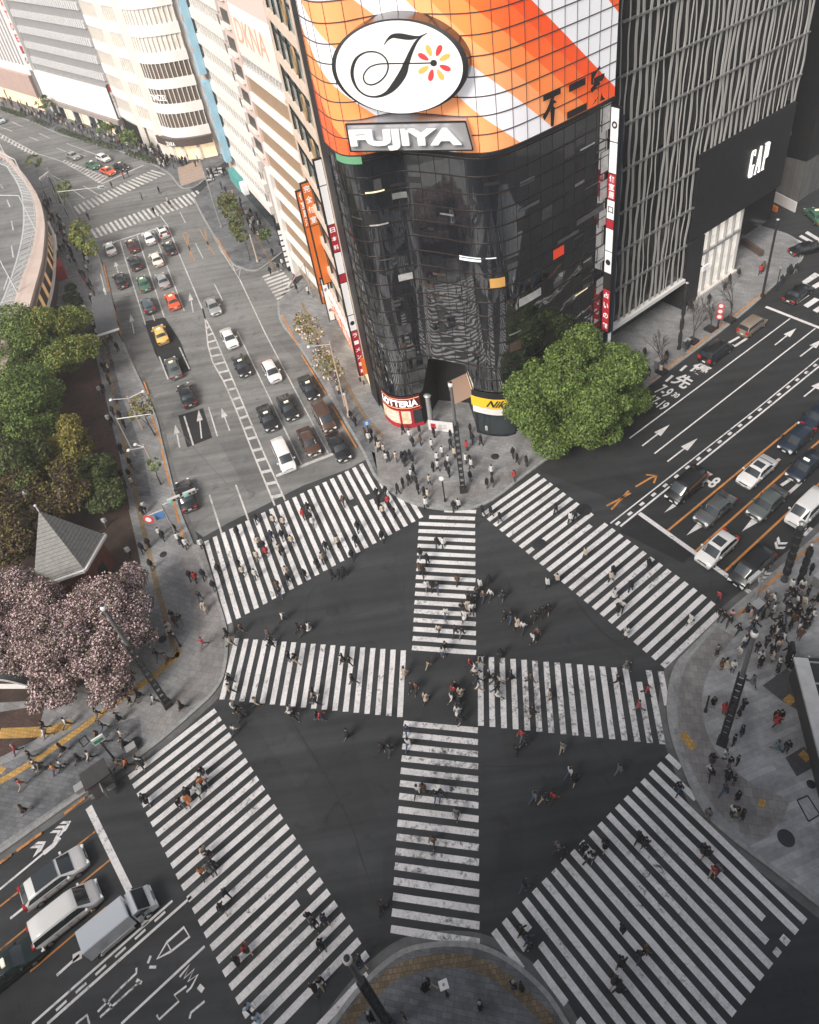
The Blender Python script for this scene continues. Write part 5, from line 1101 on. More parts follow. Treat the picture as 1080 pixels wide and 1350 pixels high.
# bare trees on the right
def bare(px,lab,h,seed,lean):
    x,y=G(*px); t=thing('bare_tree',lab,'tree',(x,y,0),0,'bare street trees by the clothing store'); r=random.Random(seed); mb=MB()
    def grow(p,d,L,rad,k):
        q=p+d*L; mb.tube(p,q,rad,rad*.7,5)
        if k==0: return
        for _ in range(3 if k>1 else 4):
            e=d+np.array([r.uniform(-.55,.55),r.uniform(-.55,.55),r.uniform(-.1,.4)]); e/=np.linalg.norm(e); grow(q-d*L*r.uniform(0,.35),e,L*r.uniform(.6,.85),rad*.6,k-1)
    grow(np.array([x,y,0.1]),np.array([lean[0],lean[1],1.0]),h*.32,.10,4); mb.build('trunk',m_bark,t)
    mb=MB(); mb.box((x,y,.3),(1.1,1.1,.35),.55); mb.build('planter',m_iron,t)
bare((872,492),'bare tree standing closest to the big green tree',6.5,1,(0,.05)); bare((913,452),'bare tree in the middle of the clothing store pavement',7,2,(.03,.02)); bare((962,424),'bare tree right of the red and white stacked sign',8,3,(.02,.05)); bare((936,436),'slim bare tree behind the red and white stacked sign',5.5,4,(.02,.02))
# hedges by the far kerb
m_hedge=leafmat('hedge_leaves',(.045,.07,.025))
for i,(a,b) in enumerate((((4,147),(32,156)),((46,162),(64,169)),((79,175),(120,190)),((126,190),(152,200)),((172,206),(201,216)))):
    lab=['far left long clipped hedge along the distant kerb','short clipped hedge gap piece along the distant kerb','longest clipped hedge in front of the distant crowd','clipped hedge behind the waiting far cars','clipped hedge nearest the rounded cream corner'][i]
    p,q=np.array(G(*a)),np.array(G(*b)); t=thing('hedge',lab,'hedge',((p+q)[0]/2,(p+q)[1]/2,0),0,'hedges along the far kerb'); L=np.linalg.norm(q-p); lm=[(*(p+(q-p)*s),.75,1.0,.75) for s in np.linspace(0,1,max(3,int(L/1.4)))]
    leaves('foliage',lm,len(lm)*170,.16,[m_hedge,L_G[2],L_R[0]],[.6,.25,.15],t,80+i)
t=thing('hedge','low dark hedge between the park and the left pavement','hedge',G3(120,430),0)
lm=[(*G(x,y),.8,.9,.8) for x,y in [(96,385),(100,395),(104,405),(107,415),(92,400),(110,425)]]; leaves('foliage',lm,2200,.2,[L_G[2],m_hedge],[.6,.4],t,90)
# ---------------------------------------------------------------- street furniture
m_post=M('dark_post',(.045,.045,.048),.5,.4); m_grey=M('light_grey_metal',(.42,.42,.42),.45,.4); m_galv=M('pale_galvanised',(.58,.57,.56),.5,.2); m_tubeg=M('tube_grey',(.15,.15,.15),.5,.2,var=.2,scale=2); m_lampw=M('opal_lamp',(.70,.69,.67),.4); m_tanpost=M('tan_post',(.55,.42,.33),.6)
m_blue=M('blue_road_sign',(.10,.25,.55),.5); m_signr=M('red_road_sign',(.60,.06,.06),.5); m_dkgreen=M('signal_housing',(.12,.14,.13),.5)
def zat(b,px):
    return min((math.hypot(to_pix((b[0],b[1],z))[0]-px[0],to_pix((b[0],b[1],z))[1]-px[1]),z) for z in np.arange(.5,20,.1))[1]
def lattice(bpx,tpx,lab,solid=.34,w=.42,h=None):
    b=G(*bpx,Z_P); h=h or zat(b,tpx); t=thing('street_lamp',lab,'lamp post',(*b,Z_P),0,'tall dark lattice lamp posts'); zz=h*(1-solid)
    an=math.atan2(b[1],b[0]); ux=np.array([math.sin(an),-math.cos(an)]); mb=MB()
    for s in (-1,1):
        for q in (-1,1): c=np.array(b)+ux*s*w/2+np.array([-ux[1],ux[0]])*q*w*.25; mb.bar((*c,0),(*c,zz),.10,.10)
    z=.6
    while z<zz: mb.bar((*(np.array(b)-ux*w/2),z),(*(np.array(b)+ux*w/2),z),.34,.14); z+=.85
    mb.box((b[0],b[1],.35),(w+.3,.6,.7),an+1.57); mb.build('lattice_shaft',m_post,t)
    mb=MB(); mb.tube((*b,zz-.1),(*b,h-.4),w*.40,w*.33,12); mb.build('upper_tube',m_tubeg if solid>.2 else m_post,t)
    mb=MB(); mb.lathe([(.02,h+.05),(w*.4,h),(w*.58,h-.2),(w*.5,h-.4),(.1,h-.45)],(b[0],b[1],0),14); mb.build('lamp_head',m_lampw,t)
    mb=MB(); mb.lathe([(.16,h+.06),(.16,h+.10),(0,h+.10)],(b[0],b[1],0),12); mb.build('cap',m_post,t)
lattice((222,930),(133,800),'tall lattice lamp post with a round white head in front of the cherry trees')
lattice((952,980),(1000,835),'tall lattice lamp post with a round white head amid the right hand crowd')
lattice((512,1350),(458,1263),'tall lattice lamp post at the bottom edge with a pale ribbed head',.3)
lattice((611,648),(596,505),'tall lattice lamp post on the plaza in front of the glass tower')
def pole(bpx,tpx,lab,r=.11,m=None,h=None,group='plain posts and masts',segs=0):
    b=G(*bpx,Z_P); h=h or zat(b,tpx); t=thing('post',lab,'post',(*b,Z_P),0,group); mb=MB(); mb.tube((*b,0),(*b,h),r*1.15,r,10); mb.tube((*b,0),(*b,.5),r*1.9,r*1.8,10); mb.build('shaft',m or m_post,t)
    mb=MB()
    for k in range(segs): z=1.2+k*(h-1.5)/max(segs,1); mb.tube((*b,z),(*b,z+(h-1.5)/segs*.62),r*1.9,r*1.9,8)
    if segs: mb.build('sleeve',m_post,t)
    mb=MB(); mb.lathe([(r*1.5,h-.05),(r*1.5,h+.05),(0,h+.12)],(*b,0),10); mb.build('cap',m_grey,t); return t,b,h
pole((1034,765),(1063,692),'thick segmented mast at the kerb right of the black van',.17,M('mast_grey',(.10,.10,.10),.5,.3),segs=6)
pole((1055,765),(1071,718),'shorter dark mast at the right edge beside the crowd',.15,segs=3)
pole((895,460),(908,373),'ringed dark mast between the bare trees',.13,segs=4)
pole((1005,391),(1026,289),'tall slim dark mast at the far right pavement corner',.14)
pole((1023,383),(1029,354),'short dark post near the far right corner',.06)
pole((930,938),(935,915),'thin black post on the right plaza left of the person in red',.07)
pole((243,1005-10),(230,975),'thin dark post at the lower left kerb',.06,h=2.2) if False else None
pole((238,852),(226,836),'thin dark post beside the yellow tactile corner',.06,h=2.2)
pole((292,300),(278,225),'slim pale pole beside the small square of tan paving',.10,m_grey)
pole((569,560),(562,516),'grey round column at the dark recessed entrance',.28,m_grey,h=4.6)
pole((340,345),(312,300),'tan pole with notices by the side street',.12,m_tanpost,h=5.0)
pole((461,548),(446,510),'tan post standing on the plaza side of the avenue kerb',.16,m_tanpost,h=3.6)
pole((80,268),(66,238),'slim dark pole by the expressway pavement',.09,h=6)
# signs and signals
def plate(t,b,h,rad,mat,nm='sign_plate',face=None,n=20,off=.1):
    f=np.array(face if face is not None else -np.array(b)/np.linalg.norm(b)); s=np.array([-f[1],f[0]]); mb=MB(); c=np.array(b)+f*off
    vs=[(*(c+s*rad*math.cos(2*math.pi*k/n)+f*o),h+rad*math.sin(2*math.pi*k/n)) for o in (0,.03) for k in range(n)]
    mb.add(vs,[tuple(range(n,2*n)),tuple(range(n))[::-1]]+[(k,(k+1)%n,(k+1)%n+n,k+n) for k in range(n)]); return mb.build(nm,mat,t)
m_signw=M('sign_white',(.75,.74,.73),.5)
t,b,h=pole((946,433),(950,400),'post with stacked red and white round signs on the clothing store pavement',.09,group='sign posts'); 
for k,z in enumerate((h-.3,h-1.1,h-1.9)): plate(t,b,z,.42,m_signr); plate(t,b,z,.26,m_signw,'sign_bar',off=.135)
t,b,h=pole((153,1003),(143,965),'green and white small sign post on the lower left pavement',.07,group='sign posts'); mb=MB(); mb.box((b[0],b[1],h),(.9,.12,.8),.5); mb.build('sign_plate',m_signw,t); mb=MB(); mb.box((b[0],b[1]-.08,h),(.7,.06,.35),.5); mb.build('green_label',M('green_label',(.05,.28,.16),.5),t)
t,b,h=pole((587,661),(583,630),'short lamp post with a white head on the plaza edge',.07,group='sign posts'); mb=MB(); mb.lathe([(.02,h+.1),(.3,h),(.3,h-.2),(.05,h-.25)],(*b,0)); mb.build('lamp_head',m_lampw,t)
t,b,h=pole((590,1312),(582,1290),'thin signpost standing on the bottom island',.06,group='sign posts',h=2.6); mb=MB(); mb.box((b[0],b[1],h),(.55,.5,.1),.2); mb.build('sign_plate',m_signw,t)
t,b,h=pole((489,582),(482,546),'post with a blue square sign at the plaza kerb',.06,group='sign posts',h=3.0); mb=MB(); mb.box((b[0],b[1],h),(.75,.06,.75),.2); mb.build('sign_plate',m_blue,t); mb=MB(); mb.box((b[0],b[1]-.05,h),(.3,.04,.4),.2); mb.build('arrow_mark',m_signw,t)
def signal_arm(bpx,tippx,za,lab,heads,extra=None):
    b=np.array(G(*bpx,Z_P)); e=np.array(G(*tippx,za)); t=thing('traffic_signal',lab,'traffic light',(*b,Z_P),0,'traffic lights on arms'); mb=MB(); mb.tube((*b,0),(*b,za+.2),.10,.075,10); mb.build('pole',m_grey,t); mb=MB(); mb.tube((*b,za),(*e,za+.15),.065,.045,8); mb.build('arm',m_galv,t)
    d=(e-b)/np.linalg.norm(e-b); f=np.array([d[1],-d[0]])
    for k in range(heads):
        c=e-d*(.9+1.6*k); hd=MB(); hd.box((*c,za+.15),(1.3,.28,.46),((*d,0),(*f,0),(0,0,1))); p=hd.build('signal_head',m_galv,t)
        for q,colr in ((-.4,(.03,.18,.14)),(0,.0),(.4,.0)):
            mb=MB(); cc=c+d*q+f*.15; mb.tube((*cc,za+.15),(*(cc+f*.04),za+.15),.15,.15,12); sub(mb,'lens',M('dark_lens',(.05,.05,.05),.3) if colr==0 or colr==.0 else M('green_lens',(.05,.45,.32),.3,emit=.6),p,t)
    return t,b,e,d,f
t,b,e,d,f=signal_arm((236,712),(262,646),5.6,'white traffic light arm reaching over the avenue beside the left pavement',2)
q=b+(-d)*.9; mb=MB(); mb.tube((*b,5.0),(*(b-d*1.7),5.0),.06); mb.build('arm',m_galv,t); plate(t,b-d*1.6,4.6,.55,m_signr,'round_sign',face=(-.2,-.98)); plate(t,b-d*1.6,4.6,.32,m_signw,'sign_bar',face=(-.2,-.98),off=.14); mb=MB(); mb.box((*(b-d*.6),4.4),(.9,.08,.9),.2); mb.build('blue_sign',m_blue,t)
signal_arm((178,600),(200,527+20),6.0,'slim pale lamp arm with a round white head above the left pavement',0)
signal_arm((150,400),(140,389),5.4,'pale signal arm above the shelter roof on the left pavement',1)
signal_arm((996,790),(985,770),4.2,'low signal beside the right hand kerb at the stop line',1)
signal_arm((412,392),(380,381),6,'pale arm reaching over the side street crossing',1)
signal_arm((76,268),(52,238),6,'white signal arm over the far road by the expressway',2)
signal_arm((93,290),(140,247),6,'long pale signal arm beside the far left crossing end',1)
def armlamp(bpx,tpx,lab,dirs,arm=2.6):
    b=G(*bpx,Z_P); h=zat(b,tpx); t=thing('arm_lamp',lab,'street lamp',(*b,Z_P),0,'pale arm lamps on the avenue'); mb=MB(); mb.tube((*b,0),(*b,h),.10,.07,8); mb.build('pole',m_tanpost,t)
    for dx,dy in dirs:
        e=(b[0]+dx*arm,b[1]+dy*arm); mb=MB(); mb.tube((*b,h-.4),(*e,h),.05,.05,6); a=mb.build('arm',m_galv,t); mb=MB(); mb.lathe([(.02,.12),(.17,.08),(.24,-.04),(.15,-.15),(.02,-.2)],(*e,h)); sub(mb,'lamp_head',m_lampw,a,t)
armlamp((455,535),(437,450),'tan lamp post with a long arm over the avenue by the pale leaved trees',[(-1,-.1)],2.4)
armlamp((188,565),(172,520),'lamp with a round white head over the left kerb beside the half bare tree',[(1,.2),(-1,-.1)],1.9)
armlamp((203,615),(192,585),'lamp with thin white arms lower on the left pavement',[(-1,-.3),(-.6,.2)],1.6)
t=thing('globe_lamp','white globe lamp on a thin pole in the park above the police box','street lamp',(*G(62,692),0)); gb=G(62,692); gz=zat(gb,(35,648)); mb=MB(); mb.tube((*gb,0),(*gb,gz),.06,.05); mb.build('pole',m_grey,t); mb=MB(); mb.lathe([(.01,.36),(.22,.3),(.36,.05),(.3,-.2),(.08,-.34)],(*gb,gz)); mb.build('globe',m_lampw,t)
# kiosk, shelter, canopies
t=thing('kiosk','small dark roofed kiosk at the lower left kerb','kiosk',G3(122,1022,Z_P)); c=np.array(G(124,1020,2.2)); mb=MB(); mb.box((*c,1.0),(1.7,1.3,2.0),.55); mb.build('body',M('kiosk_body',(.12,.11,.11),.6,var=.2,scale=3),t); mb=MB(); mb.box((*c,2.08),(2.0,1.55,.14),.55); mb.build('roof',M('kiosk_roof',(.045,.04,.042),.6,var=.2,scale=2),t); mb=MB(); mb.box((*(c-r_h*-.9),1.2),(.08,1.2,1.1),.55); mb.build('shutter',m_grey,t)
t=thing('planter_box','low grey planter box along the lower left kerb','planter',G3(135,1030,Z_P)); a,b=np.array(G(118,1047,.5)),np.array(G(150,1030,.5)); mb=MB(); mb.bar((*a,.4),(*b,.4),.6,.6); mb.build('box',m_concrete,t); mb=MB(); mb.bar((*a,.72),(*b,.72),.45,.05); mb.build('soil',m_soil,t)
t=thing('bus_shelter','dark roofed shelter on the left pavement beside the avenue kerb','shelter',G3(140,415)); a,b=np.array(G(133,388,2.8)),np.array(G(143,440,2.8)); mb=MB(); mb.bar((*a,2.8),(*b,2.8),3.0,.18); mb.build('roof',M('shelter_roof',(.10,.10,.105),.4,var=.2,scale=2),t); d=(b-a)/np.linalg.norm(b-a); mb=MB()
for s in (.1,.5,.9):
    for q in (-1,1): p=a+(b-a)*s+np.array([-d[1],d[0]])*q*1.2; mb.tube((*p,.1),(*p,2.75),.07)
mb.build('post',m_post,t); mb=MB(); mb.bar((*(a+d*.2),2.95),(*(a+d*.2+np.array([-d[1],d[0]])*.01),2.95),.1,.1) if False else mb.bar((*(b-np.array([-d[1],d[0]])*1.6),3.0),(*(b+np.array([-d[1],d[0]])*1.6),3.0),.5,.12); mb.build('end_beam',m_galv,t)
t=thing('station_canopy','arched glass canopy with white ribs beneath the cherry blossom','canopy',G3(5,925)); 
a,b=np.array(G(-30,905,2.6)),np.array(G(38,905,2.6)); ax=np.array(G(20,850,2.6))-np.array(G(20,912,2.6)); n_=6; K=10; w=np.linalg.norm(b-a); u=(b-a)/w; mb=MB(); mr=MB()
for i in range(n_):
    o0=a+ax*(i/(n_-1)); P=[(*(o0+u*w*(k/K)),2.6+1.1*math.sin(math.pi*k/K)) for k in range(K+1)]
    for p,q in zip(P,P[1:]): mr.bar(p,q,.10,.12)
    if i: mb.add(PR+P,[(k,k+1,k+K+2,k+K+1) for k in range(K)],0,True)
    PR=P
mb.build('glass_vault',glassmat('canopy_glass',(.07,.08,.085),.15,1.5,.02),t); mr.build('rib',m_galv,t); mb=MB()
for i in (0,2,4):
    for s in (0,1): p=a+ax*(i/(n_-1))+u*w*s; mb.tube((*p,0),(*p,2.6),.08)
mb.build('post',m_galv,t); mb=MB(); p=a; mb.bar((*(a),2.62),(*(b),2.62),.35,.18); mb.build('front_beam',m_wpanel,t)
t=thing('subway_entrance','long pale sloping roof beam over the stairs at the right edge','subway entrance',G3(1070,960)); a,b=np.array(G(1046,868,2.9)),np.array(G(1088,1030,2.9)); d=(b-a)/np.linalg.norm(b-a); nrm=np.array([-d[1],d[0]]); nrm=nrm if nrm@np.array([1,0])>0 else -nrm
mb=MB(); mb.bar((*(a+nrm*.5),2.95),(*(b+nrm*.5),2.95),1.0,.3); mb.build('roof_beam',M('pale_roof_beam',(.48,.48,.48),.6,var=.12,scale=1.2),t); mb=MB(); mb.bar((*(a+nrm*2.6),2.75),(*(b+nrm*2.6),2.75),3.2,.08); mb.build('glass_roof',glassmat('dark_roof_glass',(.03,.033,.035),.2,1.5,.02),t)
mb=MB(); mb.bar((*(a+nrm*.25),1.4),(*(b+nrm*.25),1.4),.15,2.7); mb.build('side_wall',M('dark_side_wall',(.05,.05,.05),.6),t); mb=MB(); q=a-d*.15; mb.bar((*(q+nrm*.1),2.0),(*(q+nrm*3.6),2.0),.15,1.6); mb.build('end_sign',M('dark_end_sign',(.035,.035,.04),.5),t); mb=MB(); text(mb,'出入口',(*(q+nrm*.2-d*.1),1.75),(*nrm,0),(0,0,1),1.4,.6); mb.build('end_lettering',m_signw,t)
mb=MB()
for s in np.linspace(.02,.98,6): p=a+(b-a)*s; mb.bar((*(p+nrm*1.0),2.85),(*(p+nrm*4.2),2.85),.10,.12)
mb.build('rafter',m_grey,t); mb=MB(); c=a+d*.5+nrm*2.2
for k in range(3): mb.bar((*(a+nrm*(1.3+k*.9)-d*.6),2.4),(*(a+nrm*(2.0+k*.9)+d*1.8),2.6),.12,.08)
mb.build('handrail',m_galv,t)
t=thing('gate_sign','black sign with white stripes at the tip of the pale roof beam','sign',G3(1047,858)); c=np.array(G(1046,853,2.6)); mb=MB(); mb.box((*c,1.5),(.9,.25,2.4),1.2); mb.build('board',m_black,t); mb=MB(); mb.box((*(c+np.array([-.05,-.16])),2.1),(.6,.06,.35),1.2); mb.box((*(c+np.array([-.05,-.16])),1.5),(.6,.06,.25),1.2); mb.build('stripe',m_signw,t)
for i,(x,y,lab) in enumerate(((130,1046,''),(0,0,''))[:0]): pass
# pavement utilities: lids and grilles
def lid(P,lab):
    mb=MB(); q=[np.array(G(*p,Z_P)) for p in P]; 
    for a,b in zip(q,q[1:]+q[:1]): mb.bar((*a,Z_P+.014),(*b,Z_P+.014),.09,.02)
    o=mb.build('access_lid',m_iron); tag(o,lab,'access lid','square lids in the pavement')
lid([(1051,1055),(1065,1049),(1081,1074),(1066,1083)],'pair of square lid frames on the right hand pavement'); lid([(194,790),(202,786),(202,800),(193,803)],'square lid frame near the left tactile strip'); lid([(104,976),(112,970),(118,978),(110,985)],'square lid frame on the lower left pavement')
def cabinet(px,lab,w,d,h,rot,col):
    c=G(*px,Z_P); t=thing('utility_cabinet',lab,'cabinet',(*c,Z_P),0,'grey cabinets on the pavement'); mb=MB(); mb.box((*c,Z_P+h/2),(w,d,h),rot); mb.build('case',M('cabinet_paint',col,.6,var=.1,scale=2),t); mb=MB(); mb.box((*c,Z_P+h+.03),(w+.1,d+.1,.06),rot); mb.build('lid',m_grey,t)
cabinet((1078,770),'grey cabinet at the right edge behind the crowd',1.0,.6,1.3,.5,(.2,.2,.2)); cabinet((997,806),'dark blue grey cabinet near the stop line signal',.9,.6,1.1,.5,(.10,.13,.15)); cabinet((176,990),'low tan cabinet at the kerb of the lower left crossing',.7,.5,.7,.5,(.25,.22,.19)); cabinet((110,1040),'pale low cabinet by the dark kiosk',.9,.5,.6,.5,(.4,.38,.36)); cabinet((868,486),'grey cabinet between the bare trees and the bus lane',1.0,.5,1.4,.55,(.16,.16,.17)); cabinet((905,458),'dark cabinet at the foot of the ringed mast',.8,.5,1.1,.55,(.07,.07,.08))
# ---------------------------------------------------------------- vehicles
def carpaint(name,col,metal=.0,rough=.28):
    m=M(name,col,rough,metal,.5,coat=.6); return m
PA={k:carpaint('car_paint_'+k,c,mt) for k,(c,mt) in dict(white=((.74,.73,.72),0),silver=((.46,.46,.46),.5),grey=((.13,.135,.14),.4),greygreen=((.14,.16,.155),.4),black=((.012,.012,.014),0),navy=((.02,.03,.05),.2),green=((.06,.16,.10),.1),darkgreen=((.010,.024,.02),.1),orange=((.72,.10,.03),0),yellow=((.70,.46,.12),0),maroon=((.09,.025,.02),.2),brown=((.10,.055,.04),.3),cream=((.72,.66,.58),0),bluegrey=((.10,.13,.15),.3),paleblue=((.45,.56,.60),.1),tan=((.30,.24,.19),.3),greywhite=((.55,.58,.62),.2)).items()}
m_cglass=M('car_glass',(.03,.038,.043),.05,0,1.0); m_tyre=M('tyre_rubber',(.02,.02,.02),.8); m_rim=M('alloy_rim',(.45,.45,.46),.3,.9); m_hl=M('headlight_lens',(.75,.76,.74),.15,emit=.1); m_tl=M('tail_light_lens',(.42,.02,.015),.3,emit=.05); m_plate=M('number_plate',(.72,.72,.68),.5); m_trim=M('black_trim',(.02,.02,.022),.6); m_taxil=M('taxi_lamp',(.85,.80,.62),.4,emit=.4); m_chr=M('bumper_chrome',(.6,.6,.6),.25,.9)
def car_proto(kind,label='x'):
    S=dict(  # length, width, height, stations: (x, belt z, roof z, roof half width factor) front is +x
     sedan=(4.7,1.72,1.44,[(-2.35,.72,.74,.86),(-2.22,.90,.92,.90),(-1.55,.95,.98,.90),(-1.05,.96,1.36,.76),(-.55,.95,1.43,.74),(.25,.95,1.44,.74),(.55,.95,1.38,.75),(1.25,.93,.97,.88),(1.9,.86,.88,.86),(2.25,.74,.76,.80),(2.35,.55,.57,.76)],(.55,1.25),(-1.55,-1.05)),
     hatch=(4.3,1.73,1.5,[(-2.15,.80,.86,.84),(-2.08,1.0,1.05,.84),(-1.62,1.03,1.38,.78),(-.9,1.0,1.49,.76),(.1,.98,1.5,.76),(.5,.97,1.44,.76),(1.35,.93,.97,.86),(1.85,.82,.84,.84),(2.1,.68,.70,.78),(2.16,.5,.52,.74)],(.5,1.35),(-2.08,-1.62)),
     van=(4.7,1.75,1.9,[(-2.35,.9,1.0,.9),(-2.30,1.1,1.2,.9),(-2.05,1.1,1.84,.84),(-1.2,1.08,1.9,.84),(.6,1.06,1.9,.84),(1.0,1.04,1.82,.83),(1.75,1.0,1.06,.86),(2.15,.88,.92,.84),(2.33,.7,.72,.8),(2.37,.5,.52,.78)],(1.0,1.75),(-2.30,-2.05)))[kind]
    L,W,H,st,ws,rw=S; hw=W/2; root=empty('car',(0,0,0)); tag(root,label,'car')
    def sec(x,zb,zr,rf):
        e=1-.10*max(0,(abs(x)-L/2+.45)/.45)**2; w=hw*e
        return [(x,-w*.86,.24),(x,-w*.98,.36),(x,-w,.62),(x,-w*.985,zb-.06),(x,-w*.95,zb),(x,-w*rf,zr-.05),(x,-w*rf*.86,zr),(x,0,zr+.03),(x,w*rf*.86,zr),(x,w*rf,zr-.05),(x,w*.95,zb),(x,w*.985,zb-.06),(x,w,.62),(x,w*.98,.36),(x,w*.86,.24)]
    R=[sec(*s) for s in st]; n=15; mb=MB(); vs=[p for r in R for p in r]
    fs=[(i*n+k,i*n+k+1,(i+1)*n+k+1,(i+1)*n+k) for i in range(len(R)-1) for k in range(n-1)]+[(i*n+n-1,i*n,(i+1)*n,(i+1)*n+n-1) for i in range(len(R)-1)]
    mb.add(vs,fs,0,True); mb.add(R[0],[tuple(range(n))],0); mb.add(R[-1],[tuple(range(n))[::-1]],0)
    body=mb.build('body',PA['white'],root,local=True); body.material_slots[0].link='OBJECT'; body.material_slots[0].material=PA['white']
    D={round(s[0],2):sec(*s) for s in st}
    def panel(nm,pts,mat,off):
        mb=MB(); mb.add([tuple(np.array(p)+np.array(off)) for p in pts],[tuple(range(len(pts)))],0); return mb.build(nm,mat,root,local=True)
    L_=lambda p,q,t: np.array(p)*(1-t)+np.array(q)*t
    def screen(nm,a,b,t0,t1,off):
        mb=MB(); ks=[5,6,7,8,9]; lo=[]; hi=[]
        for j,k in enumerate(ks):
            e=.10 if k in(5,9) else 0; A=L_(a[k],a[7],e*.6); B=L_(b[k],b[7],e*.6); lo.append(L_(A,B,t0)+np.array(off)); hi.append(L_(A,B,t1)+np.array(off))
        m=len(ks); mb.add(lo+hi,[(i,i+1,i+1+m,i+m) for i in range(m-1)],0,True); return mb.build(nm,m_cglass,root,local=True)
    screen('windscreen',D[ws[1]],D[ws[0]],.06,.93,(.012,0,.022)); screen('rear_window',D[rw[0]],D[rw[1]],.10,.92,(-.012,0,.022))
    # side windows follow the cabin
    cab=[s for s in st if rw[1]-.01<=s[0]<=ws[0]+.01]
    for sg in (-1,1):
        mb=MB(); k0,k1=(4,5) if sg<0 else (10,9); P0=[];P1=[]
        for s in cab:
            r=sec(*s); P0.append(L_(r[k0],r[k1],.08)+np.array([0,sg*.02,0])); P1.append(L_(r[k0],r[k1],.86)+np.array([0,sg*.02,0]))
        # triangular ends towards the screens
        r=sec(*[s for s in st if abs(s[0]-ws[1])<.01][0]); P0.append(L_(P0[-1],np.array(r[k0])+np.array([0,sg*.02,0]),.62)); P1.append(P0[-1]*.98+P1[-1]*.02)
        r=sec(*[s for s in st if abs(s[0]-rw[0])<.01][0]); P0.insert(0,L_(P0[0],np.array(r[k0])+np.array([0,sg*.02,0]),.55)); P1.insert(0,P0[0]*.98+P1[0]*.02)
        m=len(P0); f=[(i,i+1,i+1+m,i+m) if sg<0 else (i+1,i,i+m,i+1+m) for i in range(m-1)]; mb.add(P0+P1,f,0); mb.build('side_window',m_cglass,root,local=True)
        mb=MB()
        for xx in (-.05,): mb.box((xx,sg*(hw*.87),(cab[1][1]+1.32)/2),(.07,.09,.44 if kind!='van' else .75)); 
        mb.build('door_pillar',m_trim,root,local=True)
        mb=MB()
        for xx in (.62,-.02,-.85): mb.box((xx,sg*(hw-.004),.62),(.018,.03,.56))
        mb.box((-.1,sg*(hw-.004),.345),(1.75,.03,.018)); mb.box((-.1,sg*(hw-.012),.885),(1.75,.03,.018)); mb.build('door_seam',m_trim,root,local=True)
        mb=MB(); mb.box((.16,sg*(hw+.004),.80),(.17,.035,.035)); mb.box((-.02,sg*(hw-.005),.80),(.3,.012,.01)); mb.box((-.68,sg*(hw+.004),.80),(.17,.035,.035)) if kind=='x' else None; mb.build('door_handle',m_chr,root,local=True)
        for fx in (L/2-.85,-L/2+.85):
            mb=MB(); mb.tube((fx,sg*(hw-.20),.31),(fx,sg*(hw+.005),.31),.31,.31,14); w=mb.build('wheel',m_tyre,root,local=True); mb=MB(); mb.tube((fx,sg*(hw-.05),.31),(fx,sg*(hw+.02),.31),.19,.17,10); rr=mb.build('rim',m_rim,root,local=True); rr.parent=w
        zb=st[-2][1]; mb=MB(); xf=st[-2][0]; mb.box((xf-.10,sg*hw*.66,zb-.08),(.36,.40,.17),-sg*.35); mb.build('headlight',m_hl,root,local=True)
        mb=MB(); xr=st[0][0]; mb.box((xr+.06,sg*hw*.74,st[0][1]+(-.02 if kind=='sedan' else .10)),(.16,.38,.20 if kind=='sedan' else .42)); mb.build('tail_light',m_tl,root,local=True)
        mb=MB(); mb.box((ws[0]+.35,sg*(hw+.09),st[4][1]+.06),(.14,.2,.14)); mi=mb.build('mirror',PA['white'],root,local=True); mi.material_slots[0].link='OBJECT'; mi.material_slots[0].material=PA['white']
    mb=MB(); mb.box((L/2+.0,0,.42),(.06,.36,.17)); mb.box((-L/2-.0,0,.62),(.06,.36,.17)); mb.build('number_plate',m_plate,root,local=True)
    mb=MB(); mb.box((L/2-.015,0,.60),(.05,hw*1.0,.13)); mb.build('grille',m_trim,root,local=True)
    mb=MB(); mb.box((L/2-.04,0,.33),(.10,hw*1.62,.10)); mb.box((-L/2+.05,0,.40),(.12,hw*1.66,.12)); mb.build('bumper',m_trim if kind!='sedan' else m_chr,root,local=True)
    bpy.context.view_layer.update(); return root
protos={}
for k in ('sedan','hatch','van'):
    o=car_proto(k); remember(o); protos[k]=o
used_p=set()
def put_car(kind,px,colour,label,ang,group,extra=None,z=.016,scale=1.0):
    src=protos[kind]
    if kind not in used_p: o=src; used_p.add(kind); ch=CH[src.name]
    else: o=copy_tree(src); ch=c_children[o.name]
    x,y=G(*px,.7); o.location=(x,y,z); o.rotation_euler=(0,0,ang); o.scale=(scale,)*3 if scale!=1 else (1,1,1); tag(o,label,'car',group)
    for c in ch:
        if c.name.split('.')[0] in ('body','mirror'): c.material_slots[0].material=PA[colour]
    M_=Matrix.Translation((x,y,z))@Matrix.Rotation(ang,4,'Z')
    if extra:
        for nm,mat,cen,siz in extra:
            mb=MB(); mb.box(cen,siz); mb.build(nm,mat,o,local=True)
    return o
lamp_=[('roof_lamp',m_taxil,(.1,0,1.54),(.22,.55,.16))]
sun_=[('sunroof',m_cglass,(-.25,0,1.52),(.95,.95,.03))]
def avdir(px,py,up=True):
    a=np.array(G(px,py)); 
    t=min(max((a[1]-60)/70,0),1); an=math.radians(107.2+5.0*t); return an if up else an+math.pi
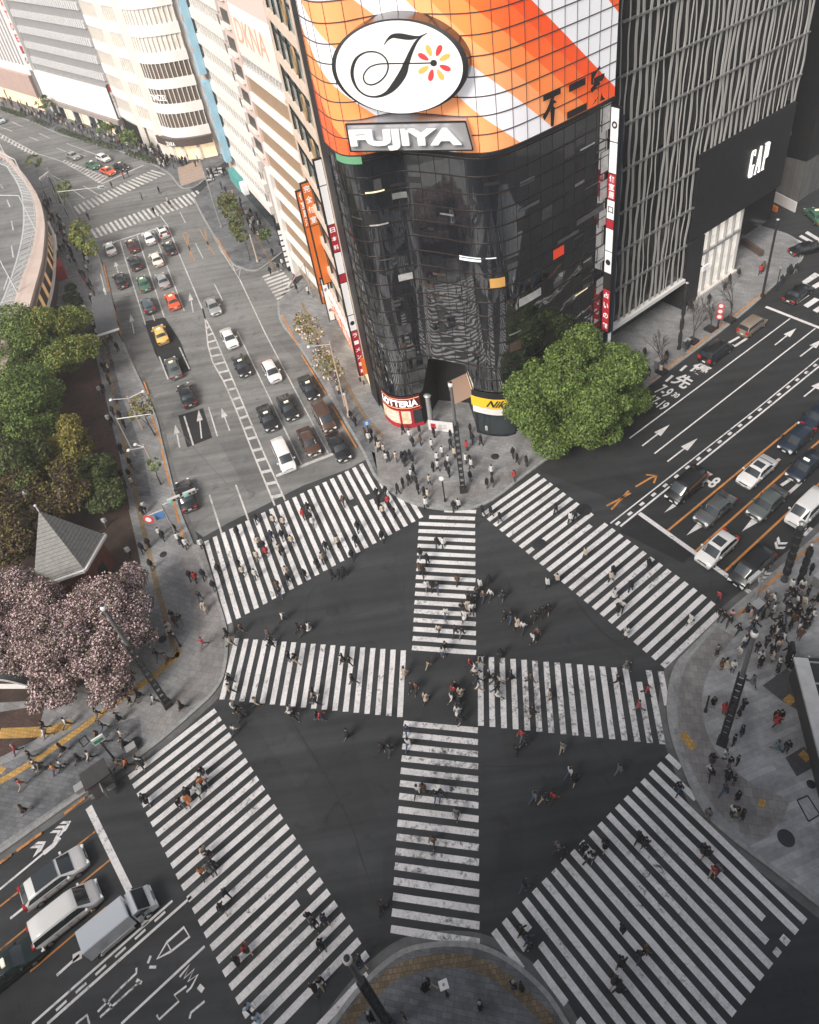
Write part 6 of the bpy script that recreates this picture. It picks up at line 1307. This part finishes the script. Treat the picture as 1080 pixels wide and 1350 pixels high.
# prototypes must not be copied with per-car extras, so every extra is built after its copy
random.seed(3)
gA='cars waiting on the avenue away from the viewer'; gB='cars facing the viewer on the avenue'; gH='cars at the boulevard stop line on the right'; gF='cars in the far side road'; gO='cars leaving along the boulevard'; gL='vehicles waiting at the lower left stop line'
CARS=[('sedan',(145,327),'white','white taxi at the left end of the far stop line',1,gA,lamp_),('sedan',(174,323),'maroon','dark red taxi with greenish rear window at the far stop line',1,gA,lamp_),
('sedan',(177,346),'black','black car with red tail lights behind the dark red taxi',1,gA,None),('sedan',(196,313),'white','white taxi with a black rear window third along the far stop line',1,gA,lamp_),
('hatch',(214,305),'white','white compact car with dark roof opening at the far stop line',1,gA,sun_),('sedan',(223,326),'black','dark grey taxi with red tail lights behind the white compact',1,gA,lamp_),
('sedan',(206,341),'cream','cream white taxi directly behind the white taxi',1,gA,lamp_),('sedan',(158.5,369),'black','lone black saloon nearest the left kerb of the avenue',1,gA,None),
('sedan',(189,373),'green','pale green taxi in the second lane of the avenue',1,gA,lamp_),('sedan',(214,369),'silver','silver saloon ahead of the orange red taxi',1,gA,None),
('sedan',(227,396),'orange','bright orange red taxi',1,gA,lamp_),('hatch',(195,402),'bluegrey','dark hatchback with a blue grey rear window ahead of the yellow taxi',1,gA,None),
('sedan',(211.5,440),'yellow','yellow taxi on the dark asphalt strip',1,gA,lamp_),('sedan',(228,484),'greygreen','grey green taxi with a red boot edge behind the yellow taxi',1,gA,lamp_),
('sedan',(246,520),'black','black saloon just above the dark asphalt patch',1,gA,None),('sedan',(245,652),'black','black car half hidden by the signal arm near the left kerb',1,gA,None),
('sedan',(280.5,403),'silver','silver white saloon at the far tip of the hatching, facing the viewer',0,gB,None),('sedan',(302,445),'white','white taxi with a roof bar beside the hatching',0,gB,lamp_),
('sedan',(318,481),'black','black grey taxi behind the white taxi facing the viewer',0,gB,lamp_),('hatch',(358,489),'white','white compact car alone in the middle lane facing the viewer',0,gB,None),
('sedan',(352,550),'black','black taxi behind the white minivan at the hatching',0,gB,lamp_),('sedan',(379,536),'black','black taxi in the middle lane facing the viewer',0,gB,lamp_),
('sedan',(407,510),'black','black taxi nearest the kerb and the pale trees',0,gB,lamp_),('van',(427,550),'brown','red brown people carrier by the kerb',0,gB,None),
('sedan',(407,581),'brown','dark brown car with lit headlights second from the stop line',0,gB,None),('van',(374,601),'white','white people carrier waiting at the stop line',0,gB,None),
('sedan',(446,588),'black','black saloon past the stop line by the plaza kerb',0,gB,None)]
for k,px,c,lab,up,g,ex in CARS:
    put_car(k,px,c,lab,avdir(*px,up=bool(up)),g,ex)
a_far=math.atan2(*(np.array(G(135,242))-np.array(G(48,202)))[::-1])
for k,px,c,lab,ex in (('sedan',(96,205),'silver','silver saloon alone in the far side road',None),('sedan',(121.5,217),'green','green taxi waiting in the far side road',lamp_),('hatch',(136,208),'white','white roofed car beside the green taxi',None),('sedan',(142,225),'orange','orange taxi with a white bonnet at the far stop line',lamp_),('sedan',(159,219),'black','black taxi at the far stop line',lamp_),('sedan',(-1,158),'paleblue','pale blue car cut by the left edge',None)):
    put_car(k,px,c,lab,a_far,gF,ex)
aH=math.radians(31.8)
for k,px,c,lab,ex in (('van',(905,641),'black','black people carrier beside the white 7-8 numerals',None),('sedan',(943,670),'grey','grey saloon second in its lane behind the white sunroof hatchback',None),('sedan',(998.5,620.5),'white','white saloon with a dark sunroof',[('sunroof',m_cglass,(-.15,0,1.46),(.8,.9,.03))]),('hatch',(1050,578),'navy','dark blue hatchback behind the white saloon',None),('sedan',(1077,547),'navy','dark car cut by the right edge in the orange lined lane',None),('sedan',(1012,662),'greygreen','grey green saloon in the middle lane',None),('sedan',(1062,613),'navy','navy taxi behind the grey green saloon',lamp_),('van',(1064,671),'white','white minibus behind the segmented mast',None),('hatch',(945,723),'white','white hatchback with a black sunroof on the stop line',sun_),('van',(991,748),'black','black people carrier at the kerb end of the stop line',None)):
    put_car(k,px,c,lab,aH+math.pi,gH,ex)
for k,px,c,lab,ex in (('van',(944,464),'black','black people carrier in the bus lane by the bare trees',None),('van',(992,429),'tan','small silver brown van ahead of the black people carrier',None),('sedan',(1053,386),'black','black saloon entering the far right crossing',None),('sedan',(1064,327),'black','black car on the side street crossing by the far right corner',None),('sedan',(1076,284),'green','green taxi cut by the right edge in the side street',lamp_)):
    put_car(k,px,c,lab,aH if px[1]>350 else aH+.95*(1 if px[1]<300 else -.45),gO,ex,scale=.9 if c=='tan' else 1)
blackroof=[('panorama_roof',m_cglass,(-.35,0,1.515),(1.5,1.22,.03))]
put_car('hatch',(72,1156),'white','white hatchback with a black glass roof nearest the lower left kerb',aH,gL,blackroof,scale=1.06)
put_car('van',(87,1205),'white','white estate van beside the silver box truck',aH,gL,None)
put_car('sedan',(9,1276),'darkgreen','dark green taxi cut by the left edge at the bottom',aH,gL,lamp_)
# silver box truck
x,y=G(147,1211,1.9); tr=thing('box_truck','silver grey box truck at the lower left stop line','truck',(x,y,.016),aH,gL); tr.scale=(.9,.9,.9); 
mb=MB(); mb.box((-.65,0,1.5),(3.6,1.72,1.7)); mb.build('cargo_box',PA['greywhite'],tr,local=True)
mb=MB(); mb.box((-.65,0,2.37),(3.45,1.6,.05)); mb.build('box_roof',PA['greywhite'],tr,local=True)
mb=MB(); P=[(1.3,.45),(1.3,2.05),(1.75,2.1),(2.55,1.25),(2.85,1.1),(2.92,.4)]; n=len(P); vs=[(px_,-.85,pz) for px_,pz in P]+[(px_,.85,pz) for px_,pz in P]; mb.add(vs,[tuple(range(n)),tuple(range(n,2*n))[::-1]]+[((k+1)%n,k,k+n,(k+1)%n+n) for k in range(n)]); mb.build('cab',PA['greywhite'],tr,local=True)
mb=MB(); mb.add([(1.82,-.78,2.07),(2.53,-.8,1.33),(2.53,.8,1.33),(1.82,.78,2.07)],[(0,1,2,3)]); mb.build('windscreen',m_cglass,tr,local=True)
for sg in (-1,1):
    mb=MB(); mb.add([(1.4,sg*.865,1.95),(1.75,sg*.865,1.98),(2.4,sg*.865,1.3),(1.4,sg*.865,1.25)],[(0,1,2,3) if sg>0 else (3,2,1,0)]); mb.build('side_window',m_cglass,tr,local=True)
    mb=MB(); mb.box((2.9,sg*.62,.75),(.1,.4,.22)); mb.build('headlight',m_hl,tr,local=True); mb=MB(); mb.box((1.9,sg*1.02,1.5),(.12,.2,.35)); mb.build('mirror',m_trim,tr,local=True)
    mb=MB(); mb.box((-.4,sg*.9,.55),(2.6,.08,.4)); mb.build('side_guard',m_grey,tr,local=True)
    for fx in (2.0,-1.7): mb=MB(); mb.tube((fx,sg*.65,.36),(fx,sg*.9,.36),.36,.36,14); w=mb.build('wheel',m_tyre,tr,local=True); mb=MB(); mb.tube((fx,sg*.85,.36),(fx,sg*.92,.36),.2,.18,10); r_=mb.build('rim',m_rim,tr,local=True); r_.parent=w
mb=MB(); mb.box((0,0,.55),(5.2,.9,.25)); mb.build('chassis',m_trim,tr,local=True)
# ---------------------------------------------------------------- people
m_skin=M('skin',(.50,.33,.25),.6); m_eye=M('eye_dark',(.03,.02,.02),.4); m_hair={'black':M('hair_black',(.012,.010,.010),.5),'brown':M('hair_brown',(.06,.035,.02),.5),'grey':M('hair_grey',(.30,.29,.28),.6)}
CL={'black':(.018,.018,.02),'grey':(.16,.16,.165),'white':(.62,.61,.59),'cream':(.52,.44,.35),'brown':(.13,.075,.05),'navy':(.03,.04,.075),'red':(.42,.04,.04),'orange':(.62,.20,.06),'pink':(.58,.36,.34),'yellow':(.62,.47,.12),'teal':(.13,.22,.22),'sky blue':(.40,.50,.62),'charcoal':(.045,.045,.05),'denim':(.06,.085,.14),'beige':(.38,.31,.23)}
m_cl={k:M('cloth_'+k.replace(' ','_'),c,.85,var=.18,scale=6) for k,c in CL.items()}; m_shoe=M('shoe_leather',(.02,.02,.02),.6)
def skin_mesh(name,V,E,Rd,root,sub_=1):
    me=bpy.data.meshes.new(name+'_sk'); me.from_pydata([tuple(v) for v in V],E,[]); o=bpy.data.objects.new(name+'_sk',me); COL.objects.link(o)
    o.modifiers.new('k','SKIN').use_smooth_shade=True
    if not me.skin_vertices: 
        bm=bmesh.new(); bm.from_mesh(me); bm.verts.layers.skin.verify(); bm.to_mesh(me); bm.free()
    for i,r in enumerate(Rd):
        sv=me.skin_vertices[0].data[i]; sv.radius=(r,r) if not hasattr(r,'__len__') else r; sv.use_root=(i==root)
    s=o.modifiers.new('s','SUBSURF'); s.levels=s.render_levels=sub_
    bpy.context.view_layer.update(); out=bpy.data.meshes.new_from_object(o.evaluated_get(bpy.context.evaluated_depsgraph_get())); out.name=name
    bpy.data.objects.remove(o,do_unlink=True); bpy.data.meshes.remove(me); return out
def joints(pose):
    J={}
    if pose in('a','b'): s=1 if pose=='a' else -1; th={-1:.42*s,1:-.42*s}; kn={-1:.10 if s>0 else .55,1:.55 if s>0 else .10}; ar={-1:-.40*s,1:.40*s}; el=.35
    else: th={-1:.03,1:-.05}; kn={-1:.05,1:.06}; ar={-1:.04,1:-.02}; el=.15
    lift=0
    for s in (-1,1):
        h=np.array([s*.085,0,.90]); a=th[s]; k=h+.43*np.array([0,math.sin(a),-math.cos(a)]); b=a-kn[s]; f=k+.41*np.array([0,math.sin(b),-math.cos(b)]); t=f+np.array([s*.02,.15*math.cos(b*.6),-.045+.10*max(0,-b)*-1])
        J['h',s],J['k',s],J['f',s],J['t',s]=h,k,f,t
    low=min(J['f',-1][2],J['f',1][2])-.07
    for k_ in list(J): J[k_]=J[k_]-np.array([0,0,low])
    dz=-low
    for s in (-1,1):
        sh=np.array([s*.17,0,1.36+dz]); a=ar[s]
        if pose=='p' and s==1: e=sh+np.array([s*.03,.05,-.27]); w=e+np.array([-.08,.22,.07])
        else: e=sh+.28*np.array([s*.16,math.sin(a),-math.cos(a)]); w=e+.25*np.array([0,math.sin(a+el),-math.cos(a+el)])
        J['s',s],J['e',s],J['w',s]=sh,e,w
    J['dz']=dz; return J
def build_person(pose,outfit,hair):
    J=joints(pose); dz=J['dz']; V=[];E=[];R=[]
    def v(p,r,par=None): V.append(np.array(p,float)); R.append(r); i=len(V)-1; (E.append((par,i)) if par is not None else None); return i
    pel=v((0,0,.95+dz),(.125,.09)); wa=v((0,0,1.10+dz),(.115,.085),pel); cx=v((0,0,1.30+dz),(.14,.095),wa); nk=v((0,.0,1.43+dz),.052,cx); n2=v((0,.012,1.49+dz),.05,nk); hd=v((0,.015,1.565+dz),(.072,.085),n2); tp=v((0,.01,1.64+dz),(.055,.065),hd); v((0,.105,1.555+dz),.012,hd)
    for s in (-1,1):
        v((s*.082,.0,1.565+dz),.014,hd)
        a=v(J['s',s],.050,cx); b=v(J['e',s],.040,a); c=v(J['w',s],.028,b); d=J['w',s]-J['e',s]; d/=np.linalg.norm(d); side=np.cross(d,np.array([s,0,0.])); side/=np.linalg.norm(side)
        pm=v(J['w',s]+d*.07,(.030,.020),c); tips=[]
        for q,L in ((-.027,.062),(-.009,.078),(.009,.074),(.027,.055)):
            f1=v(J['w',s]+d*.10+side*q,.0085,pm); v(J['w',s]+d*(.10+L*.9)+side*q*1.25+np.array([-s*.018,0,0]),.007,f1)
        t1=v(J['w',s]+d*.055+side*.045,.010,pm); v(J['w',s]+d*.095+side*.062,.008,t1)
        h=v(J['h',s],(.075,.075),pel); k=v(J['k',s],.052,h); f=v(J['f',s],.036,k); v(J['t',s],.034,f)
    body=skin_mesh('person_body',V,E,R,pel,1); body.materials.clear(); body.materials.append(m_skin); body.materials.append(m_eye)
    bm=bmesh.new(); bm.from_mesh(body)
    for s in (-1,1):
        r=bmesh.ops.create_icosphere(bm,subdivisions=1,radius=.013,matrix=Matrix.Translation((s*.03,.092,1.575+dz)))
        for vv in r['verts']:
            for f in vv.link_faces: f.material_index=1
    bm.to_mesh(body); bm.free()
    root=bpy.data.objects.new('person',body); COL.objects.link(root); tag(root,'person','person')
    def child(nm,me,mat,link=True):
        o=bpy.data.objects.new(nm,me); COL.objects.link(o); o.parent=root; me.materials.clear(); me.materials.append(mat)
        if link: o.material_slots[0].link='OBJECT'; o.material_slots[0].material=mat
        return o
    # jacket
    V=[];E=[];R=[]; lo=v((0,0,.90+dz),(.165,.125)); w=v((0,0,1.08+dz),(.145,.112),lo); c=v((0,0,1.30+dz),(.165,.122),w); v((0,0,1.415+dz),.082,c)
    for s in (-1,1): a=v(J['s',s],.075,c); b=v(J['e',s],.060,a); v(J['w',s],.048,b)
    child('jacket' if outfit!='coat' else 'coat',skin_mesh('jacket',V,E,R,lo,1),m_cl['black'])
    if outfit!='skirt':
        V=[];E=[];R=[]; p=v((0,0,.97+dz),(.135,.105))
        for s in (-1,1): h=v(J['h',s],.088,p); k=v(J['k',s],.070,h); v(J['f',s]*.98+J['k',s]*.02,.056,k)
        child('trousers',skin_mesh('trousers',V,E,R,p,1),m_cl['charcoal'])
    if outfit in('coat','skirt'):
        mb=MB(); n=14; sw=abs(J['k',1][1]-J['k',-1][1])*.5; zb=(.52 if outfit=='coat' else .55)+dz; prof=[(1.0+dz,.15,.118,0),(.85+dz,.165,.13,.02),((.85+dz+zb)/2,.185,.15,sw*.45),(zb,.20,.165,sw*.75)]
        vs=[(rx*math.cos(2*math.pi*k/n),(ry+ex)*math.sin(2*math.pi*k/n),z) for z,rx,ry,ex in prof for k in range(n)]; mb.add(vs,[((i+1)*n+k,(i+1)*n+(k+1)%n,i*n+(k+1)%n,i*n+k) for i in range(3) for k in range(n)],0,True); me=bpy.data.meshes.new('skirt'); me.from_pydata(mb.v,[],mb.f); me.polygons.foreach_set('use_smooth',mb.sm)
        child('coat_skirt' if outfit=='coat' else 'skirt',me,m_cl['black'])
    for s in (-1,1):
        me=skin_mesh('shoe',[J['f',s]+np.array([0,-.03,-.02]),J['f',s]+np.array([0,.03,-.03]),J['t',s]],[(0,1),(1,2)],[.045,.05,.042],1,1); child('shoe',me,m_shoe,False)
    # hair
    mb=MB(); n=12; zc=1.585+dz; long=hair=='long'; prof=[(.002,.118),(.055,.100),(.088,.055),(.097,.0),(.092,-.045)]+([(.095,-.12),(.09,-.20),(.06,-.24)] if long else [(.075,-.075)])
    vs=[]
    for r_,z in prof:
        for k in range(n):
            t=2*math.pi*k/n; fr=max(0,math.sin(t)); cut=(1-.32*fr) if z<.03 else 1; vs.append((r_*math.cos(t)*.95*(1 if fr<.75 or z>0 else .93),-.012+r_*1.12*math.sin(t)*cut*(.5 if (fr>.5 and z<-.02) else 1),zc+z))
    mb.add(vs,[((i+1)*n+k,(i+1)*n+(k+1)%n,i*n+(k+1)%n,i*n+k) for i in range(len(prof)-1) for k in range(n)],0,True); me=bpy.data.meshes.new('hair'); me.from_pydata(mb.v,[],mb.f); me.polygons.foreach_set('use_smooth',mb.sm); child('hair',me,m_hair['black'])
    bpy.context.view_layer.update(); remember(root); return root
PR={}
for key in (('a','jacket','short'),('b','jacket','short'),('a','coat','long'),('b','coat','long'),('s','jacket','short'),('s','coat','long'),('a','skirt','long'),('p','jacket','short'),('s','skirt','long'),('b','coat','short')): PR[key]=build_person(*key)
DATA={
'ul':('upper left zebra','w',107,"264,716w 312,701k 337,683k 360,685c 373,687c 357,705n 371,705k 339,713c 347,719k 350,726r 338,732c 367,723c 372,726k 287,750k 314,744k 319,752c 336,756w 377,753c 379,763k 401,757k 365,771b 368,780k 399,677o 409,682k 412,688w 405,668k 444,713c 429,720k 417,742k 471,694k 468,712k 463,731k 503,707k 496,650k 498,663k 504,672c 511,660r 518,674k 424,735c 384,712c 452,660b"),
'un':('upper middle zebra','w',75,"576,714k 584,715w 554,729k 563,737k 553,748b 558,753k 562,771w 570,772k 576,773k 603,764b 588,807w 578,829c 600,831k 609,832k 617,787k 623,791k 617,798c 609,801k 622,802w 612,811w 587,853k 583,860w 604,664w 598,667k"),
'ur':('upper right zebra','w',-149+180,"636,673k 647,674k 659,682k 733,670k 752,682w 759,678k 772,728c 722,768w 735,762c 809,752k 806,759c 832,772k 811,782w 815,803k 821,799w 827,832w 856,743k 911,815w 948,785r 949,808k 955,812k"),
'ce':('middle of the intersection','w',40,"437,756k 446,757k 453,753k 372,813w 392,826k 399,830k 406,826w 352,834b 645,763k 633,770w 629,780k 637,785b 647,783w 663,783k 665,810k 673,812k 682,820c 690,826w 702,840w 709,835b 705,810k 715,805k 723,801k 660,861k 565,873k 533,885c 542,905k 548,906b 561,918c 600,903k 607,912c 595,920w 605,922k 603,937w 608,946k 598,910r 457,967k 503,982k 513,987k 688,968r 693,976k 680,989k 742,984g 752,1018w 758,1025k 817,1013g 730,1050r 705,1050g 717,1052k 308,961w 317,942k"),
'we':('left zebra','w',165,"303,846c 298,834k 301,893k 302,908c 317,828b 356,846k 380,865k 388,868k 451,867k 460,871k 464,895k 412,912k 415,923n 307,930w 312,937k 337,926c 381,935w 387,942k 417,943k 422,944r"),
'ea':('right zebra','w',-10,"619,873r 626,880w 633,870k 629,893k 631,904w 644,889k 651,894k 659,897c 654,907k 657,913w 674,890k 700,893b 703,937k 725,915c 815,896k 826,876g 854,909r 843,930r"),
'lm':('lower middle zebra','w',75,"536,962n 538,980w 550,1041w 558,1039b 573,1047k 582,1046k 602,1071g 571,1108b 503,1196k"),
'll':('lower left zebra','w',123,"265,1017k 271,1026w 265,1031o 260,1040w 246,1044k 246,1053o 236,1058k 190,1053k 185,1004k 268,1121c 275,1127k 281,1140k 274,1143g 265,1149o 296,1177n 291,1196k 323,1250r 311,1266k 406,1208k 414,1218k 426,1210n 422,1243k 474,1268k 422,1294k 413,1301k 327,1329s 339,1342s"),
'lr':('lower right zebra','w',31,"736,1116g 744,1120k 771,1117k 782,1127k 776,1129w 799,1112k 844,1103k 852,1109k 692,1167k 687,1224k 696,1236k 700,1245k 821,1224k 844,1258k 852,1253b 820,1267k 811,1291k 818,1302k 896,1038k 934,1073g 928,1118k 934,1122k 948,1146g 941,1147r"),
'bi':('bottom island','s',0,"560,1303k 566,1299k 633,1327k 677,1300k 688,1302k 488,1340k 533,1340k"),
'pl':('tower plaza','s',0,"531,566k 553,568k 554,581b 544,583k 540,573w 569,586w 572,571k 594,575k 594,586k 599,597c 615,588r 620,566k 623,579k 634,581k 642,566w 583,596w 576,603w 591,607w 571,616k 577,614w 592,623k 588,614k 566,633y 620,629k 614,605w 619,607k 621,612w 648,621w 642,638k 649,636k 676,597k 682,605k 694,609k 678,627o 506,592c 501,588c 509,603w 512,602k 522,603c 530,603k 535,601k 540,599k 544,607k 533,609k 542,625w 545,620k 539,633k 531,637k 549,636k 524,645k 508,648k 551,645k 559,649k 564,652c 561,664w 481,571b 486,577w 489,572k 496,582k 499,589c 462,548k 468,556k"),
'ep':('avenue side pavement','s',107,"479,501c 474,497c 446,514c 359,333k 356,357k 367,353k 372,346w 389,368r 391,381k 406,383w 339,285k 331,300w 335,303k 341,296w 370,324k"),
'wp':('left avenue pavement','w',107,"187,673k 190,668w 210,702w 214,706k 195,716k 187,723k 169,727w 199,745k 235,710w 239,714k 245,717w 230,698k 250,759k 257,761o 268,758k 281,772k 263,787k 269,800c 227,812k 230,818b 237,816k 222,827w 224,834c 136,484k 141,485k 131,514w 136,512k 158,548k 143,553w 161,627k 170,625k 138,688w 121,451k 124,457k 142,445w 147,447b 154,457k 118,424k 108,397k 112,407w 117,415k 118,422w 100,326k 94,332k 96,340k 91,341w 111,337k 115,342w 84,326b 79,327k 77,287k 84,298w 83,307k 74,305c"),
'cp':('pavement by the cherry trees','w',35,"267,848r 207,863k 220,868b 203,922w 238,930k 163,915k 172,925k 182,915k 128,940k 155,946k 135,957k 128,970b 138,976b 160,968w 163,980k 87,953w 57,957k 60,967w 82,987k 20,988r 40,997k 45,1007w 50,1013k 72,1014o 80,1008w 27,1033r 30,1067b 53,1012g 103,1000k 118,997w 155,1008c 167,1007o 183,1003w"),
'rp':('right plaza','s',60,"965,812p 962,819k 974,830k 991,809p 986,803k 997,818w 993,825k 1016,812k 1028,815k 1029,822k 1020,790w 1011,788b 1036,787n 1044,772w 1043,780k 1049,783k 1051,793w 1054,795k 1060,793c 1072,794k 1070,751k 1054,764k 1012,800k 1006,811k 1021,803w 1039,800k 1045,806k 1066,807k 1072,812w 1063,826k 1048,815b 1038,812k 1018,832k 1024,834c 1040,855k 1018,856k 1041,874k 1078,790k 1066,780k 1058,773w 999,854k 976,860w 1053,808k 1059,819k 1054,828w 1055,836b 1043,824k 1034,841w 1032,833k 1027,852c 1025,843k 1011,847k 989,836b 982,847w 988,845k 946,858g 1004,865w 1003,874k 1020,866c 1028,873w 952,876b 958,876c 967,880w 993,898g 1026,883k 941,926k 956,935r 967,933k 981,929k 975,940k 979,964k 968,977k 1024,944k 1029,945k 1026,949r 1025,983t 1038,985k 957,995w 940,1001k 936,1016w 938,1020k 963,1005k 973,1003k 960,1022k 969,1028k 956,1042n 973,1050k 971,1071k 979,1075k 966,1070w"),
'gp':('clothing store pavement','w',32,"962,369k 956,379k 974,361k 912,407k 909,403k 935,395k 1007,352b 1003,356r 1031,369k 1039,359k 1042,356k 1050,354k 877,474b 879,469k 871,488p 850,466k 855,491k 906,456k")}
CN={'k':'black','g':'grey','w':'white','c':'cream','b':'brown','n':'navy','r':'red','o':'orange','p':'pink','y':'yellow','t':'teal','s':'sky blue'}
LOCP={'ul':'on the {}','un':'on the {}','ur':'on the {}','ce':'in the {}','we':'on the {}','ea':'on the {}','lm':'on the {}','ll':'on the {}','lr':'on the {}'}
rp_=random.Random(11); PEO=[]
for zk,(zn,mode,ang,pts) in DATA.items():
    for tok in pts.split():
        xy,c=tok[:-1],CN[tok[-1]]; px,py=map(float,xy.split(',')); walk=rp_.random()<(.95 if mode=='w' else .35)
        of=rp_.choices(['jacket','coat','skirt'],[.55,.30,.15])[0]
        if walk: key=rp_.choice([k for k in PR if k[0] in 'ab' and k[1]==of])
        else: key=rp_.choice([k for k in PR if k[0] in 'sp' and k[1]==of])
        low=rp_.choices(['charcoal','denim','grey','beige','black'],[.4,.22,.16,.1,.12])[0]
        if of=='coat': low='charcoal' if rp_.random()<.6 else low
        hr=rp_.choices(['black','brown','grey'],[.72,.22,.06])[0]
        if mode=='w': a=math.radians(ang-90)+(math.pi if rp_.random()<.5 else 0)+rp_.uniform(-.3,.3)
        else: a=rp_.uniform(0,6.28)
        PEO.append(dict(z=zk,zn=zn,px=px,py=py,c=c,of=of,key=key,low=low,hr=hr,a=a,walk=walk))
PEO=[p for p in PEO if p['py']>281 or p['z']=='ep']
print('people',len(PEO))
# the nearest (largest) people are individuals, the most distant join the crowd
PEO.sort(key=lambda p:-p['py']); FAR=PEO[300:] if len(PEO)>300 else []; PEO=PEO[:300]
from collections import defaultdict
grp=defaultdict(list)
def desc(p):
    low={'charcoal':'dark','denim':'blue','grey':'grey','beige':'beige','black':'black'}[p['low']]
    return (f"{p['c']} jacket and skirt" if p['of']=='skirt' else f"{p['c']} {'long coat' if p['of']=='coat' else 'jacket'} and {low} trousers")
for p in PEO: p['d']=('walking' if p['walk'] else 'standing'); grp[(p['z'],p['d'],desc(p))].append(p)
ORD=['','second','third','fourth','fifth','sixth','seventh','eighth','ninth','tenth','eleventh','twelfth']
for (z,d,ds),L in grp.items():
    L.sort(key=lambda p:p['px']); n=len(L)
    for i,p in enumerate(L):
        loc=('in' if z=='ce' else 'on')+' the '+p['zn']; pos='' if n==1 else (('left one' if i==0 else 'right one') if n==2 else ('leftmost' if i==0 else 'rightmost' if i==n-1 else ORD[i]+' from left'))
        p['label']=f"{d} {loc} in {ds}{', '+pos if pos else ''}"
        p['label']=p['label'].replace('pavement by the cherry trees','cherry tree pavement').replace('middle of the intersection','intersection middle')
usedp=set()
for p in PEO:
    src=PR[p['key']]
    if p['key'] not in usedp: o=src; usedp.add(p['key']); ch=CH[src.name]
    else: o=copy_tree(src); ch=c_children[o.name]
    onp=p['z'] in('bi','pl','ep','wp','cp','rp','gp'); z=Z_P+.006 if onp else .014
    x,y=G(p['px'],p['py'],.85); s=rp_.uniform(.93,1.06); o.location=(x,y,z); o.rotation_euler=(0,0,p['a']); o.scale=(s,s,s); tag(o,p['label'],'person','people around the crossing')
    for c in ch:
        nm=c.name.split('.')[0]
        if nm in('jacket','coat','coat_skirt'): c.material_slots[0].material=m_cl[p['c']]
        elif nm=='skirt': c.material_slots[0].material=m_cl[p['c'] if rp_.random()<.4 else p['low']]
        elif nm=='trousers': c.material_slots[0].material=m_cl[p['low']]
        elif nm=='hair': c.material_slots[0].material=m_hair[p['hr']]
for k,o in PR.items():
    if k not in usedp:
        for c in list(o.children): bpy.data.objects.remove(c,do_unlink=True)
        bpy.data.objects.remove(o,do_unlink=True)
# distant crowd along the far pavement: one uncountable mass
mb=MB(); rc=random.Random(5); cm=['black','charcoal','white','cream','grey','red','brown','navy']
def fig(x,y,z=Z_P,i=None,a=None,st=None):
    h=rc.uniform(1.55,1.75); i=rc.choices(range(8),[4,3,2,1.5,2,.4,1,1])[0] if i is None else i; a=rc.uniform(0,6.2) if a is None else a; st=rc.choice([0,0,.22]) if st is None else st; lg=rc.choice([1,1,0,4,7])
    for s in (-1,1): mb.tube((x+s*.08*math.cos(a)-s*st*math.sin(a),y+s*.08*math.sin(a)+s*st*math.cos(a),z),(x+s*.06*math.cos(a),y+s*.06*math.sin(a),z+h*.5),.06,.09,6,lg)
    mb.tube((x,y,z+h*.46),(x,y,z+h*.82),.19,.17,7,i); mb.tube((x,y,z+h*.80),(x,y,z+h*.86),.16,.06,7,i); mb.lathe([(.02,-.02),(.09,.05),(.10,.13),(.07,.2),(.01,.23)],(x,y,z+h*.85),7,8)
    for s in (-1,1): mb.tube((x+s*.2*math.cos(a),y+s*.2*math.sin(a),z+h*.8),(x+s*.24*math.cos(a),y+s*.24*math.sin(a),z+h*.48),.05,.04,5,i)
CI={'black':0,'grey':4,'white':2,'cream':3,'brown':6,'navy':7,'red':5,'orange':5,'pink':3,'yellow':3,'teal':4,'sky blue':2}
for p in FAR: fig(*G(p['px'],p['py'],.85),Z_P if p['z'] in('pl','ep','wp','gp','rp','cp','bi') else .014,CI[p['c']],p['a'],.24 if p['walk'] else 0)
for k in range(150):
    t=rc.random(); a=(8+t*215,136+t*72); x,y=G(a[0]+rc.uniform(-8,8),a[1]+rc.uniform(-5,9)); fig(x,y)
for k in range(40): t=rc.random(); fig(*G(218+rc.uniform(-20,60)*t,216+rc.uniform(-5,8)))
for a in ((164,236),(149,249),(188,263),(211,255),(223,269),(204,282),(226,274),(170,233),(118,290)): fig(*G(*a),.014)
for k in range(36): t=rc.random(); fig(*G(56+40*t+rc.uniform(-5,6),262+70*t+rc.uniform(-6,6)))
for k in range(30): fig(*G(rc.uniform(117,133),rc.uniform(418,462)))
for k in range(16): t=rc.random(); fig(*G(104+30*t+rc.uniform(-5,9),345+75*t))
for k in range(12): t=rc.random(); fig(*G(140+36*t+rc.uniform(-8,8),470+180*t))
for k in range(26): t=rc.random(); fig(*G(285+60*t+rc.uniform(-3,12),240+80*t+rc.uniform(-6,6)))
for k in range(10): fig(*G(287+rc.uniform(-12,12),235+rc.uniform(-6,6)))
o=mb.build('crowd',[m_cl[c] for c in cm]+[m_hair['black']]); tag(o,'distant crowd of small figures along the far pavements and crossings','crowd',kind='stuff')
# ---------------------------------------------------------------- air
mb=MB(); mb.box((-25,115,31.0),(520,560,64.0)); hz=mb.build('haze',bpy.data.materials.new('haze_air')); hz['kind']='stuff'; tag(hz,'thin pale city haze over the streets','haze',kind='stuff')
hm=hz.data.materials[0]; hm.use_nodes=True; t_=hm.node_tree; t_.nodes.clear(); ho=t_.nodes.new('ShaderNodeOutputMaterial'); hv=t_.nodes.new('ShaderNodeVolumePrincipled'); hv.inputs['Color'].default_value=(.92,.92,.92,1); hv.inputs['Density'].default_value=HAZE; hv.inputs['Anisotropy'].default_value=.2; t_.links.new(hv.outputs[0],ho.inputs['Volume'])
